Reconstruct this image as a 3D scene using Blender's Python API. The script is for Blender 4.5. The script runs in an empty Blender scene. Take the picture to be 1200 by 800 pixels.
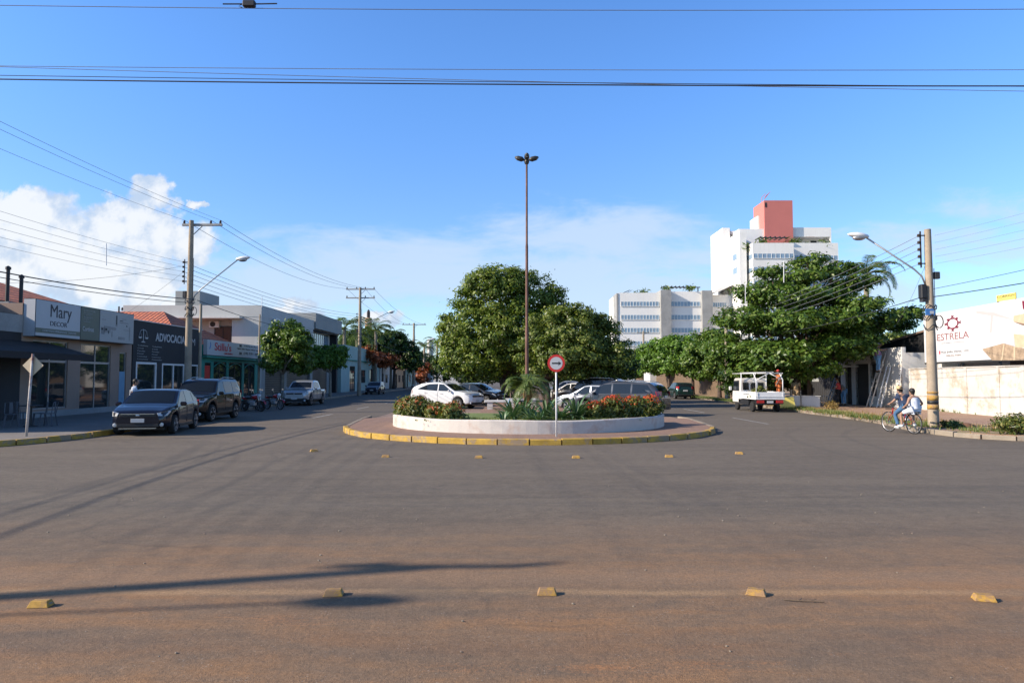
import bpy, bmesh, math, random
import numpy as np
from mathutils import Vector, Matrix
R = math.radians
random.seed(7)
scn = bpy.context.scene
C = scn.collection
# ---------------------------------------------------------------- camera
F = 820.0; H = 1.85; TH = math.atan(43.0 / F)
cam = bpy.data.cameras.new('camera'); camo = bpy.data.objects.new('camera', cam); C.objects.link(camo)
cam.sensor_width = 36; cam.sensor_fit = 'HORIZONTAL'; cam.lens = F / 1200 * 36
cam.clip_end = 3000; cam.clip_start = 0.1
camo.location = (0, 0, H); camo.rotation_euler = (R(90) + TH, 0, 0)
scn.camera = camo
# ---------------------------------------------------------------- light
SUN_EL = R(27.5); LX, LY = 0.966, 0.258          # direction the light travels over the ground
az = math.atan2(LX, LY)
sun = bpy.data.lights.new('sun', 'SUN'); sun.energy = 5.0; sun.angle = R(0.5); sun.color = (1.0, 0.87, 0.72)
suno = bpy.data.objects.new('sun', sun); C.objects.link(suno)
ld = Vector((LX * math.cos(SUN_EL), LY * math.cos(SUN_EL), -math.sin(SUN_EL)))
suno.rotation_euler = ld.to_track_quat('-Z', 'Y').to_euler()
scn.view_settings.view_transform = 'Standard'; scn.view_settings.look = 'None'
scn.view_settings.exposure = 0.71; scn.view_settings.gamma = 1; scn.view_settings.use_curve_mapping = False

class NT:
    def __init__(s, nt): s.nt = nt
    def n(s, t, **kw):
        o = s.nt.nodes.new(t)
        for k, v in kw.items():
            if k == 'inp':
                for a, b in v.items():
                    if isinstance(b, bpy.types.NodeSocket): s.nt.links.new(b, o.inputs[a])
                    else: o.inputs[a].default_value = b
            else: setattr(o, k, v)
        return o
    def m(s, op, a, b=0.0, c=0.0, clamp=False):
        return s.n('ShaderNodeMath', operation=op, use_clamp=clamp, inp={0: a, 1: b, 2: c}).outputs[0]
    def mix(s, f, a, b, mode='MIX'):
        o = s.n('ShaderNodeMix', data_type='RGBA', blend_type=mode)
        for k, v in ((0, f), (6, a), (7, b)):
            if isinstance(v, bpy.types.NodeSocket): s.nt.links.new(v, o.inputs[k])
            else: o.inputs[k].default_value = (v if k == 0 else (tuple(v) + (1,))[:4])
        return o.outputs[2]
    def noise(s, vec, scale, detail=4, rough=0.55, dist=0.0):
        o = s.n('ShaderNodeTexNoise', inp={'Scale': scale, 'Detail': detail, 'Roughness': rough, 'Distortion': dist})
        if vec is not None: s.nt.links.new(vec, o.inputs['Vector'])
        return o.outputs['Fac']
    def ramp(s, f, stops):
        o = s.n('ShaderNodeValToRGB', inp={0: f}); cr = o.color_ramp
        while len(cr.elements) < len(stops): cr.elements.new(0.5)
        for e, (p, c) in zip(cr.elements, stops):
            e.position = p; e.color = (tuple(c) + (1,))[:4] if not isinstance(c, (int, float)) else (c, c, c, 1)
        return o.outputs[0]
    def step(s, f, a, b):
        return s.n('ShaderNodeMapRange', interpolation_type='SMOOTHSTEP', inp={0: f, 1: a, 2: b, 3: 0.0, 4: 1.0}).outputs[0]

world = bpy.data.worlds.new('World'); scn.world = world; world.use_nodes = True
w = NT(world.node_tree); w.nt.nodes.clear()
sky = w.n('ShaderNodeTexSky', sky_type='NISHITA'); sky.sun_disc = False
sky.sun_elevation = SUN_EL; sky.sun_rotation = math.atan2(-LX, -LY) ; sky.altitude = 300; sky.air_density = 1.0; sky.dust_density = 0.6; sky.ozone_density = 2.0
tc = w.n('ShaderNodeTexCoord').outputs['Generated']
sep = w.n('ShaderNodeSeparateXYZ', inp={0: tc})
X, Y, Z = sep.outputs
yy = w.m('MAXIMUM', Y, 0.02)
U = w.m('DIVIDE', X, yy); V = w.m('DIVIDE', Z, yy)
# colour of the clear sky, a little more saturated as the camera recorded it
skc = w.n('ShaderNodeHueSaturation', inp={'Saturation': 1.12, 'Value': 1.0, 'Hue': 0.505, 'Color': sky.outputs[0]}).outputs[0]
skc = w.mix(1.0, skc, w.mix(w.step(Z, 0.16, 0.42), (0.99, 1.18, 1.42), (1.00, 1.36, 1.70)), 'MULTIPLY')
skc = w.mix(w.step(Z, 0.52, 0.85), skc, w.mix(1.0, skc, (0.42, 0.42, 0.42), 'MULTIPLY'))   # sky above the view dimmed to weaken its fill light
# ---- cumulus: lobes in direction space, broken up by noise
uv = w.n('ShaderNodeCombineXYZ', inp={0: U, 1: V, 2: 0.0}).outputs[0]
nz = w.noise(uv, 9, 7, 0.6); nz2 = w.noise(uv, 30, 5, 0.6); nzb = w.noise(uv, 5.0, 5, 0.6)
def pxu(px): return (px - 600) / F
def pxv(py): return (443 - py) / F
lobes = [(10, 240, 90, 30), (20, 258, 90, 40), (60, 290, 105, 56), (110, 330, 130, 34), (215, 290, 40, 34), (150, 248, 46, 28), (178, 224, 30, 24), (120, 270, 66, 42), (25, 315, 95, 42), (175, 280, 55, 38),
         (130, 318, 85, 30), (95, 372, 120, 16), (348, 354, 26, 12), (190, 362, 60, 16), (226, 237, 14, 8), (-150, 260, 130, 60), (345, 368, 42, 10), (440, 372, 40, 10)]
def warp(c, off, k1, k2):
    o = w.n('ShaderNodeVectorMath', operation='ADD', inp={0: uv, 1: off}).outputs[0]
    return w.m('ADD', c, w.m('ADD', w.m('MULTIPLY', w.m('SUBTRACT', w.noise(o, 12, 3, 0.5), 0.5), k1), w.m('MULTIPLY', w.m('SUBTRACT', w.noise(o, 42, 5, 0.62), 0.5), k2)))
U2 = warp(U, (3.1, 0, 0), .10, .040); V2 = warp(V, (0, 7.7, 0), .07, .034)
acc = None
for (a, b, ra, rb) in lobes:
    du = w.m('MULTIPLY', w.m('SUBTRACT', U2, pxu(a)), F / ra); dv = w.m('MULTIPLY', w.m('SUBTRACT', V2, pxv(b)), F / rb)
    q = w.m('SUBTRACT', 1.0, w.m('SQRT', w.m('ADD', w.m('MULTIPLY', du, du), w.m('MULTIPLY', dv, dv))))
    acc = q if acc is None else w.m('MAXIMUM', acc, q)
cum = w.m('ADD', acc, w.m('ADD', w.m('MULTIPLY', w.m('SUBTRACT', nz, 0.5), 0.9), w.m('MULTIPLY', w.m('SUBTRACT', nz2, 0.5), 0.55)))
cumf = w.m('MULTIPLY', w.step(cum, 0.0, 0.36), 0.93)
# ---- thin veil: long soft lobes broken by stretched noise
su = w.n('ShaderNodeCombineXYZ', inp={0: U, 1: w.m('MULTIPLY', V, 3.2), 2: 3.3}).outputs[0]
vn = w.noise(su, 4.2, 8, 0.62, 0.5); vn2 = w.noise(su, 15.0, 5, 0.6, 0.3)
def lobeset(L):
    ac = None
    for (a, b, ra, rb, k) in L:
        du = w.m('MULTIPLY', w.m('SUBTRACT', U, pxu(a)), F / ra); dv = w.m('MULTIPLY', w.m('SUBTRACT', V, pxv(b)), F / rb)
        q = w.m('MULTIPLY', w.m('SUBTRACT', 1.0, w.m('SQRT', w.m('ADD', w.m('MULTIPLY', du, du), w.m('MULTIPLY', dv, dv)))), k)
        ac = q if ac is None else w.m('MAXIMUM', ac, q)
    return ac
vl = lobeset([(330, 340, 230, 62, 1), (500, 318, 240, 66, 1), (690, 275, 190, 52, 1), (640, 330, 330, 75, 1), (800, 300, 150, 45, .8), (1100, 285, 220, 42, .7), (1190, 245, 150, 28, .6), (120, 330, 260, 70, .8), (1050, 345, 240, 45, .6)])
veil = w.m('ADD', vl, w.m('ADD', w.m('MULTIPLY', w.m('SUBTRACT', vn, 0.5), 2.4), w.m('MULTIPLY', w.m('SUBTRACT', vn2, 0.5), 0.6)))
veil = w.m('MULTIPLY', w.step(veil, -0.02, 0.80), 0.78)
veil = w.m('MAXIMUM', veil, w.m('MULTIPLY', w.step(V, 0.17, 0.0), 0.42))
front = w.step(Y, 0.02, 0.1)
veil = w.m('MULTIPLY', veil, front); cumf = w.m('MULTIPLY', cumf, front)
shade = w.noise(uv, 14, 6, 0.6)
cloudc = w.mix(w.step(w.m('ADD', w.m('MULTIPLY', shade, 1.0), w.m('MULTIPLY', cum, 0.22)), 0.46, 0.68), (3.35, 4.1, 5.2), (5.6, 5.75, 5.95))
c1 = w.mix(veil, skc, (3.8, 4.65, 5.8)); c2 = w.mix(cumf, c1, cloudc)
bg = w.n('ShaderNodeBackground', inp={0: c2, 1: 0.103})
wo = w.n('ShaderNodeOutputWorld', inp={0: bg.outputs[0]})

# ---------------------------------------------------------------- helpers
def ray(px, py):
    a, b = (px - 600) / F, (400 - py) / F
    return Vector((a, math.cos(TH) - b * math.sin(TH), math.sin(TH) + b * math.cos(TH)))
def G(px, py, z=0.0):
    d = ray(px, py); t = (z - H) / d.z
    return Vector((d.x * t, d.y * t, z))
def V3(px, py, yd):
    d = ray(px, py); t = yd / d.y
    return Vector((d.x * t, yd, H + d.z * t))
def ZA(py, yd, px=600): return V3(px, py, yd).z
SW = 0.15      # pavement height

def tag(o, label=None, cat=None, group=None, kind=None):
    if label: o['label'] = label
    if cat: o['category'] = cat
    if group: o['group'] = group
    if kind: o['kind'] = kind
    return o
def thing(name, label, cat, loc=(0, 0, 0), rz=0.0, group=None):
    o = bpy.data.objects.new(name, None); C.objects.link(o); o.location = loc; o.rotation_euler = (0, 0, rz)
    o.empty_display_size = 0.3
    return tag(o, label, cat, group)
def copy_tree(o, parent=None):
    c = o.copy(); C.objects.link(c); c.parent = parent
    for ch in list(o.children): copy_tree(ch, c)
    return c
class MB:
    def __init__(s): s.v = []; s.f = []
    def add(s, vs, fs):
        b = len(s.v); s.v += [tuple(v) for v in vs]; s.f += [tuple(i + b for i in f) for f in fs]; return s
    def box(s, x0, y0, z0, x1, y1, z1):
        vs = [(x, y, z) for x in (x0, x1) for y in (y0, y1) for z in (z0, z1)]
        return s.add(vs, [(0, 1, 3, 2), (4, 6, 7, 5), (0, 4, 5, 1), (2, 3, 7, 6), (0, 2, 6, 4), (1, 5, 7, 3)])
    def obox(s, c, sx, sy, sz, M=None):
        M = M or Matrix.Identity(3); c = Vector(c)
        vs = [c + M @ Vector((x * sx / 2, y * sy / 2, z * sz / 2)) for x in (-1, 1) for y in (-1, 1) for z in (-1, 1)]
        return s.add(vs, [(0, 1, 3, 2), (4, 6, 7, 5), (0, 4, 5, 1), (2, 3, 7, 6), (0, 2, 6, 4), (1, 5, 7, 3)])
    def bar(s, a, b, wd, ht=None):
        a, b = Vector(a), Vector(b); d = b - a; ht = ht or wd
        q = d.to_track_quat('X', 'Z').to_matrix()
        return s.obox((a + b) / 2, d.length, wd, ht, q)
    def tube(s, pts, r, n=8, cap=True):
        pts = [Vector(p) for p in pts]; rs = r if isinstance(r, (list, tuple)) else [r] * len(pts)
        b = len(s.v); ref = None
        for i, p in enumerate(pts):
            d = (pts[min(i + 1, len(pts) - 1)] - pts[max(i - 1, 0)]).normalized()
            if ref is None: ref = Vector((0, 0, 1)) if abs(d.z) < .9 else Vector((1, 0, 0))
            u = d.cross(ref).normalized(); v = d.cross(u).normalized(); ref = -v if False else ref
            for k in range(n):
                a = 2 * math.pi * k / n; s.v.append(tuple(p + (u * math.cos(a) + v * math.sin(a)) * rs[i]))
        for i in range(len(pts) - 1):
            for k in range(n):
                k2 = (k + 1) % n
                s.f.append((b + i * n + k, b + i * n + k2, b + (i + 1) * n + k2, b + (i + 1) * n + k))
        if cap:
            s.f.append(tuple(b + k for k in range(n))[::-1]); s.f.append(tuple(b + (len(pts) - 1) * n + k for k in range(n)))
        return s
    def lathe(s, prof, n=16, M=None, c=(0, 0, 0)):
        M = M or Matrix.Identity(3); c = Vector(c); b = len(s.v)
        for (r, z) in prof:
            for k in range(n):
                a = 2 * math.pi * k / n; s.v.append(tuple(c + M @ Vector((r * math.cos(a), r * math.sin(a), z))))
        for i in range(len(prof) - 1):
            for k in range(n):
                k2 = (k + 1) % n; s.f.append((b + i * n + k, b + i * n + k2, b + (i + 1) * n + k2, b + (i + 1) * n + k))
        if prof[0][0] > 1e-4: s.f.append(tuple(b + k for k in range(n))[::-1])
        if prof[-1][0] > 1e-4: s.f.append(tuple(b + (len(prof) - 1) * n + k for k in range(n)))
        return s
    def prism(s, poly, z0, z1):      # poly in xy
        n = len(poly)
        vs = [(x, y, z0) for x, y in poly] + [(x, y, z1) for x, y in poly]
        return s.add(vs, [tuple(range(n))[::-1], tuple(range(n, 2 * n))] + [(i, (i + 1) % n, n + (i + 1) % n, n + i) for i in range(n)])
    def prismy(s, poly, y0, y1):     # poly in xz, extruded along y
        n = len(poly)
        vs = [(x, y0, z) for x, z in poly] + [(x, y1, z) for x, z in poly]
        return s.add(vs, [tuple(range(n)), tuple(range(n, 2 * n))[::-1]] + [(i, n + i, n + (i + 1) % n, (i + 1) % n) for i in range(n)])
    def ell(s, c, rx, ry, rz, nu=12, nv=8):
        prof = [(max(math.sin(math.pi * i / nv), 1e-5), -math.cos(math.pi * i / nv)) for i in range(nv + 1)]
        M = Matrix(((rx, 0, 0), (0, ry, 0), (0, 0, rz)))
        return s.lathe([(a if a > 1e-4 else 1e-5, b) for a, b in prof], nu, M, c)
    def build(s, name, mat, parent=None, smooth=False, bevel=0, label=None):
        me = bpy.data.meshes.new(name); me.from_pydata(s.v, [], s.f); me.update()
        bm = bmesh.new(); bm.from_mesh(me); bmesh.ops.recalc_face_normals(bm, faces=bm.faces)
        if bevel: bmesh.ops.bevel(bm, geom=list(bm.edges), offset=bevel, segments=1, affect='EDGES', clamp_overlap=True)
        bm.to_mesh(me); bm.free()
        if smooth:
            me.polygons.foreach_set('use_smooth', [True] * len(me.polygons))
        if mat: me.materials.append(mat)
        o = bpy.data.objects.new(name, me); C.objects.link(o); o.parent = parent
        if smooth == 'auto':
            me.set_sharp_from_angle(angle=R(35))
        if label: o['label'] = label
        return o
def text(name, body, mat, parent, x, z, h, width=None, y=-0.01, ext=0.006, align='LEFT', label=None, bold=0.0):
    cu = bpy.data.curves.new(name, 'FONT'); cu.body = body; cu.size = 1; cu.extrude = ext; cu.align_x = align; cu.offset = bold
    o = bpy.data.objects.new(name + '_src', cu); C.objects.link(o)
    dg = bpy.context.evaluated_depsgraph_get(); dg.update()
    me = bpy.data.meshes.new_from_object(o.evaluated_get(dg)); bpy.data.objects.remove(o); bpy.data.curves.remove(cu)
    n = len(me.vertices); co = np.empty(n * 3, 'f'); me.vertices.foreach_get('co', co); co = co.reshape(-1, 3)
    x0, x1 = co[:, 0].min(), co[:, 0].max(); y0, y1 = co[:, 1].min(), co[:, 1].max()
    sy = h / (y1 - y0); sx = (width / (x1 - x0)) if width else sy
    out = np.empty_like(co); ox = {'LEFT': x0, 'CENTER': (x0 + x1) / 2}[align]
    out[:, 0] = (co[:, 0] - ox) * sx + x; out[:, 1] = y - co[:, 2]; out[:, 2] = (co[:, 1] - y0) * sy + z
    me.vertices.foreach_set('co', out.ravel()); me.materials.clear(); me.materials.append(mat); me.update()
    t = bpy.data.objects.new(name, me); C.objects.link(t); t.parent = parent
    if label: t['label'] = label
    return t

# ---------------------------------------------------------------- materials
def newmat(name):
    m = bpy.data.materials.new(name); m.use_nodes = True; n = NT(m.node_tree); n.nt.nodes.clear()
    p = n.n('ShaderNodeBsdfPrincipled'); n.n('ShaderNodeOutputMaterial', inp={0: p.outputs[0]})
    return m, n, p
def lk(n, s, p, name): n.nt.links.new(s, p.inputs[name])
def geo(n): return n.n('ShaderNodeNewGeometry').outputs['Position']
def paint(name, col, rough=0.7, var=0.15, scale=1.2, bump=0.0, dirt=None, dirtf=0.4, dth=(0.50, 0.68), metal=0.0, coat=0.0, spec=0.4, streak=False):
    col = tuple(c * 0.82 for c in col)
    m, n, p = newmat(name); pos = geo(n)
    nz = n.noise(pos, scale, 6, 0.6); nf = n.noise(pos, scale * 14, 3, 0.6)
    f = n.m('ADD', n.m('MULTIPLY', nz, 0.7), n.m('MULTIPLY', nf, 0.3))
    lo = tuple(c * (1 - var) for c in col); hi = tuple(min(1, c * (1 + var)) for c in col)
    cc = n.mix(n.step(f, 0.3, 0.7), lo, hi)
    if dirt:
        if streak:
            mp = n.n('ShaderNodeMapping', inp={0: pos, 3: (3.0, 3.0, 0.35)}).outputs[0]
            g = n.noise(mp, 1.3, 6, 0.65)
        else: g = n.noise(pos, scale * 0.8 + .3, 8, 0.68, 0.3)
        cc = n.mix(n.m('MULTIPLY', n.step(g, *dth), dirtf), cc, dirt)
    lk(n, cc, p, 'Base Color'); p.inputs['Roughness'].default_value = rough; p.inputs['Metallic'].default_value = metal
    p.inputs['Coat Weight'].default_value = coat; p.inputs['Coat Roughness'].default_value = 0.04; p.inputs['Specular IOR Level'].default_value = spec
    if bump:
        b = n.n('ShaderNodeBump', inp={'Strength': bump, 'Distance': 0.02, 'Height': n.noise(pos, scale * 20, 4, 0.6)}); lk(n, b.outputs[0], p, 'Normal')
    return m
def carpaint(name, col, metal=0.35):
    m, n, p = newmat(name); pos = geo(n)
    sp = n.n('ShaderNodeSeparateXYZ', inp={0: pos}).outputs[2]
    d = n.m('MULTIPLY', n.step(n.m('ADD', sp, n.m('MULTIPLY', n.noise(pos, 6, 4), 0.3)), 0.60, 0.2), 0.10)
    lk(n, n.mix(d, col, (0.16, 0.11, 0.08)), p, 'Base Color')      # road dust low on the body
    p.inputs['Metallic'].default_value = metal; p.inputs['Roughness'].default_value = 0.32; p.inputs['Specular IOR Level'].default_value = 0.15
    p.inputs['Coat Weight'].default_value = 0.7; p.inputs['Coat Roughness'].default_value = 0.03
    return m
def glassm(name, col=(0.012, 0.016, 0.02), rough=0.04, spec=0.6):
    m, n, p = newmat(name); lk(n, n.mix(n.noise(geo(n), 1.1, 3), col, tuple(c * 1.8 for c in col)), p, 'Base Color')
    p.inputs['Roughness'].default_value = rough; p.inputs['Specular IOR Level'].default_value = spec
    return m
def leafm(name, cols, rough=0.45, trans=0.25):
    m, n, p = newmat(name)
    rnd = n.n('ShaderNodeNewGeometry').outputs['Random Per Island']
    k = len(cols); c = n.ramp(rnd, [(i / (k - 1), cols[i]) for i in range(k)])
    big = n.noise(geo(n), 0.55, 3)
    c = n.mix(n.step(big, 0.35, 0.65), n.mix(1.0, c, (0.78, 0.82, 0.75), 'MULTIPLY'), c)
    lk(n, c, p, 'Base Color'); p.inputs['Roughness'].default_value = rough; p.inputs['Specular IOR Level'].default_value = 0.35
    tr = n.n('ShaderNodeBsdfTranslucent', inp={0: n.mix(1.0, c, (1.3, 1.5, 0.6), 'MULTIPLY')})
    mx = n.n('ShaderNodeMixShader', inp={0: trans, 1: p.outputs[0], 2: tr.outputs[0]})
    out = [x for x in n.nt.nodes if x.type == 'OUTPUT_MATERIAL'][0]; n.nt.links.new(mx.outputs[0], out.inputs[0])
    return m
def tilem(name, ax, c1=(0.64, 0.185, 0.08), c2=(0.36, 0.10, 0.055)):
    # ax: world axis along the rows of barrel tiles
    m, n, p = newmat(name); pos = geo(n); s = n.n('ShaderNodeSeparateXYZ', inp={0: pos})
    a = s.outputs[ax]; z = s.outputs[2]
    wv = n.m('ABSOLUTE', n.m('SINE', n.m('MULTIPLY', a, math.pi / 0.30)))
    rows = n.m('FRACT', n.m('MULTIPLY', z, 1 / 0.19))
    ny = n.noise(pos, 5, 4, 0.7); nb = n.noise(pos, 0.8, 4, 0.6)
    c = n.mix(n.step(ny, 0.35, 0.65), c1, c2); c = n.mix(n.m('MULTIPLY', n.step(nb, 0.45, 0.7), 0.5), c, (0.10, 0.06, 0.05))
    c = n.mix(n.m('MULTIPLY', n.step(rows, 0.42, 0.1), 0.8), c, (0.05, 0.022, 0.018))
    lk(n, c, p, 'Base Color'); p.inputs['Roughness'].default_value = 0.85
    hgt = n.m('ADD', wv, n.m('MULTIPLY', rows, -0.7))
    b = n.n('ShaderNodeBump', inp={'Strength': 0.9, 'Distance': 0.06, 'Height': hgt}); lk(n, b.outputs[0], p, 'Normal')
    return m

M = {}
M['white'] = paint('white_wall', (0.66, 0.65, 0.62), 0.8, 0.05, 0.8, 0.1, (0.42, 0.38, 0.33), 0.35, streak=True)
M['oldwhite'] = paint('stained_white_wall', (0.62, 0.585, 0.53), 0.85, 0.08, 0.9, 0.35, (0.34, 0.27, 0.19), 0.7, (0.50, 0.64))
M['planter'] = paint('planter_white', (0.60, 0.55, 0.50), 0.85, 0.08, 1.5, 0.4, (0.38, 0.26, 0.20), 0.55, (0.50, 0.66))
M['farwhite'] = paint('render_white', (0.92, 0.90, 0.85), 0.8, 0.04, 0.3, 0, (0.62, 0.60, 0.55), 0.35, streak=True)
M['grey'] = paint('grey_wall', (0.30, 0.31, 0.30), 0.8, 0.06, 0.6, 0.1, (0.26, 0.26, 0.25), 0.3)
M['lgrey'] = paint('light_grey_wall', (0.50, 0.50, 0.48), 0.8, 0.05, 0.6, 0.1, (0.36, 0.35, 0.34), 0.3, streak=True)
M['dgrey'] = paint('dark_grey_wall', (0.030, 0.031, 0.034), 0.75, 0.12, 0.8, 0.1)
M['black'] = paint('black_parts', (0.02, 0.02, 0.022), 0.5, 0.2)
M['rubber'] = paint('rubber', (0.022, 0.021, 0.02), 0.85, 0.25, 8)
M['beige'] = paint('beige_wall', (0.36, 0.25, 0.19), 0.8, 0.08, 0.9, 0.1, (0.28, 0.20, 0.16), 0.4)
M['teal'] = paint('teal_wall', (0.04, 0.26, 0.21), 0.7, 0.12, 0.9, 0.1, (0.03, 0.14, 0.13), 0.5)
M['pteal'] = paint('pale_teal_wall', (0.34, 0.47, 0.44), 0.8, 0.08, 0.9, 0.1, (0.20, 0.28, 0.27), 0.4)
M['brownwall'] = paint('brown_wall', (0.22, 0.15, 0.11), 0.8, 0.15, 1, 0.2)
M['terrawall'] = paint('ochre_wall', (0.52, 0.34, 0.20), 0.8, 0.1, 1, 0.1)
M['concrete'] = paint('pole_concrete', (0.37, 0.30, 0.22), 0.9, 0.18, 1.6, 0.35, (0.20, 0.17, 0.14), 0.5)
M['conc2'] = paint('bare_concrete', (0.34, 0.34, 0.33), 0.9, 0.15, 0.5, 0.2, (0.20, 0.2, 0.2), 0.5)
M['steel'] = paint('galvanised_steel', (0.42, 0.42, 0.42), 0.45, 0.12, 4, 0, metal=0.6)
M['dsteel'] = paint('dark_steel', (0.06, 0.06, 0.06), 0.5, 0.2, 4, 0, metal=0.4)
M['rustpole'] = paint('rusty_mast', (0.17, 0.085, 0.06), 0.75, 0.3, 2.5, 0.1, (0.08, 0.04, 0.03), 0.6)
M['insul'] = paint('insulator', (0.04, 0.028, 0.025), 0.7, 0.1)
M['cable'] = paint('cable', (0.035, 0.035, 0.04), 0.6, 0.2)
M['cable2'] = paint('bare_wire', (0.20, 0.21, 0.23), 0.5, 0.2)
M['wpaint'] = paint('white_metal_paint', (0.78, 0.78, 0.77), 0.45, 0.05, 2, 0, (0.45, 0.40, 0.34), 0.3)
M['cream'] = paint('cream_paint', (0.62, 0.50, 0.34), 0.7, 0.08, 1)
M['yel'] = paint('yellow_kerb_paint', (0.50, 0.31, 0.055), 0.85, 0.30, 2.6, 0.5, (0.27, 0.20, 0.14), 0.9, (0.48, 0.60))
M['yel2'] = paint('yellow_stud_paint', (0.52, 0.30, 0.055), 0.75, 0.25, 14, 0.5, (0.28, 0.17, 0.09), 0.95, (0.42, 0.58))
M['yelsign'] = paint('yellow_sign_paint', (0.80, 0.66, 0.16), 0.6, 0.05)
M['red'] = paint('red_paint', (0.62, 0.035, 0.03), 0.5, 0.08, 3)
M['redtxt'] = paint('red_lettering', (0.55, 0.03, 0.06), 0.5, 0.08, 3)
M['maroon'] = paint('maroon_lettering', (0.22, 0.02, 0.05), 0.5, 0.08, 3)
M['pinktxt'] = paint('pink_lettering', (0.30, 0.12, 0.12), 0.5, 0.05, 3)
M['pink'] = paint('salmon_wall', (0.62, 0.20, 0.17), 0.8, 0.04, 0.3, 0, (0.45, 0.15, 0.13), 0.2, streak=True)
M['kerb'] = paint('kerb_concrete', (0.30, 0.25, 0.19), 0.9, 0.2, 1.5, 0.3, (0.17, 0.10, 0.07), 0.8)
M['bark'] = paint('bark', (0.09, 0.065, 0.05), 0.95, 0.35, 5, 0.6)
M['barkl'] = paint('pale_bark', (0.26, 0.22, 0.17), 0.95, 0.3, 5, 0.5)
M['soil'] = paint('soil', (0.17, 0.09, 0.055), 0.98, 0.3, 3, 0.4)
M['glass'] = glassm('window_glass')
M['shopglass'] = glassm('shop_glass', (0.015, 0.02, 0.022), 0.03, 0.7)
M['bglass'] = glassm('blue_office_glass', (0.15, 0.21, 0.27), 0.12, 0.8)
M['carglass'] = glassm('car_glass', (0.006, 0.008, 0.010), 0.05, 0.45)
M['signw'] = paint('sign_white', (0.52, 0.53, 0.54), 0.55, 0.03, 1, 0, (0.5, 0.5, 0.5), 0.2)
M['signg'] = paint('sign_olive', (0.15, 0.17, 0.13), 0.55, 0.05, 1)
M['signtxt'] = paint('sign_dark_lettering', (0.05, 0.05, 0.06), 0.55, 0.05, 1)
M['signgtxt'] = paint('sign_grey_lettering', (0.42, 0.43, 0.42), 0.55, 0.05, 1)
M['bluep'] = paint('blue_paint', (0.06, 0.20, 0.50), 0.5, 0.1, 3)
M['bluepan'] = paint('pale_blue_panel', (0.16, 0.34, 0.50), 0.5, 0.08, 2)
M['chrome'] = paint('chrome', (0.55, 0.56, 0.57), 0.2, 0.05, 3, metal=0.9)
M['alloy'] = paint('alloy_rim', (0.45, 0.45, 0.46), 0.35, 0.08, 5, metal=0.6)
M['lamp'] = paint('headlamp_lens', (0.55, 0.56, 0.56), 0.08, 0.05, 9, coat=1)
M['tail'] = paint('tail_lamp_lens', (0.40, 0.015, 0.02), 0.12, 0.1, 9, coat=1)
M['plate'] = paint('number_plate', (0.50, 0.50, 0.50), 0.4, 0.03)
M['skin'] = paint('skin', (0.38, 0.22, 0.15), 0.6, 0.08, 4)
M['skind'] = paint('darker_skin', (0.22, 0.12, 0.08), 0.6, 0.08, 4)
M['hair'] = paint('dark_hair', (0.015, 0.012, 0.01), 0.6, 0.2, 20)
M['straw'] = paint('straw_hat', (0.55, 0.38, 0.20), 0.8, 0.15, 12)
M['tiley'] = tilem('roof_tiles', 1); M['tilex'] = tilem('roof_tiles_cross', 0)
M['timber'] = paint('timber', (0.16, 0.11, 0.07), 0.85, 0.25, 3, 0.2)
M['awning'] = paint('charcoal_awning', (0.028, 0.024, 0.023), 0.8, 0.15, 2)
M['brick'] = None
def cloth(name, col): return paint(name, col, 0.9, 0.12, 6)
# foliage
M['lf_mango'] = leafm('mango_leaves', [(0.052, 0.085, 0.014), (0.105, 0.155, 0.022), (0.17, 0.22, 0.032), (0.26, 0.29, 0.055)], 0.45, 0.32)
M['lf_sec'] = leafm('mixed_leaves', [(0.050, 0.078, 0.016), (0.092, 0.135, 0.024), (0.155, 0.195, 0.038), (0.25, 0.26, 0.065)], 0.45, 0.3)
M['lf_term'] = leafm('almond_leaves', [(0.038, 0.080, 0.013), (0.064, 0.120, 0.019), (0.11, 0.18, 0.027), (0.17, 0.22, 0.045)], 0.42)
M['lf_lime'] = leafm('lime_leaves', [(0.045, 0.10, 0.012), (0.08, 0.16, 0.018), (0.13, 0.23, 0.028), (0.18, 0.28, 0.04)])
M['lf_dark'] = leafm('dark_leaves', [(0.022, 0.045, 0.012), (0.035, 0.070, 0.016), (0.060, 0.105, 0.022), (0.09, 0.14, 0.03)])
M['lf_palm'] = leafm('palm_leaves', [(0.05, 0.09, 0.02), (0.08, 0.13, 0.03), (0.12, 0.17, 0.045), (0.19, 0.21, 0.07)])
M['lf_dry'] = leafm('dry_leaves', [(0.24, 0.14, 0.05), (0.30, 0.20, 0.07), (0.38, 0.27, 0.10)])
M['lf_agave'] = leafm('agave_leaves', [(0.06, 0.12, 0.05), (0.11, 0.18, 0.08), (0.22, 0.28, 0.14)], 0.4, 0.1)
M['lf_bush'] = leafm('shrub_leaves', [(0.05, 0.075, 0.015), (0.09, 0.12, 0.025), (0.15, 0.17, 0.04), (0.22, 0.18, 0.05)])
M['flower'] = leafm('orange_red_blossom', [(0.55, 0.04, 0.02), (0.70, 0.10, 0.03), (0.75, 0.18, 0.06)])
M['flowdull'] = leafm('dull_orange_blossom', [(0.36, 0.09, 0.03), (0.46, 0.18, 0.05), (0.50, 0.07, 0.04), (0.30, 0.16, 0.05)])
M['flowr'] = leafm('rust_red_blossom', [(0.30, 0.07, 0.03), (0.42, 0.12, 0.05), (0.20, 0.09, 0.04)])
M['grass'] = leafm('grass_blades', [(0.06, 0.11, 0.02), (0.10, 0.16, 0.03), (0.18, 0.21, 0.05), (0.28, 0.25, 0.10)])
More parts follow.
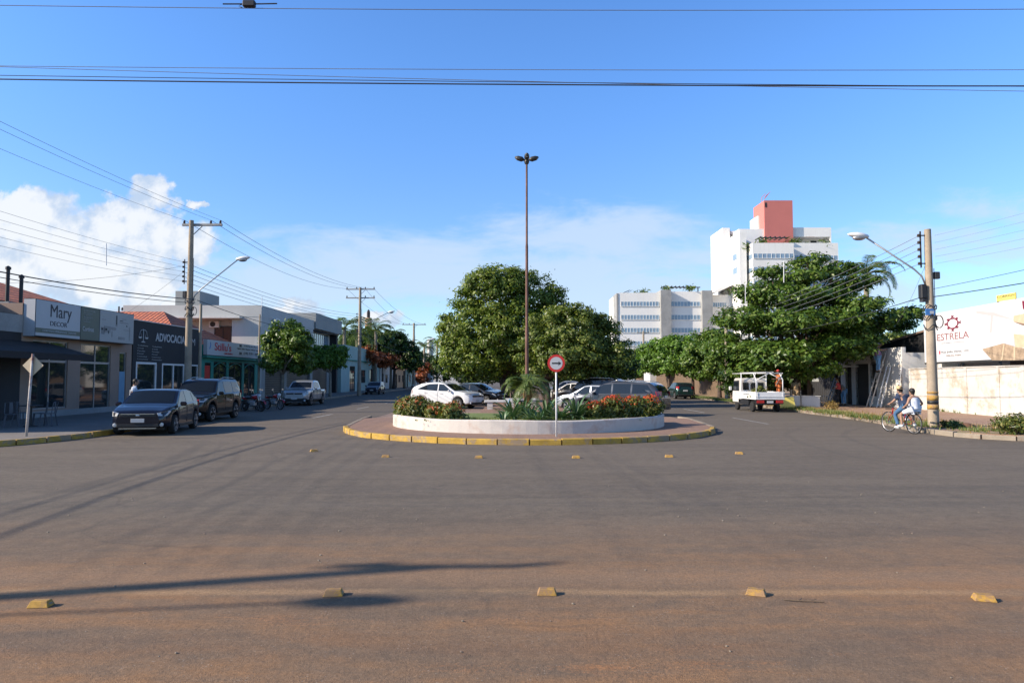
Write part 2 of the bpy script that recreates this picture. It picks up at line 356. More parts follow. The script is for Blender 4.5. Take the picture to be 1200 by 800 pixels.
# ---------------------------------------------------------------- ground materials
def road_mat():
    m, n, p = newmat('worn_asphalt'); pos = geo(n); s = n.n('ShaderNodeSeparateXYZ', inp={0: pos}); x, y = s.outputs[0], s.outputs[1]
    flat = n.n('ShaderNodeCombineXYZ', inp={0: n.m('MULTIPLY', x, 0.22), 1: y, 2: 0.0}).outputs[0]   # traffic smears along x
    big = n.noise(pos, 0.16, 5, 0.6); st = n.noise(flat, 0.9, 6, 0.62, 0.3); st2 = n.noise(flat, 3.2, 5, 0.65)
    fine = n.noise(pos, 38, 4, 0.75); mid = n.noise(pos, 4.5, 6, 0.68); grit = n.noise(pos, 150, 2, 0.6)
    base = n.mix(n.step(n.m('ADD', n.m('MULTIPLY', mid, .5), n.m('MULTIPLY', st, .5)), 0.36, 0.64), (0.114, 0.093, 0.070), (0.156, 0.127, 0.094))
    far = n.step(y, 22, 50)
    base = n.mix(n.m('MULTIPLY', far, .8), base, (0.100, 0.089, 0.077))
    # reddish dust washed over the near side of the junction
    dn = n.step(y, 10.5, 5.6)
    dust = n.m('MULTIPLY', n.m('ADD', n.m('MULTIPLY', n.step(st, 0.30, 0.66), 0.65), 0.38), dn)
    dust = n.m('MULTIPLY', dust, n.m('ADD', 0.45, n.m('MULTIPLY', n.step(n.m('ADD', n.m('MULTIPLY', st2, 0.6), n.m('MULTIPLY', mid, 0.4)), 0.38, 0.62), 0.55)), clamp=True)
    c = n.mix(n.m('MULTIPLY', dust, 1.0, clamp=True), base, (0.265, 0.142, 0.064))
    patch = n.m('MULTIPLY', n.step(n.m('ADD', n.m('MULTIPLY', n.noise(flat, 1.7, 6, 0.7), 0.7), n.m('MULTIPLY', fine, 0.3)), 0.54, 0.66), n.m('MULTIPLY', n.step(y, 8.0, 4.2), 0.55))
    c = n.mix(patch, c, (0.34, 0.15, 0.055))
    # pale line of dust that gathers along the row of studs
    wob = n.m('ADD', y, n.m('MULTIPLY', n.m('SUBTRACT', n.noise(pos, 0.7, 3), 0.5), 0.22))
    ln = n.m('MULTIPLY', n.step(n.m('ABSOLUTE', n.m('SUBTRACT', wob, 6.17)), 0.13, 0.01), n.m('MULTIPLY', n.step(st2, 0.26, 0.55), 0.55))
    c = n.mix(ln, c, (0.36, 0.23, 0.12))
    ln2 = n.m('MULTIPLY', n.step(n.m('ABSOLUTE', n.m('SUBTRACT', wob, 6.65)), 0.45, 0.05), 0.45)
    c = n.mix(ln2, c, (0.27, 0.17, 0.10))
    # polished wheel paths: two faint dark bands across, plus turning arcs
    for yc, wd, k in ((10.4, .35, .25), (11.9, .5, .18), (14.6, .5, .15), (8.6, .3, .12), (5.0, .4, .25)):
        b = n.m('MULTIPLY', n.step(n.m('ABSOLUTE', n.m('SUBTRACT', wob, yc)), wd, wd * .3), n.m('MULTIPLY', n.step(st2, 0.3, 0.65), k))
        c = n.mix(b, c, (0.060, 0.058, 0.058))
    for cx, cy, rr, wd, k, y0, y1 in ((-27, 12.5, 19.6, .22, .30, 8.5, 21), (-27, 12.5, 20.15, .10, .22, 8.5, 21), (-19.5, 12.0, 13.8, .14, .2, 7.5, 19), (-19.5, 12.0, 14.6, .12, .18, 7.0, 19), (-19.5, 12, 15.4, .14, .18, 6.5, 19),
                                       (-19.5, 12, 13.1, .10, .16, 7, 19), (22, 18, 12.2, .16, .18, 14, 30), (22, 18, 13.9, .16, .15, 14, 30)):
        dx = n.m('SUBTRACT', x, cx); dy = n.m('SUBTRACT', y, cy)
        d = n.m('SQRT', n.m('ADD', n.m('MULTIPLY', dx, dx), n.m('MULTIPLY', dy, dy)))
        d = n.m('ADD', d, n.m('MULTIPLY', n.m('SUBTRACT', n.noise(pos, 0.5, 2), 0.5), 0.5))
        b = n.step(n.m('ABSOLUTE', n.m('SUBTRACT', d, rr)), wd, wd * .25)
        b = n.m('MULTIPLY', b, n.m('MULTIPLY', n.step(y, y0, y0 + 2.5), n.step(y, y1, y1 - 2.5)))
        b = n.m('MULTIPLY', b, n.m('MULTIPLY', n.m('ADD', n.step(mid, 0.3, 0.6), 0.3), k))
        c = n.mix(b, c, (0.045, 0.043, 0.042))
    # oil spots, speckle
    c = n.mix(n.m('MULTIPLY', n.step(n.noise(pos, 1.1, 4, 0.6), 0.66, 0.74), 0.35), c, (0.05, 0.048, 0.046))
    sp = n.m('ADD', n.m('MULTIPLY', fine, 0.5), n.m('MULTIPLY', grit, 0.5))
    c = n.mix(1.0, c, n.ramp(sp, [(0.36, 0.50), (0.47, 0.95), (0.56, 1.08), (0.66, 1.75)]), 'MULTIPLY')
    c = n.mix(1.0, c, n.ramp(n.noise(pos, 11, 6, 0.78), [(0.36, 0.90), (0.5, 1.0), (0.64, 1.11)]), 'MULTIPLY')
    chips = n.n('ShaderNodeTexVoronoi', inp={'Vector': pos, 'Scale': 26.0}); cf = n.m('MULTIPLY', n.step(chips.outputs['Distance'], 0.20, 0.08), n.step(n.noise(pos, 3.1, 3), 0.48, 0.62))
    c = n.mix(n.m('MULTIPLY', cf, 0.5), c, (0.34, 0.30, 0.25))
    vor = n.n('ShaderNodeTexVoronoi', feature='DISTANCE_TO_EDGE', inp={'Vector': n.n('ShaderNodeMixRGB', inp={0: 0.25, 1: pos, 2: n.n('ShaderNodeTexNoise', inp={'Vector': pos, 'Scale': 1.5}).outputs['Color']}).outputs[0], 'Scale': 0.42}).outputs[0]
    crack = n.m('MULTIPLY', n.step(vor, 0.012, 0.003), n.step(n.noise(pos, 0.3, 2), 0.52, 0.6))
    c = n.mix(n.m('MULTIPLY', crack, 0.2), c, (0.035, 0.033, 0.03))
    lk(n, c, p, 'Base Color'); p.inputs['Roughness'].default_value = 0.88; p.inputs['Specular IOR Level'].default_value = 0.3
    h = n.m('ADD', n.m('MULTIPLY', fine, 0.5), n.m('ADD', n.m('MULTIPLY', mid, 0.6), n.m('MULTIPLY', grit, 0.35)))
    b = n.n('ShaderNodeBump', inp={'Strength': 0.8, 'Distance': 0.018, 'Height': h}); lk(n, b.outputs[0], p, 'Normal')
    return m
def paver_mat(name, c1, c2, mortar, scale=5.0, dirt=(0.22, 0.13, 0.08), df=0.5):
    m, n, p = newmat(name); pos = geo(n)
    br = n.n('ShaderNodeTexBrick', inp={'Vector': pos, 'Color1': c1 + (1,), 'Color2': c2 + (1,), 'Mortar': mortar + (1,), 'Scale': scale, 'Mortar Size': 0.03, 'Mortar Smooth': 0.3, 'Bias': 0.0})
    c = n.mix(n.m('MULTIPLY', n.step(n.noise(pos, 0.9, 7, 0.68), 0.38, 0.66), df), br.outputs[0], dirt)
    c = n.mix(1.0, c, n.ramp(n.noise(pos, 22, 4, 0.7), [(0.3, 0.7), (0.7, 1.3)]), 'MULTIPLY')
    lk(n, c, p, 'Base Color'); p.inputs['Roughness'].default_value = 0.92
    b = n.n('ShaderNodeBump', inp={'Strength': 0.4, 'Distance': 0.01, 'Height': n.noise(pos, 18, 5, 0.7)}); lk(n, b.outputs[0], p, 'Normal')
    return m
def earth_mat(name, a, b2, g=None):
    m, n, p = newmat(name); pos = geo(n)
    c = n.mix(n.step(n.noise(pos, 0.7, 8, 0.7), 0.38, 0.62), a, b2)
    if g: c = n.mix(n.m('MULTIPLY', n.step(n.noise(pos, 0.5, 6, 0.65, 0.4), 0.48, 0.60), 0.8), c, g)
    c = n.mix(1.0, c, n.ramp(n.noise(pos, 25, 5, 0.75), [(0.3, 0.65), (0.7, 1.35)]), 'MULTIPLY')
    lk(n, c, p, 'Base Color'); p.inputs['Roughness'].default_value = 0.97
    bb = n.n('ShaderNodeBump', inp={'Strength': 0.6, 'Distance': 0.03, 'Height': n.noise(pos, 9, 6, 0.7)}); lk(n, bb.outputs[0], p, 'Normal')
    return m
M['road'] = road_mat()
M['pavel'] = paint('pavement_concrete', (0.20, 0.18, 0.16), 0.9, 0.15, 1.2, 0.2, (0.18, 0.14, 0.11), 0.5)
M['paveb'] = paver_mat('plaza_bricks', (0.22, 0.125, 0.085), (0.30, 0.18, 0.12), (0.13, 0.09, 0.07), 5.0)
M['bay'] = paver_mat('bay_pavers', (0.24, 0.16, 0.12), (0.30, 0.21, 0.16), (0.14, 0.11, 0.09), 4.0)
M['paver'] = paver_mat('verge_pavers', (0.27, 0.15, 0.10), (0.35, 0.22, 0.15), (0.18, 0.12, 0.08), 4.0, (0.33, 0.22, 0.14), 0.7)
M['earth'] = earth_mat('bare_earth', (0.25, 0.145, 0.085), (0.36, 0.24, 0.15), (0.12, 0.13, 0.045))
M['gnd'] = earth_mat('far_ground', (0.16, 0.13, 0.08), (0.10, 0.11, 0.05), (0.07, 0.09, 0.03))
M['lawn'] = earth_mat('lawn', (0.10, 0.14, 0.03), (0.16, 0.20, 0.05))
M['lane'] = paint('worn_lane_paint', (0.34, 0.33, 0.31), 0.85, 0.12, 3, 0.2, (0.14, 0.13, 0.12), 0.85)

def struct(name, mb, mat, kind='structure', **k):
    o = mb.build(name, mat, **k); o['kind'] = kind; return o
struct('ground', MB().add([(-1500, -200, -.03), (1500, -200, -.03), (1500, 2500, -.03), (-1500, 2500, -.03)], [(0, 1, 2, 3)]), M['gnd'])
struct('road', MB().add([(-70, -30, 0), (70, -30, 0), (70, 300, 0), (-70, 300, 0)], [(0, 1, 2, 3)]), M['road'])
def smooth(pts, k=3):
    for _ in range(k):
        q = [pts[0]]
        for a, b in zip(pts[:-1], pts[1:]):
            q += [(a[0] * .75 + b[0] * .25, a[1] * .75 + b[1] * .25), (a[0] * .25 + b[0] * .75, a[1] * .25 + b[1] * .75)]
        pts = q + [pts[-1]]
    return pts
def offset(pts, d):
    out = []
    for i in range(len(pts)):
        a = Vector(pts[max(i - 1, 0)]); b = Vector(pts[min(i + 1, len(pts) - 1)]); t = (b - a).normalized()
        out.append((pts[i][0] - t.y * d, pts[i][1] + t.x * d))
    return out
def resample(pts, step):
    out = [Vector(pts[0])]; acc = 0
    for a, b in zip(pts[:-1], pts[1:]):
        a, b = Vector(a), Vector(b); L = (b - a).length; t = step - acc
        while t <= L: out.append(a + (b - a) * (t / L)); t += step
        acc = L - (t - step)
    return [tuple(p) for p in out]
def kerb(name, pts, side, mat, h=SW, wd=0.16, gap=0.02, jitter=0.012, seed=1, mats=None):
    # separate cast kerb blocks laid end to end, each slightly out of line
    rnd = random.Random(seed); pp = resample(pts, 0.9); inn = offset(pp, side * wd); a = MB()
    for i in range(len(pp) - 1):
        p0, p1 = Vector(pp[i]), Vector(pp[i + 1]); q0, q1 = Vector(inn[i]), Vector(inn[i + 1]); t = (p1 - p0).normalized() * gap
        j = rnd.uniform(-jitter, jitter); hh = h + 0.006 + rnd.uniform(0, jitter)
        nrm = (p0 - q0).normalized() * j
        P = [p0 + t + nrm, p1 - t + nrm, q1 - t, q0 + t]
        cm = (p0 - q0).normalized() * 0.02
        vs = [(v.x, v.y, 0.002) for v in P] + [(P[0].x, P[0].y, hh - .02), (P[1].x, P[1].y, hh - .02), (P[2].x, P[2].y, hh), (P[3].x, P[3].y, hh), (P[0].x - cm.x, P[0].y - cm.y, hh), (P[1].x - cm.x, P[1].y - cm.y, hh)]
        a.add(vs, [(0, 1, 5, 4), (4, 5, 9, 8), (8, 9, 6, 7), (2, 3, 7, 6), (0, 4, 8, 7, 3), (1, 2, 6, 9, 5)])
    return struct(name, a, mat)
Lc = smooth([(-40, 17.3), (-20, 17.3), (-14.4, 17.9), (-13.2, 20.4), (-13.1, 24.5), (-14.9, 29), (-15.3, 40), (-16.0, 55), (-17, 80)], 3)
Lb = [(-40, 17.3)] + Lc[1:]
li = offset(Lc, 0.16)
struct('left_pavement', MB().prism([(p[0], p[1]) for p in li] + [(-17.2, 290), (-70, 290), (-70, 17.3)], 0.0, SW), M['pavel'])
near = [p for p in Lc if p[1] < 25.5]; farp = [p for p in Lc if p[1] >= 24.6]
kerb('left_kerb_painted', near, 1, M['yel'], seed=3)
kerb('left_kerb', farp + [(-17.2, 290)], 1, M['kerb'], seed=4)
Rc = smooth([(40, 19.9), (22, 19.9), (15.6, 20.2), (13.9, 21.6), (13.9, 24.8), (15.0, 28.4), (15.25, 32), (15.6, 40), (16.5, 55), (17.2, 80)], 3)
ri = offset(Rc, -0.16)
struct('right_pavement', MB().prism([(p[0], p[1]) for p in ri] + [(17.5, 290), (70, 290), (70, 19.9)], 0.0, SW), M['earth'])
kerb('right_kerb', Rc + [(17.5, 290)], -1, M['kerb'], h=SW - 0.02, jitter=0.03, seed=5)
# paved walk set into the right verge
wk = [(17.6, 21.0), (17.0, 29), (17.4, 41), (18.0, 56), (22.0, 56), (22.1, 41), (21.2, 29), (20.5, 21.0)]
struct('right_walk', MB().prism(wk, SW, SW + 0.006), M['paver'])
# central island
CX, CY, RI = 0.6, 26.15, 6.7
arc = [(CX + RI * math.cos(R(a)), CY + RI * math.sin(R(a))) for a in np.linspace(192, 350, 40)]
isl = [(-6.45, 30.0)] + arc + [(7.6, 29.8)]
arci = [(CX + (RI - .17) * math.cos(R(a)), CY + (RI - .17) * math.sin(R(a))) for a in np.linspace(192, 350, 40)]
struct('island_paving', MB().prism([(-6.28, 30.0)] + arci + [(7.43, 29.8), (2.8, 31.6), (2.8, 125), (-1.6, 125), (-1.6, 31.6)], 0.0, SW), M['paveb'])
kerb('island_kerb', arc, 1, M['yel'], seed=8, jitter=0.022)
kerb('island_side_kerb', [(-6.45, 31.6), (-6.45, 30.0), arc[0]], 1, M['kerb'], seed=9)
kerb('island_right_kerb', [arc[-1], (7.6, 29.8), (7.5, 31.6)], 1, M['kerb'], seed=10)
struct('parking_paving', MB().add([(-6.4, 31.6, .005), (-1.6, 31.6, .005), (-1.6, 125, .005), (-6.4, 125, .005), (2.8, 31.6, .005), (7.6, 31.6, .005), (7.6, 125, .005), (2.8, 125, .005)], [(0, 1, 2, 3), (4, 5, 6, 7)]), M['bay'])
# lane dashes
dm = MB()
for i in range(14):
    y0 = 32.6 + i * 9.4; x = -9.25 - (i * .03)
    dm.add([(x - .06, y0, .004), (x + .06, y0, .004), (x + .05, y0 + 3.6, .004), (x - .07, y0 + 3.6, .004)], [(0, 1, 2, 3)])
    y0 = 28.4 + i * 9.4; x = 10.35
    dm.add([(x - .06, y0, .004), (x + .06, y0, .004), (x + .06, y0 + 4.6, .004), (x - .06, y0 + 4.6, .004)], [(0, 1, 2, 3)])
struct('lane_markings', dm, M['lane'])

# planter
pl = thing('planter', 'low white curved planter wall round the head of the traffic island', 'planter', (CX, 26.4, SW))
def ringwall(ro, ri_, a0, a1, z0, z1, n=48, cham=0.03):
    mb = MB(); A = np.linspace(R(a0), R(a1), n)
    prof = [(ro, z0), (ro, z1 - cham), (ro - cham, z1), (ri_ + cham, z1), (ri_, z1 - cham), (ri_, z0)]
    k = len(prof); vs = [(r * math.cos(a), r * math.sin(a), z + (0.012 * math.sin(a * 7.3) if j in (1, 2, 3, 4) else 0)) for a in A for j, (r, z) in enumerate(prof)]
    fs = [(i * k + j, i * k + (j + 1) % k, (i + 1) * k + (j + 1) % k, (i + 1) * k + j) for i in range(n - 1) for j in range(k)]
    fs += [tuple(range(k)), tuple(range((n - 1) * k, n * k))[::-1]]
    return mb.add(vs, fs)
ringwall(5.0, 4.8, 172, 368, 0, 0.41).build('wall', M['planter'], pl)
# soil bed inside the planter, gently crowned
sb = MB(); rings = [(4.8, .30), (3.5, .36), (2, .38), (0.01, .38)]; A = np.linspace(R(172), R(368), 40)
vs = [(r * math.cos(a), r * math.sin(a) + (0.0), z) for r, z in rings for a in A]
fs = [(i * 40 + j, i * 40 + j + 1, (i + 1) * 40 + j + 1, (i + 1) * 40 + j) for i in range(3) for j in range(39)]
sb.add(vs, fs).build('soil', M['lawn'], pl)
bk = MB().box(-4.7, 0.66, 0, 4.7, 0.76, .30); bk.build('back_edge', M['planter'], pl)

# ---------------------------------------------------------------- foliage
def leaf_mesh(name, pts, nrm, size, mat, parent=None, elong=1.0, rng=None, fold=0.0):
    """one small pointed leaf per point (diamond), lying across its normal"""
    rng = rng or np.random.default_rng(1); n = len(pts)
    nrm = nrm / (np.linalg.norm(nrm, axis=1, keepdims=True) + 1e-9)
    rv = rng.normal(size=(n, 3)); t = np.cross(nrm, rv); t /= (np.linalg.norm(t, axis=1, keepdims=True) + 1e-9); b = np.cross(nrm, t)
    s = size * rng.uniform(0.6, 1.35, (n, 1)); L = s * elong
    v = np.empty((n, 4, 3)); v[:, 0] = pts - t * L * .5; v[:, 1] = pts + b * s * .33 - t * L * .06 + nrm * s * fold; v[:, 2] = pts + t * L * .5 - nrm * s * .12; v[:, 3] = pts - b * s * .33 - t * L * .06 + nrm * s * fold
    me = bpy.data.meshes.new(name); me.vertices.add(n * 4); me.vertices.foreach_set('co', v.astype('f').ravel())
    me.loops.add(n * 4); me.loops.foreach_set('vertex_index', np.arange(n * 4, dtype='i')); me.polygons.add(n)
    me.polygons.foreach_set('loop_start', np.arange(0, n * 4, 4, dtype='i')); me.polygons.foreach_set('loop_total', np.full(n, 4, 'i'))
    me.update(); me.validate(); me.materials.append(mat)
    o = bpy.data.objects.new(name, me); C.objects.link(o); o.parent = parent
    return o
def clump_points(blobs, n, rng, csize=0.45, inner=0.25, up=0.35, dens=1.0):
    """leaves gathered in sprays over the surface of overlapping lobes"""
    P, N = [], []; blobs = [(np.array(c, float), np.array(r, float)) for c, r in blobs]
    area = np.array([(r[0] * r[1] + r[1] * r[2] + r[0] * r[2]) for _, r in blobs]); cnt = (n * area / area.sum()).astype(int)
    for (c, r), k in zip(blobs, cnt):
        if k < 4: continue
        ns = max(4, int(4.2 * (r.mean() / csize) ** 2 * dens)); d = rng.normal(size=(ns, 3)); d /= np.linalg.norm(d, axis=1, keepdims=True)
        sc = c + d * r * rng.uniform(0.74, 1.16, (ns, 1)) * np.where(rng.random((ns, 1)) < .07, 1.14, 1.0)
        keep = np.ones(ns, bool)
        for c2, r2 in blobs:
            if c2 is c: continue
            keep &= (((sc - c2) / r2) ** 2).sum(1) > 0.42
        if keep.sum() < 3: keep[:] = True
        sc, sd = sc[keep], d[keep]; idx = rng.integers(0, len(sc), k)
        off = rng.normal(size=(k, 3)) * csize * np.array([.55, .55, .34]); p = sc[idx] + off
        nn = sd[idx] * 0.6 + off / csize * 0.55 + rng.normal(size=(k, 3)) * 0.42 + np.array([0, 0, up])
        m = rng.random(k) < inner
        q = rng.normal(size=(k, 3)); q /= np.linalg.norm(q, axis=1, keepdims=True); p[m] = (c + q * r * rng.uniform(0.3, .85, (k, 1)))[m]
        P.append(p); N.append(nn)
    return np.concatenate(P), np.concatenate(N)
def limb(mb, a, b, r0, r1, rng, bend=0.12, n=5, sides=7):
    a, b = Vector(a), Vector(b); L = (b - a).length; pts = []
    for i in range(n + 1):
        t = i / n; p = a.lerp(b, t)
        if 0 < i < n: p += Vector((rng.normal(), rng.normal(), rng.normal() * .4)) * L * bend * .35
        pts.append(p)
    mb.tube(pts, [r0 + (r1 - r0) * i / n for i in range(n + 1)], sides)
def tree(name, label, loc, blobs, nleaf, lsize, leafmat, barkmat, tr=0.2, fork=None, group=None, csize=0.45, seed=1, trunks=1, inner=.25, up=.35, cat='tree', elong=1.5, lean=(0, 0), crowname='crown'):
    rng = np.random.default_rng(seed); t = thing(name, label, cat, loc, 0, group)
    P, N = clump_points(blobs, nleaf, rng, csize, inner, up)
    leaf_mesh(crowname, P, N, lsize, leafmat, t, elong, rng, .10)
    mb = MB(); zs = [b[0][2] - b[1][2] for b in blobs]; fz = fork or max(1.2, min(zs) * .95)
    for k in range(trunks):
        ox = (k - (trunks - 1) / 2) * tr * 2.2
        top = Vector((lean[0] + ox * 1.6, lean[1], fz)); mb.tube([(ox, 0, -0.05), (ox, 0, .15), (ox + lean[0] * .4, lean[1] * .5, fz * .5), tuple(top)], [tr * 1.5, tr * 1.1, tr * .9, tr * .8], 9)
        for c, r in blobs[k::trunks]:
            tip = Vector(c) + Vector((0, 0, r[2] * .2)); limb(mb, top, tip, tr * .55, tr * .10, rng)
            for _ in range(3):
                d = Vector(rng.normal(size=3)).normalized(); st = top.lerp(tip, rng.uniform(.5, .95))
                limb(mb, st, Vector(c) + Vector((d.x * r[0], d.y * r[1], abs(d.z) * r[2])) * .8, tr * .2, tr * .04, rng, n=3, sides=5)
    mb.build('trunk', barkmat, t, smooth=True)
    return t
def px_blobs(base, yd, L, depth=0.9, seed=0):
    """lobes given as (x, y, rx, ry) in the photograph, set out round a trunk at distance yd with true depth"""
    rnd = random.Random(seed); out = []
    for i, b in enumerate(L):
        dy = b[4] if len(b) > 4 else rnd.uniform(-.5, .5) * 2.2
        p = V3(b[0], b[1], yd + dy); k = (yd + dy) / F
        out.append(((p.x - base[0], p.y - base[1], p.z - base[2]), (b[2] * k, max(b[2], b[3]) * k * depth, b[3] * k)))
    return out
def frond_palm(name, label, loc, trunk_h, tr, nf, flen, mat, barkmat, seed=1, droop=1.0, dead=0, group=None, leafw=0.035, lean=0.0, nleaf=26, cat='palm tree', leaflen=.32):
    rng = np.random.default_rng(seed); t = thing(name, label, cat, loc, 0, group)
    mb = MB(); prof = [(0, 0, 0)] + [(lean * (i / 6) ** 2, 0, trunk_h * i / 6) for i in range(1, 7)]
    mb.tube(prof, [tr * 1.3] + [tr * (1 + .08 * math.sin(i * 2.1)) for i in range(1, 7)], 10); mb.build('trunk', barkmat, t, smooth=True)
    top = Vector(prof[-1])
    def fr(n, el0, el1, mt, nm, ln):
        mb = MB(); V, Fc = [], []
        for k in range(n):
            a = 2 * math.pi * (k * 0.381966) + rng.uniform(-.2, .2); el = R(rng.uniform(el0, el1)); d = Vector((math.cos(a), math.sin(a), 0)); L = ln * rng.uniform(.85, 1.12)
            p = top.copy(); ang = el; pts = [p.copy()]; seg = 9
            for i in range(seg):
                p = p + (d * math.cos(ang) + Vector((0, 0, math.sin(ang)))) * (L / seg); ang -= droop * R(11) * (0.6 + i / seg); pts.append(p.copy())
            mb.tube(pts, [0.022 * ln ** .5 * (1 - i / 11) for i in range(seg + 1)], 4)
            side = d.cross(Vector((0, 0, 1)))
            for i in range(nleaf):
                u = 0.14 + .86 * i / nleaf; s = u * seg; j = min(int(s), seg - 1); q = pts[j].lerp(pts[j + 1], s - j); fwd = (pts[j + 1] - pts[j]).normalized()
                w_ = leaflen * ln * (math.sin(math.pi * (u * .86 + .1)) ** .6) * rng.uniform(.85, 1.1)
                for sg in (-1, 1):
                    dirn = (side * sg + fwd * .75 + Vector((0, 0, -.25 - .25 * rng.random()))).normalized(); e = q + dirn * w_; mid = q + dirn * w_ * .5 + Vector((0, 0, .03 * ln)); ww = fwd * leafw * ln * .5
                    b = len(V); V += [tuple(q - ww), tuple(q + ww), tuple(mid + ww), tuple(e), tuple(mid - ww)]; Fc += [(b, b + 1, b + 2, b + 3, b + 4)]
        mb.add(V, Fc); mb.build(nm, mt, t)
    fr(nf, -5, 78, mat, 'fronds', flen)
    if dead: fr(dead, -70, -40, M['lf_dry'], 'dead_fronds', flen * .7)
    return t
def blade_plant(name, label, loc, nb, ln, wd, mat, seed=1, group=None, cat='plant'):
    rng = np.random.default_rng(seed); V, Fc = [], []
    for k in range(nb):
        a = rng.uniform(0, 2 * math.pi); el = R(rng.uniform(12, 80)); L = ln * rng.uniform(.65, 1.1); d = Vector((math.cos(a), math.sin(a), 0)); sd = d.cross(Vector((0, 0, 1)))
        p = Vector((0, 0, .02)) + d * .04; ang = el; seg = 5; b = len(V)
        for i in range(seg + 1):
            u = i / seg; w_ = wd * (0.55 + 1.0 * u) * (1 - u) ** .55 if i else wd * .5
            V += [tuple(p - sd * w_ + Vector((0, 0, w_ * .5))), tuple(p), tuple(p + sd * w_ + Vector((0, 0, w_ * .5)))]
            p = p + (d * math.cos(ang) + Vector((0, 0, math.sin(ang)))) * (L / seg); ang -= R(rng.uniform(5, 18)) * (0.5 + u)
        for i in range(seg):
            q = b + i * 3; Fc += [(q, q + 1, q + 4, q + 3), (q + 1, q + 2, q + 5, q + 4)]
    o = MB().add(V, Fc).build(name, mat, None, smooth=True); o.location = loc
    return tag(o, label, cat, group)
def bush(name, label, loc, r, h, seed, group=None, flowers=150, mat='lf_bush', n=2600, lsize=.075, fcol='flower', top=False):
    rng = np.random.default_rng(seed); t = thing(name, label, 'shrub', loc, 0, group)
    bl = [((0, 0, h * .5), (r * .85, r * .8, h * .5))] + [((rng.uniform(-.4, .4) * r, rng.uniform(-.4, .4) * r, h * rng.uniform(.4, .62)), (r * .55, r * .55, h * .38)) for _ in range(4)]
    P, N = clump_points(bl, n, rng, .12, .3, .4); k = P[:, 2] > 0.02; leaf_mesh('foliage', P[k], N[k], lsize, M[mat], t, 1.6, rng, .1)
    if flowers:
        d = rng.normal(size=(flowers, 3)); d[:, 2] = np.abs(d[:, 2]) ** .8 + (.5 if top else 0); d /= np.linalg.norm(d, axis=1, keepdims=True)
        fc = np.array([0, 0, h * .5]) + d * np.array([r * .93, r * .9, h * .56]); P2 = np.repeat(fc, 5, 0) + rng.normal(size=(flowers * 5, 3)) * .022
        leaf_mesh('flowers', P2, np.repeat(d, 5, 0) + rng.normal(size=(flowers * 5, 3)) * .5, .05, M[fcol], t, 1.0, rng)
    mb = MB()
    for _ in range(7):
        a = rng.uniform(0, 6.28); limb(mb, (0, 0, 0), (math.cos(a) * r * .6, math.sin(a) * r * .6, h * .6), .018, .006, rng, n=3, sides=5)
    mb.build('stems', M['bark'], t)
    return t
def grass_patch(name, polys, n, h, seed=1, mat='grass', z=SW):
    rng = np.random.default_rng(seed); V, Fc = [], []
    for (x0, y0, x1, y1, wd) in polys:
        for _ in range(int(n * math.hypot(x1 - x0, y1 - y0))):
            u = rng.random(); wob = rng.normal() * wd
            c = Vector((x0 + (x1 - x0) * u + wob, y0 + (y1 - y0) * u + rng.normal() * wd * .3, z))
            dens = math.sin(c.x * 1.7 + c.y * 1.3) * .5 + math.sin(c.y * 3.1) * .3 + .6
            if rng.random() > dens: continue
            for _k in range(4):
                a = rng.uniform(0, 6.28); hh = h * rng.uniform(.4, 1.2) * min(1.2, .4 + dens); d = Vector((math.cos(a), math.sin(a), 0)); s = Vector((-d.y, d.x, 0)) * .012
                q = c + d * .02; b = len(V); V += [tuple(q - s), tuple(q + s), tuple(q + d * hh * .35 + Vector((0, 0, hh)))]; Fc.append((b, b + 1, b + 2))
    o = MB().add(V, Fc); me = o.build(name, M[mat]); me['kind'] = 'stuff'; return me
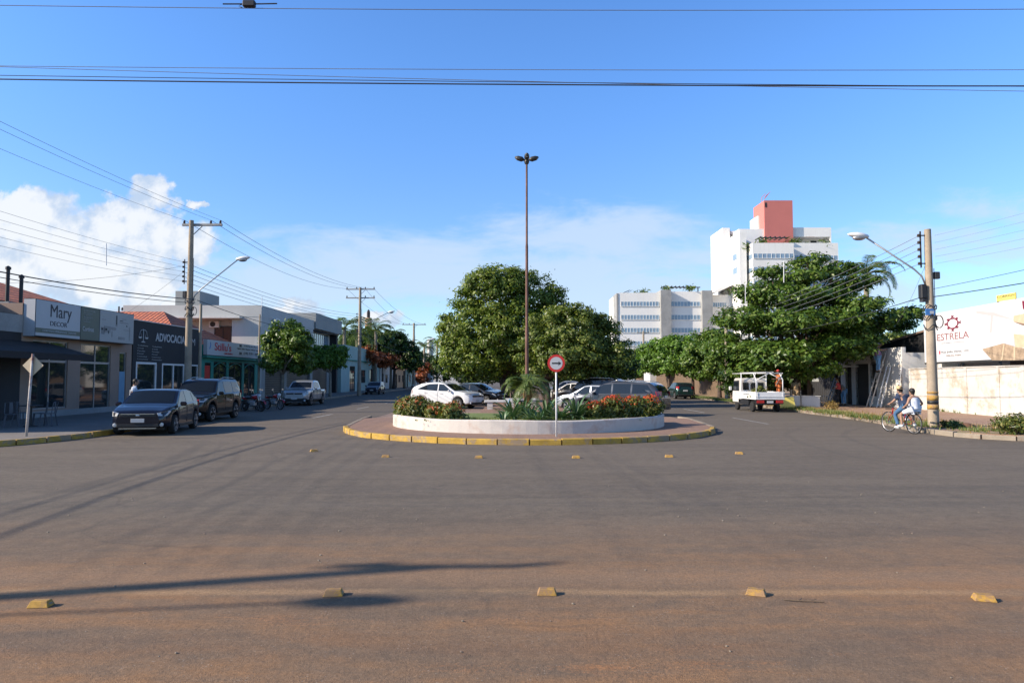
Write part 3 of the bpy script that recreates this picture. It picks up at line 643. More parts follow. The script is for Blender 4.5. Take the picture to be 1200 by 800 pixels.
# ---------------------------------------------------------------- vehicles
PX = {}
def spath(L):  # piecewise profile, lightly smoothed
    xs = np.linspace(min(p[0] for p in L), max(p[0] for p in L), 400); L = sorted(L); zs = np.interp(xs, [p[0] for p in L], [p[1] for p in L])
    k = np.ones(13) / 13; zz = np.convolve(np.pad(zs, 6, 'edge'), k, 'valid'); return lambda x: float(np.interp(x, xs, zz))
def car(name, label, cat, loc, rz, S, pm, group=None):
    t = thing(name, label, cat, loc, rz, group)
    L, W, wr, xf, xr = S['L'], S['W'], S['wr'], S['xf'], S['xr']; hx = L / 2
    top = spath(S['top']); belt = spath(S['belt']); sill = S.get('sill', .24)
    wid = spath([(-hx, W * .40), (-hx + .12, W * .465), (-hx + .5, W * .495), (0, W * .5), (hx - .9, W * .497), (hx - .4, W * .472), (hx - .12, W * .42), (hx, W * .33)])
    def zb(x):
        z = sill + max(0, abs(x) - (hx - .35)) * .35
        for c in (xf, xr):
            r = wr + .065
            if abs(x - c) < r: z = max(z, wr + math.sqrt(r * r - (x - c) ** 2))
        return z
    def up(x):
        zt, zl, w_ = top(x), min(belt(x), top(x) - .03), wid(x); hs = zt - zl; ws = w_ - .035; e = min(.07, hs * .5)
        wrf = ws - .05 - .30 * max(hs - .12, 0); return zt, zl, w_, ws, e, wrf
    def sec(x):
        zt, zl, w_, ws, e, wf = up(x); b = min(zb(x), zl - .06); m = zl - b
        P = [(0, b), (w_ - .10, b), (w_ - .015, b + min(.05, m * .3)), (w_ + .004, b + m * .35), (w_, b + m * .62), (w_ - .004, b + m * .70), (w_ - .018, zl - .02), (ws, zl), (ws + (wf + .045 - ws) * .5, zl + (zt - e - zl) * .5), (wf + .045, zt - e), (wf + .012, zt - e * .38), (wf * .86, zt - .018), (wf * .5, zt - .005), (0, zt)]
        return P
    xs = sorted(set([round(v, 3) for v in np.linspace(-hx, hx, 70)] + [round(c + s * (wr + .064), 3) for c in (xf, xr) for s in (-1, 1)] + [hx - .02, -hx + .02]))
    V, Fc = [], []; n = 14
    for x in xs:
        P = sec(x); V += [(x, y, z) for y, z in P] + [(x, -y, z) for y, z in P[1:-1][::-1]]
    k = 2 * n - 2
    for i in range(len(xs) - 1):
        for j in range(k): Fc.append((i * k + j, i * k + (j + 1) % k, (i + 1) * k + (j + 1) % k, (i + 1) * k + j))
    Fc += [tuple(range(k)), tuple(range((len(xs) - 1) * k, len(xs) * k))]
    MB().add(V, Fc).build('body', pm, t, smooth='auto')
    MB().box(xr - .5, -W / 2 + .22, .17, xf + .5, W / 2 - .22, sill + .35).build('underbody', M['black'], t)
    # side glazing, each pane on the surface of the body side
    def ys(x, z, o=.006):
        zt, zl, w_, ws, e, wf = up(x); f = (z - zl) / max(zt - e - zl, .05); return ws + (wf + .045 - ws) * f + o
    for poly in S['side']:
        for s in (-1, 1):
            V = []; pts = []
            for a, b in zip(poly, poly[1:] + poly[:1]):
                for q in range(4): pts.append((a[0] + (b[0] - a[0]) * q / 4, a[1] + (b[1] - a[1]) * q / 4))
            c = (sum(p[0] for p in pts) / len(pts), sum(p[1] for p in pts) / len(pts))
            V = [(c[0], s * ys(*c), c[1])] + [(x, s * ys(x, z), z) for x, z in pts] + [(x, s * ys(x, z, -.02), z) for x, z in pts]; m = len(pts)
            Fc = [(0, 1 + i, 1 + (i + 1) % m) for i in range(m)] + [(1 + i, 1 + m + i, 1 + m + (i + 1) % m, 1 + (i + 1) % m) for i in range(m)]
            MB().add(V, Fc).build('side_window', M['carglass'], t)
    def screen(nm, xa, xb, fr=.90, off=.010, mat='carglass', ya=None):
        V = []; nx, ny = 8, 9
        for i in range(nx + 1):
            x = xa + (xb - xa) * i / nx; zt, zl, w_, ws, e, wf = up(x); dz = (top(x + .02) - top(x - .02)) / .04; nn = Vector((-dz, 0, 1)).normalized() * off
            for j in range(ny + 1):
                u = (j / ny * 2 - 1); yv = u * (wf * fr if ya is None else ya); a = abs(yv / wf); z = float(np.interp(a, [0, .5, .86, 1.0], [zt, zt - .005, zt - .018, zt - .045]))
                V.append((x + nn.x, yv, z + nn.z))
        Fc = [(i * (ny + 1) + j, i * (ny + 1) + j + 1, (i + 1) * (ny + 1) + j + 1, (i + 1) * (ny + 1) + j) for i in range(nx) for j in range(ny)]
        return MB().add(V, Fc).build(nm, M[mat], t, smooth=True)
    screen('windscreen', *S['ws']); screen('rear_window', *S['rw'])
    # wheels
    for x in (xf, xr):
        for s in (-1, 1):
            key = ('wheel', wr)
            My = Matrix(((1, 0, 0), (0, 0, 1), (0, 1, 0)))
            if key not in PX:
                r = wr; tw = .105; a = MB().lathe([(r * .66, tw), (r * .93, tw), (r, tw * .6), (r, -tw * .6), (r * .93, -tw), (r * .66, -tw), (r * .60, 0), (r * .66, tw)], 28, My)
                w0 = a.build('wheel', M['rubber'], t, smooth='auto'); b = MB().lathe([(r * .68, tw * .96), (r * .64, tw * 1.0), (r * .60, tw * .75), (r * .56, tw * .35), (.02, tw * .3)], 24, My)
                w0d = b.build('rim', M['dsteel'], w0, smooth='auto')
                sp = MB().lathe([(r * .69, tw * .9), (r * .68, tw * 1.02), (r * .62, tw * 1.0), (r * .60, tw * .7)], 24, My)
                for q in range(5):
                    an = q * 2 * math.pi / 5 + .3; sp.bar((.03 * math.cos(an), tw * .72, .03 * math.sin(an)), (r * .65 * math.cos(an), tw * .88, r * .65 * math.sin(an)), .05, .055)
                sp.lathe([(r * .16, tw * .6), (r * .15, tw * .95), (.005, tw * .97)], 12, My)
                sp.build('spokes', M['alloy'], w0, smooth='auto'); PX[key] = w0; o = w0
            else: o = copy_tree(PX[key], t)
            o.location = (x, s * (W / 2 - .105), wr); o.rotation_euler = (0, 0, 0 if s > 0 else math.pi); o.parent = t
    # lamps and trim
    zl = S['lampz']; zt_ = S['tailz']
    def patch(nm, pts, mat, th=.03):   # pts: (x, y, z) quad loop on the shell; mirrored on the other side
        for s in (-1, 1):
            P = [Vector((x, s * y, z)) for x, y, z in pts]; c = sum(P, Vector()) / len(P); q = [p + (c - Vector((0, 0, c.z))).normalized() * 0 - Vector((math.copysign(th, c.x), s * th * .6, 0)) for p in P]; m = len(P)
            MB().add(P + q, [tuple(range(m)), tuple(range(m, 2 * m))] + [(i, (i + 1) % m, m + (i + 1) % m, m + i) for i in range(m)]).build(nm, M[mat], t, bevel=.006)
    xa = lambda d, o=.014: (hx - d, wid(hx - d) + o)
    x0, x1 = hx - .02, hx - S.get('lampl', .42)
    patch('headlight', [(hx - .01 + .02, wid(hx) - .02, zl - .06), (hx - .20 + .012, wid(hx - .2) + .012, zl - .07), (x1, wid(x1) + .008, zl + .05), (x1 + .02, wid(x1) + .004, zl + .09), (hx - .18, wid(hx - .18) + .006, zl + .085), (hx - .01 + .015, wid(hx) - .06, zl + .03)], 'lamp')
    tx = S.get('taill', .16); patch('tail_light', [(-hx - .01, wid(-hx) - .10, zt_ - .12), (-hx + tx, wid(-hx + tx) + .012, zt_ - .10), (-hx + tx + .05, wid(-hx + tx + .05) + .008, zt_ + .12), (-hx - .008, wid(-hx) - .12, zt_ + .12)], 'tail')
    g = MB().box(hx - .06, -W * .30, S['gz'] - .06, hx + .012, W * .30, S['gz'] + .06); g.build('grille', M['black'], t, bevel=.02)
    MB().box(hx - .05, -W * .27, S['gz'] + .035, hx + .022, W * .27, S['gz'] + .055).build('grille_bar', M['chrome'], t)
    MB().box(hx - .06, -W * .34, .28, hx + .010, W * .34, .40).build('bumper_intake', M['black'], t, bevel=.02)
    MB().box(hx - .04, -W * .30, .235, hx + .018, W * .30, .262).build('bumper_lip', M['chrome'], t)
    MB().ell((hx + .014, 0, S['gz'] + .0), .012, .065, .028, 10, 6).build('badge', M['chrome'], t)
    for s in (-1, 1): MB().lathe([(.065, -.03), (.065, .01), (.045, .018), (.005, .02)], 12, Matrix(((0, 0, 1), (1, 0, 0), (0, 1, 0))), (hx - .07, s * W * .375, .36)).build('fog_lamp', M['lamp'], t)
    MB().box(hx, -.20, .435, hx + .028, .20, .56).build('number_plate', M['plate'], t, bevel=.004)
    MB().box(-hx - .028, -.20, S.get('rpz', .75) - .065, -hx + .01, .20, S.get('rpz', .75) + .065).build('number_plate', M['plate'], t, bevel=.004)
    MB().box(-hx - .02, -W * .38, .32, -hx + .05, W * .38, .42).build('rear_valance', M['black'], t, bevel=.02)
    for s in (-1, 1):
        mx = S['mx']; y = wid(mx); z = belt(mx)
        MB().obox((mx, s * (y + .10), z + .07), .10, .20, .14).build('mirror', pm, t, bevel=.03)
        for dx in S['hand']: MB().box(dx - .09, s * (wid(dx) + .002) - .012, belt(dx) - .13, dx + .09, s * (wid(dx) + .002) + .026, belt(dx) - .10).build('door_handle', pm if S.get('bh') is None else M['chrome'], t)
        MB().box(xr + wr + .12, s * (W / 2) - .03, sill - .03, xf - wr - .12, s * (W / 2) + .006, sill + .05).build('sill_trim', M['black'], t)
        # door shut lines
        for dx in S['doors']: MB().box(dx - .006, s * (wid(dx) + .0) - .006, sill + .10, dx + .006, s * (wid(dx) + .0045) + .003, belt(dx) - .03).build('door_seam', M['black'], t)
        if S.get('rails'): 
            a, b = S['rails']; MB().tube([(a, s * (up(a)[5] + .0), top(a) - .01)] + [(a + (b - a) * q / 6, s * (up(a + (b - a) * q / 6)[5]), top(a + (b - a) * q / 6) + .045) for q in range(1, 6)] + [(b, s * up(b)[5], top(b) - .01)], .017, 6).build('roof_rail', M['chrome'], t, smooth=True)
    return t
HATCH = dict(L=4.35, W=1.84, wr=.32, xf=1.30, xr=-1.34, top=[(-2.175, .78), (-2.13, .98), (-1.75, 1.13), (-1.2, 1.40), (-.6, 1.475), (.0, 1.485), (.32, 1.44), (1.12, 1.00), (1.6, .93), (2.0, .80), (2.175, .66)],
    belt=[(-2.175, .72), (-2.0, .93), (-1.6, .99), (0, .95), (1.1, .90), (1.6, .86), (2.0, .74), (2.175, .60)], ws=(.36, 1.06), rw=(-1.98, -1.25), side=[[(.92, .965), (.30, 1.37), (-.02, 1.40), (-.02, .99)], [(-.12, .99), (-.12, 1.405), (-.85, 1.375), (-1.0, 1.01)], [(-1.1, 1.02), (-.97, 1.35), (-1.25, 1.27), (-1.5, 1.05)]],
    lampz=.70, tailz=.92, gz=.66, mx=.80, hand=(.18, -.80), doors=(1.0, -.07, -1.02))
SUV = dict(L=4.7, W=1.86, wr=.37, xf=1.42, xr=-1.33, sill=.36, top=[(-2.35, .95), (-2.32, 1.2), (-2.1, 1.66), (-1.85, 1.80), (-.5, 1.84), (.15, 1.82), (.45, 1.74), (1.05, 1.23), (1.6, 1.17), (2.15, 1.08), (2.35, .82)],
    belt=[(-2.35, .9), (-2.2, 1.18), (0, 1.17), (1.0, 1.12), (1.6, 1.08), (2.1, .98), (2.35, .74)], ws=(.50, 1.0), rw=(-2.28, -2.06), side=[[(.90, 1.19), (.45, 1.65), (.05, 1.70), (.05, 1.20)], [(-.05, 1.20), (-.05, 1.70), (-.95, 1.70), (-.95, 1.21)], [(-1.07, 1.21), (-1.07, 1.69), (-1.72, 1.66), (-1.95, 1.23)]],
    lampz=.92, tailz=1.18, gz=.84, mx=.78, hand=(.22, -.72), doors=(1.0, .0, -1.0), rails=(.0, -1.75), rpz=.95)
CROSS = dict(L=4.3, W=1.80, wr=.335, xf=1.28, xr=-1.33, sill=.28, top=[(-2.15, .88), (-2.12, 1.10), (-1.85, 1.35), (-1.3, 1.55), (-.7, 1.61), (-.1, 1.61), (.25, 1.54), (1.05, 1.08), (1.55, 1.03), (1.95, .92), (2.15, .72)],
    belt=[(-2.15, .82), (-2.0, 1.12), (-1.5, 1.13), (0, 1.04), (1.0, 1.0), (1.55, .96), (1.95, .85), (2.15, .65)], ws=(.32, 1.0), rw=(-2.06, -1.45), side=[[(.86, 1.06), (.25, 1.47), (-.08, 1.50), (-.08, 1.08)], [(-.15, 1.08), (-.15, 1.51), (-.8, 1.49), (-1.45, 1.25), (-1.58, 1.18), (-1.0, 1.13)]],
    lampz=.84, tailz=1.0, gz=.76, mx=.76, hand=(.15, -.95), doors=(.98, -.12, -1.0))
WAGON = dict(L=4.9, W=1.88, wr=.36, xf=1.45, xr=-1.42, sill=.30, top=[(-2.45, .9), (-2.42, 1.1), (-2.15, 1.5), (-1.9, 1.64), (-.6, 1.70), (.1, 1.69), (.5, 1.60), (1.25, 1.12), (1.75, 1.06), (2.2, .96), (2.45, .74)],
    belt=[(-2.45, .84), (-2.3, 1.08), (0, 1.06), (1.2, 1.02), (1.75, .98), (2.2, .88), (2.45, .66)], ws=(.56, 1.18), rw=(-2.37, -2.1), side=[[(1.05, 1.08), (.50, 1.53), (.05, 1.57), (.05, 1.10)], [(-.04, 1.10), (-.04, 1.58), (-.95, 1.58), (-.95, 1.11)], [(-1.04, 1.11), (-1.04, 1.57), (-1.8, 1.53), (-2.08, 1.14)]],
    lampz=.86, tailz=1.10, gz=.78, mx=.9, hand=(.2, -.7), doors=(1.12, .0, -1.0), rails=(.1, -1.9), rpz=.95)
CITY = dict(L=3.9, W=1.68, wr=.30, xf=1.18, xr=-1.27, top=[(-1.95, .8), (-1.92, 1.02), (-1.75, 1.25), (-1.55, 1.42), (-.9, 1.46), (-.2, 1.47), (.25, 1.38), (.95, .98), (1.45, .92), (1.8, .80), (1.95, .62)],
    belt=[(-1.95, .74), (-1.8, .98), (0, .94), (.95, .90), (1.45, .85), (1.8, .73), (1.95, .56)], ws=(.30, .90), rw=(-1.86, -1.62), side=[[(.76, .96), (.22, 1.32), (-.1, 1.37), (-.1, .97)], [(-.18, .97), (-.18, 1.38), (-.98, 1.37), (-1.08, .99)], [(-1.15, 1.0), (-1.07, 1.35), (-1.35, 1.32), (-1.5, 1.04)]],
    lampz=.70, tailz=1.0, gz=.63, mx=.68, hand=(.08, -.8), doors=(.85, -.14, -1.1))
PICK = dict(L=5.2, W=1.80, wr=.36, xf=1.62, xr=-1.48, sill=.38, top=[(-2.6, 1.0), (-2.58, 1.06), (-.95, 1.07), (-.90, 1.3), (-.72, 1.68), (.0, 1.73), (.45, 1.70), (.65, 1.62), (1.18, 1.17), (1.7, 1.12), (2.4, 1.03), (2.6, .8)],
    belt=[(-2.6, .95), (-2.5, 1.02), (-.9, 1.03), (-.8, 1.12), (1.1, 1.08), (1.7, 1.03), (2.4, .94), (2.6, .72)], ws=(.70, 1.13), rw=(-.88, -.74), side=[[(1.02, 1.15), (.64, 1.55), (.24, 1.60), (.24, 1.16)], [(.14, 1.16), (.14, 1.60), (-.55, 1.56), (-.62, 1.17)]],
    lampz=.86, tailz=.92, gz=.82, mx=.92, hand=(.40, -.45), doors=(1.1, .19, -.72), rpz=.6)
M['navy'] = carpaint('navy_car_paint', (0.005, 0.006, 0.014), 0.0); M['cblack'] = carpaint('black_car_paint', (0.004, 0.004, 0.005), 0.0); M['cwhite'] = carpaint('white_car_paint', (0.62, 0.62, 0.61), 0.0)
M['csilver'] = carpaint('silver_car_paint', (0.38, 0.41, 0.44), 0.6); M['cgraph'] = carpaint('graphite_car_paint', (0.045, 0.05, 0.06), 0.5); M['cgreen'] = carpaint('dark_green_car_paint', (0.012, 0.035, 0.030)); M['cblue'] = carpaint('blue_black_car_paint', (0.015, 0.02, 0.035)); M['cred'] = carpaint('red_bike_paint', (0.30, 0.008, 0.012), .2)

car('parked_car', 'navy hatchback with bright headlights, first in the line by the yellow kerb', 'car', (-12.38, 24.6, 0), R(-79), HATCH, M['navy'], 'cars parked along the left kerb')
car('parked_suv', 'black sport utility with roof rails parked behind the navy hatchback', 'car', (-13.75, 31.4, 0), R(-88), SUV, M['cblack'], 'cars parked along the left kerb')
car('parked_pickup', 'silver double cab pickup parked under the round street tree', 'pickup truck', (-14.55, 49.3, 0), R(-89), PICK, M['csilver'], 'cars parked along the left kerb')
car('parked_car', 'small dark blue hatchback far along the left kerb beside a utility pole', 'car', (-15.9, 81.5, 0), R(-91), CITY, M['cblue'], 'cars parked along the left kerb')
g = 'cars parked nose in on the central plaza'
car('parked_car', 'white crossover parked nose in behind the left flower bushes', 'car', (-4.05, 43.4, 0), R(-25), CROSS, M['cwhite'], g)
car('parked_car', 'white car half hidden just beyond the white crossover', 'car', (-3.9, 47.4, 0), R(-25), CITY, M['cwhite'], g)
car('parked_car', 'black hatchback parked between the white cars on the plaza', 'car', (-2.6, 50.3, 0), R(-25), HATCH, M['cblack'], g)
car('parked_car', 'dark green hatchback showing its windscreen beyond the black hatchback', 'car', (-2.75, 54.2, 0), R(-25), HATCH, M['cgreen'], g)
car('parked_car', 'silver hatchback farthest in the left row of the plaza', 'car', (-2.6, 59.2, 0), R(-12), CITY, M['csilver'], g)
car('parked_car', 'graphite estate car with sun glinting on its windows, behind the right flower bushes', 'car', (5.35, 35.3, 0), R(150), WAGON, M['cgraph'], g)
car('parked_car', 'pale silver hatchback nosing out behind the graphite estate car', 'car', (4.7, 39.6, 0), R(150), HATCH, M['csilver'], g)
car('parked_suv', 'dark roofed sport utility in the shade beyond the pale silver hatchback', 'car', (5.0, 44.3, 0), R(152), SUV, M['cblack'], g)
car('parked_car', 'white hatchback deep in the tree shade on the right side of the plaza', 'car', (5.0, 58.0, 0), R(152), CITY, M['cwhite'], g)
car('parked_car', 'silver crossover deep under the big plaza tree', 'car', (5.0, 66.0, 0), R(180), CROSS, M['csilver'], g)
car('parked_car', 'dark green hatchback seen from behind in the shade of the clipped trees', 'car', (15.35, 64.0, 0), R(90), CITY, M['cgreen'])

# small flat-bed truck seen from behind
def flatbed():
    t = thing('flatbed_truck', 'small white flatbed truck with a ladder rack parked under the spreading tree', 'truck', (13.95, 39.9, 0), R(90))
    wm = M['wpaint']; tr = paint('old_white_truck_paint', (0.72, 0.71, 0.68), .45, .06, 1.5, 0, (.34, .27, .20), .6, (.46, .66), coat=.3)
    cabp = [(.62, .45), (2.05, .45), (2.12, .75), (2.05, 1.05), (1.72, 1.78), (1.6, 1.86), (.72, 1.86), (.62, 1.75)]
    MB().prismy(cabp, -.76, .76).build('cab', tr, t, bevel=.04)
    for s in (-1, 1):
        a, b = sorted((s * .762, s * .775)); MB().prismy([(.80, 1.12), (1.98, 1.12), (1.70, 1.70), (.80, 1.72)], a, b).build('side_window', M['carglass'], t)
        MB().obox((2.0, s * .90, 1.25), .08, .16, .22).build('mirror', wm, t, bevel=.02)
        MB().obox((2.12, s * .58, .72), .06, .22, .16).build('headlight', M['lamp'], t, bevel=.01)
    MB().add([(2.062, -.66, 1.10), (2.062, .66, 1.10), (1.755, .62, 1.74), (1.755, -.62, 1.74), (2.05, -.66, 1.09), (2.05, .66, 1.09), (1.74, .62, 1.73), (1.74, -.62, 1.73)], [(0, 1, 2, 3), (0, 4, 5, 1), (1, 5, 6, 2), (2, 6, 7, 3), (3, 7, 4, 0)]).build('windscreen', M['carglass'], t)
    rw = MB()
    for y in (-.40, .03, .46): rw.box(.600, y - .19, 1.18, .616, y + .15, 1.60)
    rw.build('rear_window', M['carglass'], t)
    MB().box(-1.95, -.78, .70, .58, .78, .78).build('load_floor', wm, t)
    for s in (-1, 1):
        a, b = sorted((s * .78, s * .745)); sd = MB().box(-1.95, a, .78, .58, b, 1.10)
        o = sd.build('side_board', wm, t)
        r = MB()
        for x in (-1.9, -1.1, -.3, .5): r.box(x - .03, min(a, b) - .012, .76, x + .03, max(a, b) + .012, 1.12)
        r.build('stake', wm, o)
    tg = MB().box(-1.99, -.78, .70, -1.955, .78, 1.10).build('tailgate', wm, t)
    MB().box(-2.02, -.70, .80, -1.995, -.68, 1.08).box(-2.02, .68, .80, -1.995, .70, 1.08).box(-2.015, -.76, .84, -1.995, .76, .86).build('hinges', wm, tg)
    for s in (-1, 1): MB().box(-1.99, s * .52 - .20, .50, -1.95, s * .52 + .20, .66).build('tail_light', M['tail'], t, bevel=.01)
    MB().box(-1.985, -.17, .50, -1.96, .17, .63).build('number_plate', M['plate'], t)
    MB().box(-1.9, -.40, .42, 1.9, -.30, .62).box(-1.9, .30, .42, 1.9, .40, .62).box(-1.93, -.72, .45, -1.88, .72, .52).box(-1.6, -.6, .40, 1.9, .6, .68).box(-.75, -.76, .36, .95, .76, .66).build('chassis', M['black'], t)
    My = Matrix(((1, 0, 0), (0, 0, 1), (0, 1, 0))); first = None
    for x in (-1.15, 1.45):
        for s in (-1, 1):
            if first is None:
                first = MB().lathe([(.18, .08), (.26, .08), (.28, .05), (.28, -.05), (.26, -.08), (.18, -.08)], 24, My).build('wheel', M['rubber'], t, smooth='auto')
                MB().lathe([(.19, .07), (.17, .075), (.10, .03), (.05, .06), (.01, .06)], 20, My).build('rim', M['steel'], first, smooth='auto'); o = first
            else: o = copy_tree(first, t)
            o.location = (x, s * .66, .28); o.rotation_euler = (0, 0, 0 if s > 0 else math.pi)
    rk = MB(); ft = 2.12
    for s in (-1, 1):
        rk.tube([(2.25, s * .66, ft), (-1.92, s * .72, ft)], .025, 6); rk.tube([(-1.92, s * .72, 1.1), (-1.92, s * .72, 1.75), (-1.5, s * .72, ft)], .028, 6); rk.tube([(.55, s * .72, 1.1), (.55, s * .72, ft)], .028, 6)
        rk.tube([(-1.9, s * .72, ft), (-1.0, s * .72, 1.5)], .018, 6)
    for x in (-1.9, -1.1, -.3, .5, 1.3, 2.2): rk.tube([(x, -.7, ft), (x, .7, ft)], .02, 6)
    rk.tube([(-1.92, -.72, 1.75), (-1.92, 0, ft)], .022, 6); rk.tube([(-1.92, .72, 1.75), (-1.92, 0, ft)], .022, 6)
    rk.build('ladder_rack', wm, t, smooth=True)
    lt = text('lettering', 'TRANSPORTE', M['signgtxt'], None, 0, 0, .08, 1.0); lt.parent = t; lt.rotation_euler = (0, 0, R(180)); lt.location = (.0, .80, .93)
    l = thing('ladder', 'aluminium ladder lying flat on the rack of the white truck', 'ladder', (13.95, 39.9, 2.175), R(90)); m = MB()
    for y in (-.2, .2): m.bar((-2.0, y, 0), (2.3, y, 0), .03, .06)
    m.build('rail', M['steel'], l); m = MB()
    for i in range(14): m.tube([(-1.9 + i * .31, -.2, 0), (-1.9 + i * .31, .2, 0)], .014, 6)
    m.build('rungs', M['steel'], l)
    # load: cut branches
    rng = np.random.default_rng(5); bl = [((0, 0, .28), (.45, .45, .34)), ((-.3, .1, .2), (.3, .3, .22))]
    tl = thing('branch_load', 'pile of cut green branches standing in the bed of the white truck', 'cut branches', (13.75, 38.9, .78)); P, N = clump_points(bl, 900, rng, .14, .3, .3); P[:, 2] = np.abs(P[:, 2]); leaf_mesh('leaves', P, N, .10, M['lf_bush'], tl, 1.8, rng)
    m = MB()
    for _ in range(8): limb(m, (rng.uniform(-.3, .3), rng.uniform(-.3, .3), 0.01), (rng.uniform(-.5, .5), rng.uniform(-.5, .5), .6), .02, .008, rng, n=3, sides=5)
    m.build('branches', M['bark'], tl)
flatbed()

def motorcycle(name, label, loc, rz, body, group=None):
    t = thing(name, label, 'motorcycle', loc, rz, group); My = Matrix(((1, 0, 0), (0, 0, 1), (0, 1, 0))); first = None
    for x in (.62, -.62):
        if first is None:
            first = MB().lathe([(.24, .04), (.28, .045), (.30, 0), (.28, -.045), (.24, -.04), (.24, .04)], 24, My).build('wheel', M['rubber'], t, smooth='auto'); sp = MB().lathe([(.245, .025), (.225, .025), (.225, -.025), (.245, -.025), (.245, .025)], 24, My)
            for k in range(10):
                a = k * math.pi / 5; sp.bar((0, 0, 0), (.235 * math.cos(a), 0, .235 * math.sin(a)), .012)
            sp.lathe([(.05, .05), (.05, -.05)], 10, My); sp.build('rim', M['alloy'], first); o = first
        else: o = copy_tree(first, t)
        o.location = (x, 0, .30)
    MB().tube([(.62, .07, .30), (.40, .07, .85), (.36, .07, .95)], .022, 6).tube([(.62, -.07, .30), (.40, -.07, .85), (.36, -.07, .95)], .022, 6).build('fork', M['chrome'], t, smooth=True)
    MB().tube([(.30, -.34, 1.02), (.36, -.18, .98), (.36, .18, .98), (.30, .34, 1.02)], .014, 6).build('handlebar', M['black'], t, smooth=True)
    MB().ell((.16, 0, .78), .26, .14, .13).build('fuel_tank', body, t, smooth=True)
    MB().ell((-.30, 0, .76), .36, .13, .07).build('seat', M['black'], t, smooth=True)
    MB().ell((-.62, 0, .72), .22, .10, .08).build('tail_fairing', body, t, smooth=True)
    MB().tube([(.42, 0, .80), (.12, 0, .42), (-.28, 0, .40), (-.62, 0, .30)], .03, 6).tube([(.38, 0, .72), (-.45, 0, .70), (-.62, .1, .32)], .022, 6).build('frame', M['dsteel'], t)
    MB().obox((.02, 0, .44), .34, .22, .26).build('engine', M['steel'], t, bevel=.04)
    MB().tube([(.15, .10, .36), (.0, .14, .28), (-.6, .15, .34)], [.02, .03, .045], 8).build('exhaust', M['chrome'], t, smooth=True)
    MB().ell((.46, 0, .86), .10, .11, .11).build('headlight', M['lamp'], t, smooth=True)
    fd = MB(); 
    V = []
    for i in range(9):
        a = R(20 + i * 15)
        for y in (-.06, .06): V.append((.62 + .34 * math.cos(a), y, .30 + .34 * math.sin(a)))
    fd.add(V, [(2 * i, 2 * i + 1, 2 * i + 3, 2 * i + 2) for i in range(8)]).build('front_mudguard', body, t)
    for s in (-1, 1): MB().tube([(.33, s * .26, 1.0), (.30, s * .33, 1.16)], .007, 5).obox((.30, s * .35, 1.19), .02, .12, .08).build('mirror', M['chrome'], t)
    MB().tube([(0, .12, .25), (-.08, .28, .0)], .012, 5).build('kickstand', M['black'], t)
    return t
gm = 'motorcycles parked at the left kerb'
motorcycle('motorcycle', 'red motorcycle with a white front fairing parked beside the silver pickup', (-14.1, 41.6, 0), R(-35), M['cred'], gm)
motorcycle('motorcycle', 'dark red motorcycle parked just behind the black sport utility', (-14.5, 39.3, 0), R(-25), M['cred'], gm)
motorcycle('motorcycle', 'black motorcycle between the two red motorcycles and the kerb', (-15.0, 40.4, 0), R(-30), M['cblack'], gm)
fg = 'motorcycles far down the left street'
for i, (x, y, c, lab) in enumerate([(-13.9, 98, 'cblack', 'tiny black motorcycle far down the left street, leftmost of its row'), (-13.2, 101, 'cgreen', 'tiny green motorcycle far down the left street, middle of its row'), (-12.2, 104, 'cred', 'tiny red motorcycle far down the left street, next to the white crossover in view')]):
    motorcycle('motorcycle', lab, (x, y, 0), R(-70), M[c], fg)

# ---------------------------------------------------------------- people
def hand(mb, wrist, dirv, side):
    """palm with five fingers, slightly curled"""
    d = Vector(dirv).normalized(); s = Vector(side).normalized(); nrm = d.cross(s)
    mb.tube([wrist, wrist + d * .04, wrist + d * .085], [.024, .036, .034], 6)
    for k, (o, ln) in enumerate(((-.030, .065), (-.010, .078), (.010, .074), (.030, .056))):
        b = wrist + d * .08 + s * o; m_ = b + d * ln * .5 + nrm * .004; mb.tube([b, m_, b + d * ln * .9 + nrm * .022], [.0095, .009, .007], 5)
    b = wrist + d * .02 - s * .03; mb.tube([b, b - s * .03 + d * .03, b - s * .035 + d * .062], [.012, .011, .009], 5)
STAND = dict(pel=(0, 0, .95), sp=(0, 0, 1.14), ch=(0, 0, 1.34), nk=(0, 0, 1.47), hd=(.02, 0, 1.60), hl=(0, .095, .90), kl=(.02, .11, .50), al=(-.02, .12, .08), tl=(.13, .13, .035), hr=(0, -.095, .90), kr=(.02, -.11, .50), ar=(-.02, -.12, .08), tr=(.13, -.13, .035),
    sl=(0, .18, 1.39), el=(-.02, .24, 1.12), wl=(.08, .26, .88), sr=(0, -.18, 1.39), er=(-.02, -.24, 1.12), wr=(.08, -.26, .88))
def skinmesh(name, nodes, edges, rad, mat, parent, sub=1):
    keys = list(nodes); me = bpy.data.meshes.new(name); me.from_pydata([nodes[k] for k in keys], [(keys.index(a), keys.index(b)) for a, b in edges], [])
    o = bpy.data.objects.new(name + '_sk', me); C.objects.link(o); m = o.modifiers.new('s', 'SKIN'); sv = me.skin_vertices[0].data
    for i, k in enumerate(keys):
        r = rad[k]; sv[i].radius = (r, r) if not isinstance(r, tuple) else r
    sv[0].use_root = True; o.modifiers.new('u', 'SUBSURF').levels = sub
    dg = bpy.context.evaluated_depsgraph_get(); dg.update(); nm = bpy.data.meshes.new_from_object(o.evaluated_get(dg)); bpy.data.objects.remove(o)
    nm.name = name; nm.materials.clear(); nm.materials.append(mat); nm.polygons.foreach_set('use_smooth', [True] * len(nm.polygons))
    q = bpy.data.objects.new(name, nm); C.objects.link(q); q.parent = parent; return q
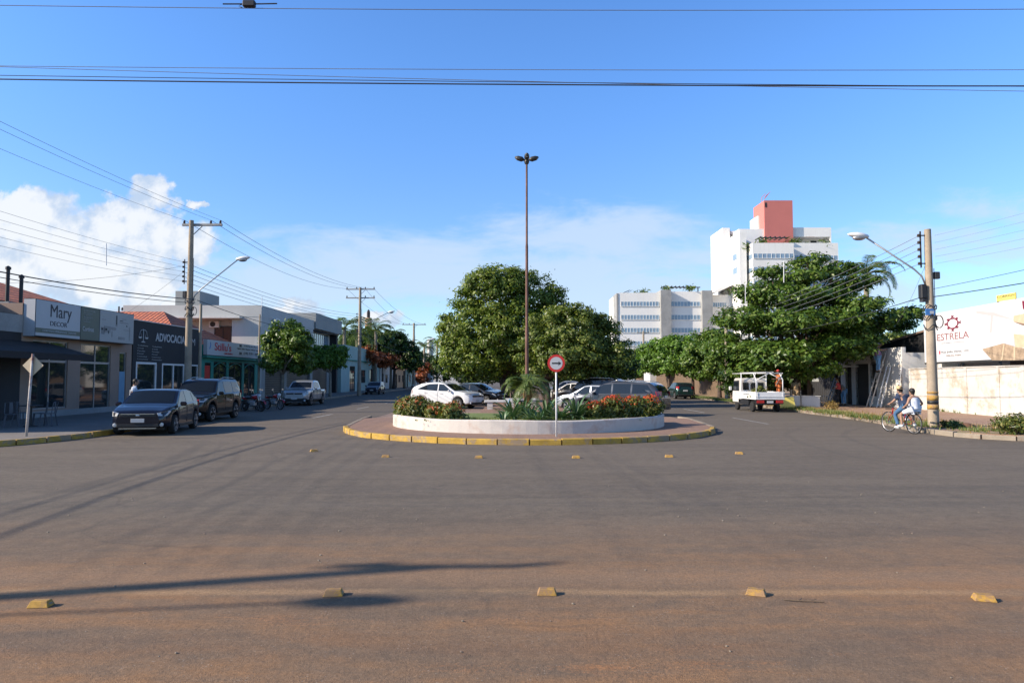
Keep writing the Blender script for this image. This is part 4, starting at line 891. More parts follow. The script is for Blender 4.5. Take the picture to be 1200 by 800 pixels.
def person(label, loc, rz, top, bottom, pose=None, scale=1.0, hair='hair', skirt=None, hat=None, skin='skin', sleeves=True, short=False, shoes='black', build=1.0, group=None):
    J = dict(STAND); J.update(pose or {}); J = {k: Vector(v) for k, v in J.items()}
    t = thing('person', label, 'person', loc, rz, group); t.scale = (scale,) * 3
    E = [('pel', 'sp'), ('sp', 'ch'), ('ch', 'nk'), ('pel', 'hl'), ('hl', 'kl'), ('kl', 'al'), ('al', 'tl'), ('pel', 'hr'), ('hr', 'kr'), ('kr', 'ar'), ('ar', 'tr'), ('ch', 'sl'), ('sl', 'el'), ('el', 'wl'), ('ch', 'sr'), ('sr', 'er'), ('er', 'wr')]
    rad = dict(pel=.125, sp=.12, ch=.135, nk=.055, hl=.085, kl=.055, al=.038, tl=.03, hr=.085, kr=.055, ar=.038, tr=.03, sl=.055, el=.04, wl=.027, sr=.055, er=.04, wr=.027)
    b = skinmesh('body', {k: J[k] for k in J if k != 'hd'}, E, rad, M[skin], t)
    up = (J['hd'] - J['nk']).normalized(); hc = J['hd'] + up * .02
    fwd = Vector((1, 0, 0)); mb = MB()
    mb.tube([J['nk'] - up * .03, J['nk'] + up * .07], [.055, .05], 10)
    mb.lathe([(.012, -.125), (.045, -.11), (.066, -.07), (.078, -.02), (.082, .03), (.074, .08), (.05, .115), (.012, .128)], 14, Matrix(((1.12, 0, 0), (0, .92, 0), (0, 0, 1))), hc)
    mb.ell(hc + Vector((.095, 0, -.015)), .018, .012, .022, 6, 5); mb.ell(hc + Vector((-.005, .078, -.01)), .018, .010, .03, 6, 5); mb.ell(hc + Vector((-.005, -.078, -.01)), .018, .010, .03, 6, 5)
    for s, w_, e in ((1, J['wl'], J['el']), (-1, J['wr'], J['er'])): hand(mb, w_, (w_ - e), Vector((1, 0, 0)) if abs((w_ - e).normalized().x) < .7 else Vector((0, 1, 0)))
    # one continuous figure: head and hands joined into the body mesh
    me = bpy.data.meshes.new('body2'); me.from_pydata(mb.v, [], mb.f); me.update(); bm = bmesh.new(); bm.from_mesh(b.data); bm.from_mesh(me); bmesh.ops.recalc_face_normals(bm, faces=bm.faces)
    for f in bm.faces: f.smooth = True
    bm.to_mesh(b.data); bm.free(); bpy.data.meshes.remove(me)
    ey = MB()
    for s in (-1, 1): ey.ell(hc + Vector((.080, s * .028, .02)), .010, .012, .008, 6, 4)
    ey.ell(hc + Vector((.078, 0, -.062)), .010, .022, .006, 6, 4); ey.build('face_features', M['hair'], t)
    r2 = dict(rad); pad = .014
    T = {k: J[k] for k in ('sp', 'pel', 'ch', 'sl', 'sr')}; te = [('pel', 'sp'), ('sp', 'ch'), ('ch', 'sl'), ('ch', 'sr')]; tr_ = dict(pel=.155 * build, sp=.165 * build, ch=.185, sl=.092, sr=.092)
    if sleeves:
        for s in 'lr':
            T['m' + s] = J['s' + s].lerp(J['e' + s], .62 if not sleeves == 'long' else 1.0); te.append(('s' + s, 'm' + s)); tr_['m' + s] = .062
            if sleeves == 'long': T['w' + s] = J['e' + s].lerp(J['w' + s], .92); te.append(('m' + s, 'w' + s)); tr_['w' + s] = .038
    skinmesh('shirt', T, te, tr_, top, t)
    B = {k: J[k] for k in ('pel', 'hl', 'hr')}; be = [('pel', 'hl'), ('pel', 'hr')]; br = dict(pel=.150 * build, hl=.115, hr=.115)
    for s in 'lr':
        B['k' + s] = J['k' + s] if not short else J['h' + s].lerp(J['k' + s], .9); be.append(('h' + s, 'k' + s)); br['k' + s] = .072
        if not short: B['a' + s] = J['k' + s].lerp(J['a' + s], .92); be.append(('k' + s, 'a' + s)); br['a' + s] = .058
    skinmesh('shorts' if short else 'trousers', B, be, br, bottom, t)
    for s in 'lr':
        a, q = J['a' + s], J['t' + s]; MB().tube([a + Vector((-.03, 0, -.02)), a + Vector((.03, 0, -.028)), q + Vector((0, 0, 0)), q + (q - a).normalized() * .05], [.045, .05, .042, .022], 8).build('shoe', M[shoes], t, smooth=True)
    if hair: MB().lathe([(.088, .0), (.092, .05), (.082, .095), (.055, .13), (.01, .142)], 14, Matrix(((1.14, 0, 0), (0, .94, 0), (0, 0, 1))), hc + Vector((-.022, 0, -.005))).ell(hc + Vector((-.055, 0, -.02)), .055, .075, .085, 10, 7).build('hair', M[hair], t, smooth=True)
    if hat:
        if hat == 'straw': MB().lathe([(.19, .055), (.185, .045), (.10, .06), (.095, .12), (.075, .155), (.01, .16)], 18, None, hc).build('hat', M['straw'], t, smooth=True)
        else: MB().lathe([(.094, .03), (.096, .07), (.078, .115), (.01, .138)], 14, None, hc).obox(hc + Vector((.12, 0, .045)), .12, .13, .012).build('cap', M[hat], t, smooth=True)
    return t
M['c_red'] = cloth('red_shirt', (0.50, 0.06, 0.06)); M['c_black'] = cloth('black_cloth', (0.02, 0.02, 0.024)); M['c_navy'] = cloth('navy_cloth', (0.025, 0.04, 0.085)); M['c_jean'] = cloth('jeans', (0.06, 0.14, 0.26)); M['c_ljean'] = cloth('light_jeans', (0.16, 0.34, 0.58))
M['c_white'] = cloth('white_cloth', (0.68, 0.72, 0.80)); M['c_pur'] = cloth('purple_shirt', (0.30, 0.20, 0.36)); M['c_khaki'] = cloth('khaki_cloth', (0.30, 0.21, 0.12)); M['c_orange'] = cloth('orange_cloth', (0.55, 0.16, 0.05)); M['c_grey'] = cloth('grey_cloth', (0.20, 0.20, 0.20))
P_ = person
P_('person in a white top and dark helmet standing behind the nose of the navy hatchback', (-14.0, 26.0, SW), R(20), M['c_white'], M['c_black'], scale=.97, pose=dict(hd=(.05, 0, 1.58)))
P_('person in a red shirt and black trousers standing at the dark gate', (20.0, 43.0, SW), R(150), M['c_red'], M['c_black'], hair='hair', pose=dict(el=(.10, .26, 1.14), wl=(.22, .16, 1.10)))
P_('person in pale shirt and jeans bending beside the one in red', (20.7, 43.8, SW), R(200), M['c_grey'], M['c_ljean'], pose=dict(pel=(-.05, 0, .90), sp=(.06, 0, 1.08), ch=(.20, 0, 1.20), nk=(.31, 0, 1.26), hd=(.42, 0, 1.32), sl=(.22, .18, 1.22), sr=(.22, -.18, 1.22), el=(.30, .20, .98), er=(.30, -.20, .98), wl=(.42, .14, .80), wr=(.42, -.14, .80)))
up_ = dict(el=(.20, .20, 1.52), wl=(.34, .14, 1.72), er=(.16, -.24, 1.30), wr=(.36, -.18, 1.36))
P_('person in a dark shirt high on a ladder painting under the tree canopy', (21.65, 46.6, 1.15), R(0), M['c_navy'], M['c_black'], pose=up_)
P_('person in purple on a ladder painting the top of the white wall', (21.65, 41.4, 2.18), R(0), M['c_pur'], M['c_ljean'], pose=up_, hat='c_pur')
P_('worker in a red cap and orange clothes standing beside the bed of the white truck', (15.45, 40.6, SW + .45), R(180), M['c_orange'], M['c_orange'], hat='c_red', skin='skind', pose=dict(el=(.12, .25, 1.2), wl=(.32, .2, 1.2)))
P_('person in khaki seen from behind, working beside the white block under the tree', (17.0, 42.0, SW), R(60), M['c_khaki'], M['c_khaki'], skin='skind', pose=dict(hd=(.12, 0, 1.54), nk=(.05, 0, 1.45), wl=(.25, .2, 1.05), wr=(.25, -.2, 1.05)))
# ladders the painters stand on
def stepladder(label, x, y, h, wtop):
    l = thing('ladder', label, 'ladder', (x, y, SW)); m = MB()
    for s in (-.22, .22): m.bar((-.75, s, 0), (.30, s, h), .035, .07)
    m.build('rail', M['steel'], l); m = MB()
    for i in range(int(h / .3)):
        u = (i + 1) * .3 / h; 
        if u < 1: m.tube([(-.75 + 1.05 * u, -.22, h * u), (-.75 + 1.05 * u, .22, h * u)], .016, 6)
    m.build('rungs', M['steel'], l)
stepladder('aluminium ladder leaning on the gatehouse wall under the painter in purple', 21.75, 41.4, 3.3, 0)
stepladder('aluminium ladder in the shade under the painter in the dark shirt', 21.75, 46.6, 3.0, 0)

# bicycle with two riders
BX, BY, BA = 13.2, 23.85, R(104)
def bicycle():
    t = thing('bicycle', 'red bicycle carrying a rider and a passenger along the right kerb', 'bicycle', (BX, BY, 0), BA); My = Matrix(((1, 0, 0), (0, 0, 1), (0, 1, 0))); r = .335; first = None
    for x in (.54, -.54):
        if first is None:
            first = MB().tube([(r * math.cos(a), 0, r * math.sin(a)) for a in np.linspace(0, 2 * math.pi, 37)], .019, 6, cap=False).build('wheel', M['rubber'], t, smooth=True); sp = MB()
            sp.tube([((r - .028) * math.cos(a), 0, (r - .028) * math.sin(a)) for a in np.linspace(0, 2 * math.pi, 37)], .010, 5, cap=False)
            for k in range(18):
                a = k * math.pi / 9; sp.tube([(0, .03 * (-1) ** k, 0), ((r - .03) * math.cos(a), 0, (r - .03) * math.sin(a))], .0018, 4)
            sp.lathe([(.02, .04), (.02, -.04)], 8, My); sp.build('rim', M['alloy'], first); o = first
        else: o = copy_tree(first, t)
        o.location = (x, 0, r + .016)
    z = r + .016; f = MB(); bb = (-.10, 0, .30); sd = (-.24, 0, .80); hd = (.34, 0, .82); hb = (.37, 0, .66)
    for a, b, q in ((bb, sd, .016), (sd, hd, .015), (bb, hb, .018), (hd, hb, .02)): f.tube([a, b], q, 8)
    for s in (-.05, .05): f.tube([bb, (-.54, s, z)], .010, 6); f.tube([(-.22, 0, .74), (-.54, s, z)], .009, 6); f.tube([hb, (.43, s, .55), (.54, s, z)], .011, 6)
    f.build('frame', M['cred'], t, smooth=True)
    MB().tube([hd, (.32, 0, .96)], .013, 6).tube([(.18, .27, 1.0), (.30, .2, 1.0), (.34, 0, .96), (.30, -.2, 1.0), (.18, -.27, 1.0)], .012, 6).build('handlebar', M['dsteel'], t, smooth=True)
    MB().ell((-.27, 0, .85), .14, .08, .035).tube([(-.24, 0, .78), (-.26, 0, .84)], .012, 6).build('saddle', M['black'], t, smooth=True)
    MB().box(-.78, -.07, .73, -.32, .07, .75).tube([(-.72, .06, .74), (-.54, .07, z)], .006, 5).tube([(-.72, -.06, .74), (-.54, -.07, z)], .006, 5).build('rear_rack', M['dsteel'], t)
    MB().lathe([(.09, .012), (.09, -.012)], 18, My, (-.10, .05, .30)).bar((-.10, .06, .30), (-.02, .09, .16), .02).bar((-.10, -.06, .30), (-.18, -.09, .44), .02).box(-.07, .08, .15, .03, .17, .17).box(-.23, -.17, .43, -.13, -.08, .45).build('crank', M['steel'], t)
    m = MB()
    for q in range(4):
        zz = .78 + q * .05; k = .11 + q * .012; m.tube([(.50 + k * math.cos(a), k * 1.2 * math.sin(a), zz) for a in np.linspace(0, 2 * math.pi, 13)], .005, 4, cap=False)
    for a in np.linspace(0, 2 * math.pi, 17): m.tube([(.50 + .11 * math.cos(a), .13 * math.sin(a), .78), (.50 + .15 * math.cos(a), .18 * math.sin(a), .93)], .004, 4)
    m.build('basket', M['dsteel'], t)
bicycle()
P_('cyclist in a straw hat and navy shirt riding the red bicycle', (BX, BY, 0), BA, M['c_navy'], M['c_jean'], hair='hair', hat='straw', sleeves=True, scale=.97, pose=dict(pel=(-.25, 0, .93), sp=(-.20, 0, 1.08), ch=(-.10, 0, 1.25), nk=(-.04, 0, 1.36), hd=(.02, 0, 1.47), hl=(-.22, .09, .91), kl=(.12, .14, .66), al=(-.02, .13, .24), tl=(.10, .14, .20), hr=(-.22, -.09, .91), kr=(.16, -.14, .78), ar=(-.16, -.13, .50), tr=(-.04, -.14, .47),
   sl=(-.10, .18, 1.29), sr=(-.10, -.18, 1.29), el=(.04, .27, 1.10), er=(.04, -.27, 1.10), wl=(.17, .27, 1.03), wr=(.17, -.27, 1.03)), shoes='wpaint')
P_('passenger in a white dress sitting sideways on the rear rack of the red bicycle', (BX, BY, 0), BA, M['c_white'], M['c_white'], hair='hair', short=True, sleeves=False, scale=.98, pose=dict(pel=(-.60, 0, .86), sp=(-.60, 0, 1.02), ch=(-.57, 0, 1.18), nk=(-.54, 0, 1.29), hd=(-.50, 0, 1.40), hl=(-.58, .09, .83), kl=(-.25, .24, .68), al=(-.30, .24, .30), tl=(-.19, .26, .26), hr=(-.58, -.09, .83), kr=(-.25, -.24, .68), ar=(-.34, -.24, .32), tr=(-.23, -.26, .28),
   sl=(-.58, .17, 1.22), sr=(-.58, -.17, 1.22), el=(-.62, .30, 1.02), er=(-.62, -.32, 1.02), wl=(-.42, .24, .92), wr=(-.42, -.30, .92)), shoes='wpaint')
# ---------------------------------------------------------------- buildings
def wall_open(mb, x0, x1, z0, z1, th, ops, y0=0.0):
    """a wall slab on y0..y0+th with rectangular openings (a, b, c, d)"""
    xs = sorted({x0, x1, *[o[0] for o in ops], *[o[1] for o in ops]}); zs = sorted({z0, z1, *[o[2] for o in ops], *[o[3] for o in ops]})
    for a, b in zip(xs[:-1], xs[1:]):
        run = None
        for c, d in zip(zs[:-1], zs[1:]):
            inside = any(o[0] - 1e-6 <= a and b <= o[1] + 1e-6 and o[2] - 1e-6 <= c and d <= o[3] + 1e-6 for o in ops)
            if not inside: mb.box(a, y0, c, b, y0 + th, d)
    return mb
def frame(name, mat, parent, a, b, c, d, w_=.06, y0=.05, dp=.08, cols=1, rows=1, glass='shopglass', gl='pane', rail=None):
    m = MB(); e = .003
    m.box(a + e, y0, c, a + w_, y0 + dp, d - e).box(b - w_, y0, c, b - e, y0 + dp, d - e).box(a + w_, y0, d - w_, b - w_, y0 + dp, d - e).box(a + w_, y0, c, b - w_, y0 + dp, c + w_)
    for i in range(1, cols): x = a + (b - a) * i / cols; m.box(x - w_ / 2, y0 + .01, c + w_, x + w_ / 2, y0 + dp - .01, d - w_)
    for i in range(1, rows): z = c + (d - c) * i / rows; m.box(a + w_, y0 + .015, z - w_ / 2, b - w_, y0 + dp - .015, z + w_ / 2)
    if rail: m.box(a + w_, y0 + .005, rail - .05, b - w_, y0 + dp - .005, rail + .05)
    f = m.build(name, mat, parent); MB().box(a + .01, y0 + dp * .45, c + .01, b - .01, y0 + dp * .55, d - .01).build(gl, M[glass], f); return f
def hip(x0, x1, y0, y1, z0, zr, along='x', inset=None, ov=.4, th=.10):
    x0 -= ov; x1 += ov; y0 -= ov; y1 += ov
    if along == 'x': i = inset if inset is not None else (y1 - y0) / 2; ym = (y0 + y1) / 2; r = [(x0 + i, ym, zr), (x1 - i, ym, zr)]
    else: i = inset if inset is not None else (x1 - x0) / 2; xm = (x0 + x1) / 2; r = [(xm, y0 + i, zr), (xm, y1 - i, zr)]
    b = [(x0, y0, z0), (x1, y0, z0), (x1, y1, z0), (x0, y1, z0)]; bb = [(x, y, z0 - th) for x, y, _ in b]
    vs = b + r + bb
    if along == 'x': fs = [(0, 1, 5, 4), (1, 2, 5), (2, 3, 4, 5), (3, 0, 4)]
    else: fs = [(0, 1, 4), (1, 2, 5, 4), (2, 3, 5), (3, 0, 4, 5)]
    fs += [(0, 1, 7, 6), (1, 2, 8, 7), (2, 3, 9, 8), (3, 0, 6, 9), (6, 7, 8, 9)]
    return MB().add(vs, fs)
def acunit(parent, x, y, z, s=1.0):
    a = MB().box(x - .42 * s, y - .32, z - .28 * s, x + .42 * s, y, z + .28 * s).build('air_conditioner', M['wpaint'], parent, bevel=.02)
    MB().lathe([(.22 * s, 0), (.22 * s, .02), (.19 * s, .025), (.01, .02)], 18, Matrix(((1, 0, 0), (0, 0, -1), (0, 1, 0))), (x - .1 * s, y - .32, z)).build('fan_grille', M['black'], a)
    return a
FX = -20.5
def left_frame(y0): return (FX, y0, 0), R(90)
# --- cafe, far left
loc, rz = left_frame(20.7)
b = thing('cafe_building', 'low dark fronted cafe with a red tiled roof and charcoal awning, at the left edge', 'building', loc, rz)
m = MB(); wall_open(m, 0, 8.5, SW, 4.5, .25, [(.6, 3.6, SW, 2.9), (4.0, 7.3, SW, 3.0)]); m.box(0, .25, SW, .2, 8, 4.5); m.box(8.3, .25, SW, 8.5, 8, 4.5); m.box(.2, 7.8, SW, 8.3, 8, 4.5); m.build('wall', M['dgrey'], b)
MB().box(0, -.04, 3.75, 8.5, -.002, 4.48).build('parapet', M['conc2'], b)
frame('window', M['black'], b, .6, 3.6, SW, 2.9, cols=2); f = frame('shopfront', M['black'], b, 4.0, 7.3, SW, 3.0, cols=2)
for (x, z, s, c) in ((4.8, 1.7, .5, 'bluep'), (4.6, 2.5, .35, 'teal'), (5.6, 2.2, .3, 'red')):     # flower shapes stuck on the glass
    m = MB()
    for k in range(6): a = k * math.pi / 3; m.prismy([(x + math.cos(a - .22) * s * .25, z + math.sin(a - .22) * s * .25), (x + math.cos(a) * s, z + math.sin(a) * s), (x + math.cos(a + .22) * s * .25, z + math.sin(a + .22) * s * .25)], .040, .046)
    m.build('window_sticker', M[c], f)
MB().box(.2, .3, 4.0, 8.3, 7.8, 4.2).build('flat_roof', M['conc2'], b)
for x, y, z1 in ((9.1, 1.1, 6.5), (9.25, .62, 6.15)):
    c_ = MB().tube([(x, y, 4.4), (x, y, z1)], .075, 8).lathe([(.11, 0), (.11, .1), (.02, .16)], 8, None, (x, y, z1)).build('flue', M['black'], b)
# awning
aw = thing('awning', 'charcoal fabric awning sloping over the cafe pavement', 'awning', loc, rz)
MB().add([(1, 0, 3.45), (10.2, 0, 3.40), (10.2, -2.0, 2.85), (1, -2.0, 2.85), (1, 0, 3.41), (10.2, 0, 3.36), (10.2, -2.0, 2.81), (1, -2.0, 2.81)], [(0, 1, 2, 3), (4, 5, 6, 7), (0, 1, 5, 4), (1, 2, 6, 5), (2, 3, 7, 6), (3, 0, 4, 7)]).box(1, -2.03, 2.60, 10.2, -2.0, 2.86).build('canopy', M['awning'], aw)
m = MB()
for x in (1.1, 4.1, 7.1, 10.1): m.bar((x, -.01, 2.9), (x, -1.95, 2.80), .04)
m.build('support_arms', M['dsteel'], aw)
tr = thing('tiled_roof_house', 'house with a weathered red clay tile roof rising behind the curtain shop', 'house', (0, 0, 0))
MB().box(-33, 21.5, 0, -22.3, 38.5, 5.2).build('wall', M['brownwall'], tr); hip(-33, -22.3, 21.5, 37.6, 5.2, 7.35, 'y', 4.2).build('roof', M['tiley'], tr)
# --- curtain shop
loc, rz = left_frame(29.2)
b = thing('curtain_shop', 'beige fronted curtain shop with tall glass bays below its long sign', 'shop', loc, rz); L = 8.5
m = MB(); ops = [(.7, 3.1, .5, 3.5), (4.05, 6.55, .3, 3.5), (7.35, 8.0, .3, 3.2)]; wall_open(m, 0, L, SW, 5.0, .25, ops); m.box(0, .25, SW, .2, 9, 5.0); m.box(L - .2, .25, SW, L, 9, 5.0); m.box(.2, 8.8, SW, L - .2, 9, 5); m.build('wall', M['beige'], b)
MB().box(.2, .25, 4.6, L - .2, 8.8, 4.75).build('flat_roof', M['conc2'], b)
frame('shop_window', M['steel'], b, *ops[0][:2], *ops[0][2:], cols=2, rail=2.6); frame('glass_door', M['steel'], b, *ops[1][:2], *ops[1][2:], cols=2, rail=2.6)
f = frame('side_door', M['steel'], b, *ops[2][:2], *ops[2][2:], cols=1); MB().box(7.42, .03, .35, 7.93, .045, 2.2).build('blue_panel', M['bluepan'], f)
MB().box(.9, .15, 2.0, 1.35, .155, 2.5).box(1.9, .15, 1.7, 2.6, .155, 2.5).build('notices', M['signw'], b)
MB().box(0, -.04, SW, L, -.003, .42).build('plinth', M['conc2'], b)
MB().box(-.0, .6, 5.0, L + 1, 6, 5.06).build('roof_slab', M['conc2'], b)
# its sign
s = thing('shop_sign', 'long shop sign reading Mary DECOR with a green panel and pictures', 'sign', (FX, 29.25, 0), rz); SL = 7.65
MB().box(0, -.50, 3.62, SL, -.01, 5.20).build('cabinet', M['black'], s)
MB().box(.0, -.5, 3.62, -.012, -.02, 5.17).build('end_panel', M['signw'], s)
MB().box(.03, -.515, 3.65, 3.05, -.502, 5.17).build('white_panel', M['signw'], s); MB().box(.03, -.522, 3.78, 3.05, -.517, 3.98).build('green_strip', M['signg'], s)
MB().box(3.10, -.515, 3.65, 4.55, -.502, 5.17).build('olive_panel', M['signg'], s); MB().box(4.60, -.515, 3.65, SL - .03, -.502, 5.17).build('picture_panel', M['signgtxt'], s)
text('lettering', 'Mary', M['signtxt'], s, .95, 4.32, .72, 1.45, y=-.520); text('lettering', 'DECOR', M['signtxt'], s, .95, 4.12, .20, 1.15, y=-.520)
text('lettering', 'CORTINAS PERSIANAS TAPETES', M['signw'], s, .45, 3.84, .08, 2.3, y=-.526)
text('lettering', 'Cortinas', M['signw'], s, 3.25, 4.05, .22, .85, y=-.520)
for i in range(6): text('lettering', ['DECOR', 'Persianas', 'Tapetes', 'Almofadas', 'Papel', 'Colchas'][i], M['signgtxt'], s, 3.3, 4.98 - i * .10, .055, [.9, .65, .55, .65, .4, .5][i], y=-.520)
m = MB(); rnd = random.Random(4)   # greyish room picture: sofa, cushions, curtain
for (a, c, e, d) in ((4.7, 4.0, 5.0, 4.35), (4.95, 4.1, 5.5, 4.42), (5.5, 4.25, 6.0, 4.4), (4.75, 4.7, 5.1, 4.74), (5.95, 4.45, 6.1, 5.0), (6.3, 4.65, 7.1, 4.7), (6.5, 4.85, 6.9, 4.88), (5.6, 3.9, 5.68, 4.2), (6.2, 3.8, 6.8, 3.95), (7.2, 3.8, 7.28, 4.5), (6.7, 4.3, 7.3, 4.33)): m.box(a, -.520, c, e, -.516, d)
m.build('picture', M['conc2'], s); m = MB()
for (a, c, e, d) in ((4.72, 4.2, 4.85, 4.3), (5.05, 4.2, 5.2, 4.3), (5.98, 4.55, 6.05, 5.0), (5.3, 4.05, 5.36, 4.2), (6.9, 4.5, 7.0, 4.56), (6.3, 4.75, 6.6, 4.78)): m.box(a, -.524, c, e, -.521, d)
m.build('picture_dark', M['dgrey'], s)
MB().tube([(6.75, -.2, 5.2), (6.75, -.2, 5.55)], .04, 8).ell((7.05, -.2, 5.45), .05, .05, .09, 8, 6).tube([(7.05, -.2, 5.2), (7.05, -.2, 5.4)], .015, 6).build('bracket', M['black'], s)
ho = thing('low_roofed_house', 'house with a flat sunlit brown roof behind the shop signs', 'house', (0, 0, 0))
MB().box(-34, 36.5, 0, -24.8, 41.3, 5.7).build('wall', M['brownwall'], ho); hip(-34, -24.8, 36.5, 41.3, 5.7, 6.35, 'x', 2.6, ov=.6).build('roof', M['terrawall'], ho)
# --- law office
loc, rz = left_frame(37.8)
b = thing('law_office', 'charcoal law office with white framed doors and the scales of justice on its front', 'office', loc, rz); L = 8.35
m = MB(); ops = [(.35, 2.55, SW, 2.75), (3.2, 6.0, .5, 2.72), (6.5, 7.9, .5, 2.72)]; wall_open(m, 0, L, SW, 5.0, .25, ops); m.box(0, .25, SW, .2, 7, 5.0); m.box(L - .2, .25, SW, L, 7, 4.9); m.box(.2, 6.8, SW, L - .2, 7, 4.9); m.build('wall', M['dgrey'], b)
MB().box(-.02, -.05, 5.0, L + .02, .35, 5.05).build('coping', M['white'], b); MB().box(.2, .25, 4.4, L - .2, 6.8, 4.5).build('flat_roof', M['conc2'], b)
frame('entrance_door', M['wpaint'], b, *ops[0][:2], *ops[0][2:], w_=.12, y0=-.02, dp=.14); frame('window', M['wpaint'], b, *ops[1][:2], *ops[1][2:], w_=.10, y0=-.02, dp=.14, cols=2); frame('window', M['wpaint'], b, *ops[2][:2], *ops[2][2:], w_=.10, y0=-.02, dp=.14)
m = MB(); x, z = 1.0, 3.85     # scales of justice
m.box(x - .02, -.04, z, x + .02, -.01, z + .72).prismy([(x - .22, z - .02), (x + .22, z - .02), (x + .1, z + .05), (x - .1, z + .05)], -.04, -.01)
m.tube([(x - .34, -.03, z + .60), (x - .15, -.03, z + .68), (x, -.03, z + .66), (x + .15, -.03, z + .68), (x + .34, -.03, z + .60)], .016, 5)
for s_ in (-1, 1):
    cx = x + s_ * .34; m.tube([(cx, -.03, z + .60), (cx - .14, -.03, z + .28)], .008, 4).tube([(cx, -.03, z + .60), (cx + .14, -.03, z + .28)], .008, 4)
    m.prismy([(cx - .18, z + .28), (cx + .18, z + .28), (cx + .09, z + .19), (cx - .09, z + .19)], -.04, -.01)
m.build('scales_emblem', M['signw'], b)
text('lettering', 'ADVOCACIA', M['signw'], b, 2.35, 3.98, .48, 3.6, y=-.02, bold=.02); text('lettering', "E M", M['signw'], b, 6.25, 3.95, .42, 1.1, y=-.02)
m = MB()
for cx, n_ in ((.45, 6), (2.0, 6)):
    for i in range(n_):
        text('name_line', ['Trabalhista', 'Civil', 'Familia', 'Penal', 'Contratos', 'Consumidor'][i], M['signgtxt'], b, cx, 3.62 - i * .15, .07, [1.1, .6, .8, .6, 1.0, 1.15][i], y=-.015)
hr_ = thing('tiled_roof_house', 'house with a bright red clay hip roof between the law office and the grey building', 'house', (0, 0, 0))
MB().box(-38, 46.4, 0, -22.2, 56.5, 4.3).build('wall', M['brownwall'], hr_); hip(-38, -22.2, 46.4, 56.5, 4.3, 6.75, 'x', 3.9).build('roof', M['tilex'], hr_)
# --- green salon
loc, rz = left_frame(46.2)
b = thing('hair_salon', 'teal green hair salon with arched windows under a white sign', 'shop', loc, rz); L = 10.8
m = MB(); ops = [(.5, 1.5, .8, 2.9), (1.9, 4.1, .5, 3.0), (4.5, 7.0, .5, 3.0), (7.4, 9.6, SW, 3.0)]; wall_open(m, 0, L, SW, 4.1, .25, ops); m.box(0, .25, SW, .2, 9, 4.1); m.box(L - .2, .25, SW, L, 9, 4.1); m.box(.2, 8.8, SW, L - .2, 9, 4.1); m.build('wall', M['teal'], b)
MB().box(.2, .25, 3.9, L - .2, 8.8, 4.0).build('flat_roof', M['conc2'], b)
MB().box(0, -.35, 3.22, L, -.005, 3.34).build('canopy_slab', M['teal'], b)
for k, o_ in enumerate(ops):
    f = frame('window' if k < 3 else 'door', M['dsteel'], b, *o_[:2], *o_[2:], w_=.06, cols=2 if k else 1)
    if k:
        a, c = o_[:2]; mb = MB(); mb.tube([(a + (c - a) * t, -.01, 2.62 + .30 * math.sin(math.pi * t)) for t in np.linspace(0, 1, 11)], .035, 5); mb.build('arch', M['teal'], f)
    else: MB().box(.6, .03, 1.1, 1.4, .045, 2.7).build('poster', M['red'], f)
s = thing('shop_sign', "white shop sign with red lettering reading Stillu's above the teal salon", 'sign', (FX, 46.3, 0), rz)
MB().box(0, -.32, 3.40, 10.5, -.06, 4.42).build('board', M['signw'], s)
text('lettering', "Stillu's", M['redtxt'], s, 1.15, 3.74, .56, 2.8, y=-.33, bold=.012); text('lettering', 'CABELEIREIROS', M['redtxt'], s, 2.7, 3.52, .12, 1.5, y=-.33)
text('lettering', 'DEPILAÇÃO', M['signtxt'], s, 6.4, 4.20, .14, 2.6, y=-.33); text('lettering', 'Cabelo  Unhas  Manicure  Pedicure  Limpeza', M['signtxt'], s, 5.0, 3.95, .14, 4.6, y=-.33); text('lettering', '(18) 3281-2084', M['signtxt'], s, 6.3, 3.60, .22, 3.2, y=-.33)
MB().box(5.45, -.336, 4.16, 5.85, -.325, 4.34).box(5.45, -.336, 3.6, 5.9, -.325, 3.78).build('phone_marks', M['signtxt'], s); MB().tube([(.35, -.33, 3.8), (.5, -.33, 4.1), (.42, -.33, 4.25)], .03, 5).build('ribbon_mark', M['bluep'], s)

# --- grey two storey building
b = thing('grey_building', 'modern grey two storey building with air conditioners and a square roof tower', 'building', (0, 0, 0))
m = MB(); m.box(-31.5, 58.6, 0, -22.9, 72, 6.7); m.box(-22.88, 57.02, 4.2, FX, 72, 6.86); m.box(-22.88, 57.02, SW, FX, 57.3, 4.2); m.box(-22.88, 57.3, 4.1, FX - .01, 72, 4.2); m.build('wall', M['lgrey'], b)
MB().box(-31.8, 57.0, 6.86, FX + .02, 72.2, 7.8).build('parapet', M['lgrey'], b); MB().box(-29.5, 56.3, 6.70, -22.0, 60, 6.855).build('roof_slab', M['white'], b)
MB().box(-29.0, 60, 7.8, -26.9, 64.0, 9.35).build('roof_tower', M['grey'], b)
f = thing('tmp', 'x', 'x'); bpy.data.objects.remove(f)
f = frame('window', M['black'], b, -24.95, -23.5, 4.9, 6.2, y0=58.5, dp=.09, cols=2); acunit(b, -24.9, 58.6, 6.35, 1.0)
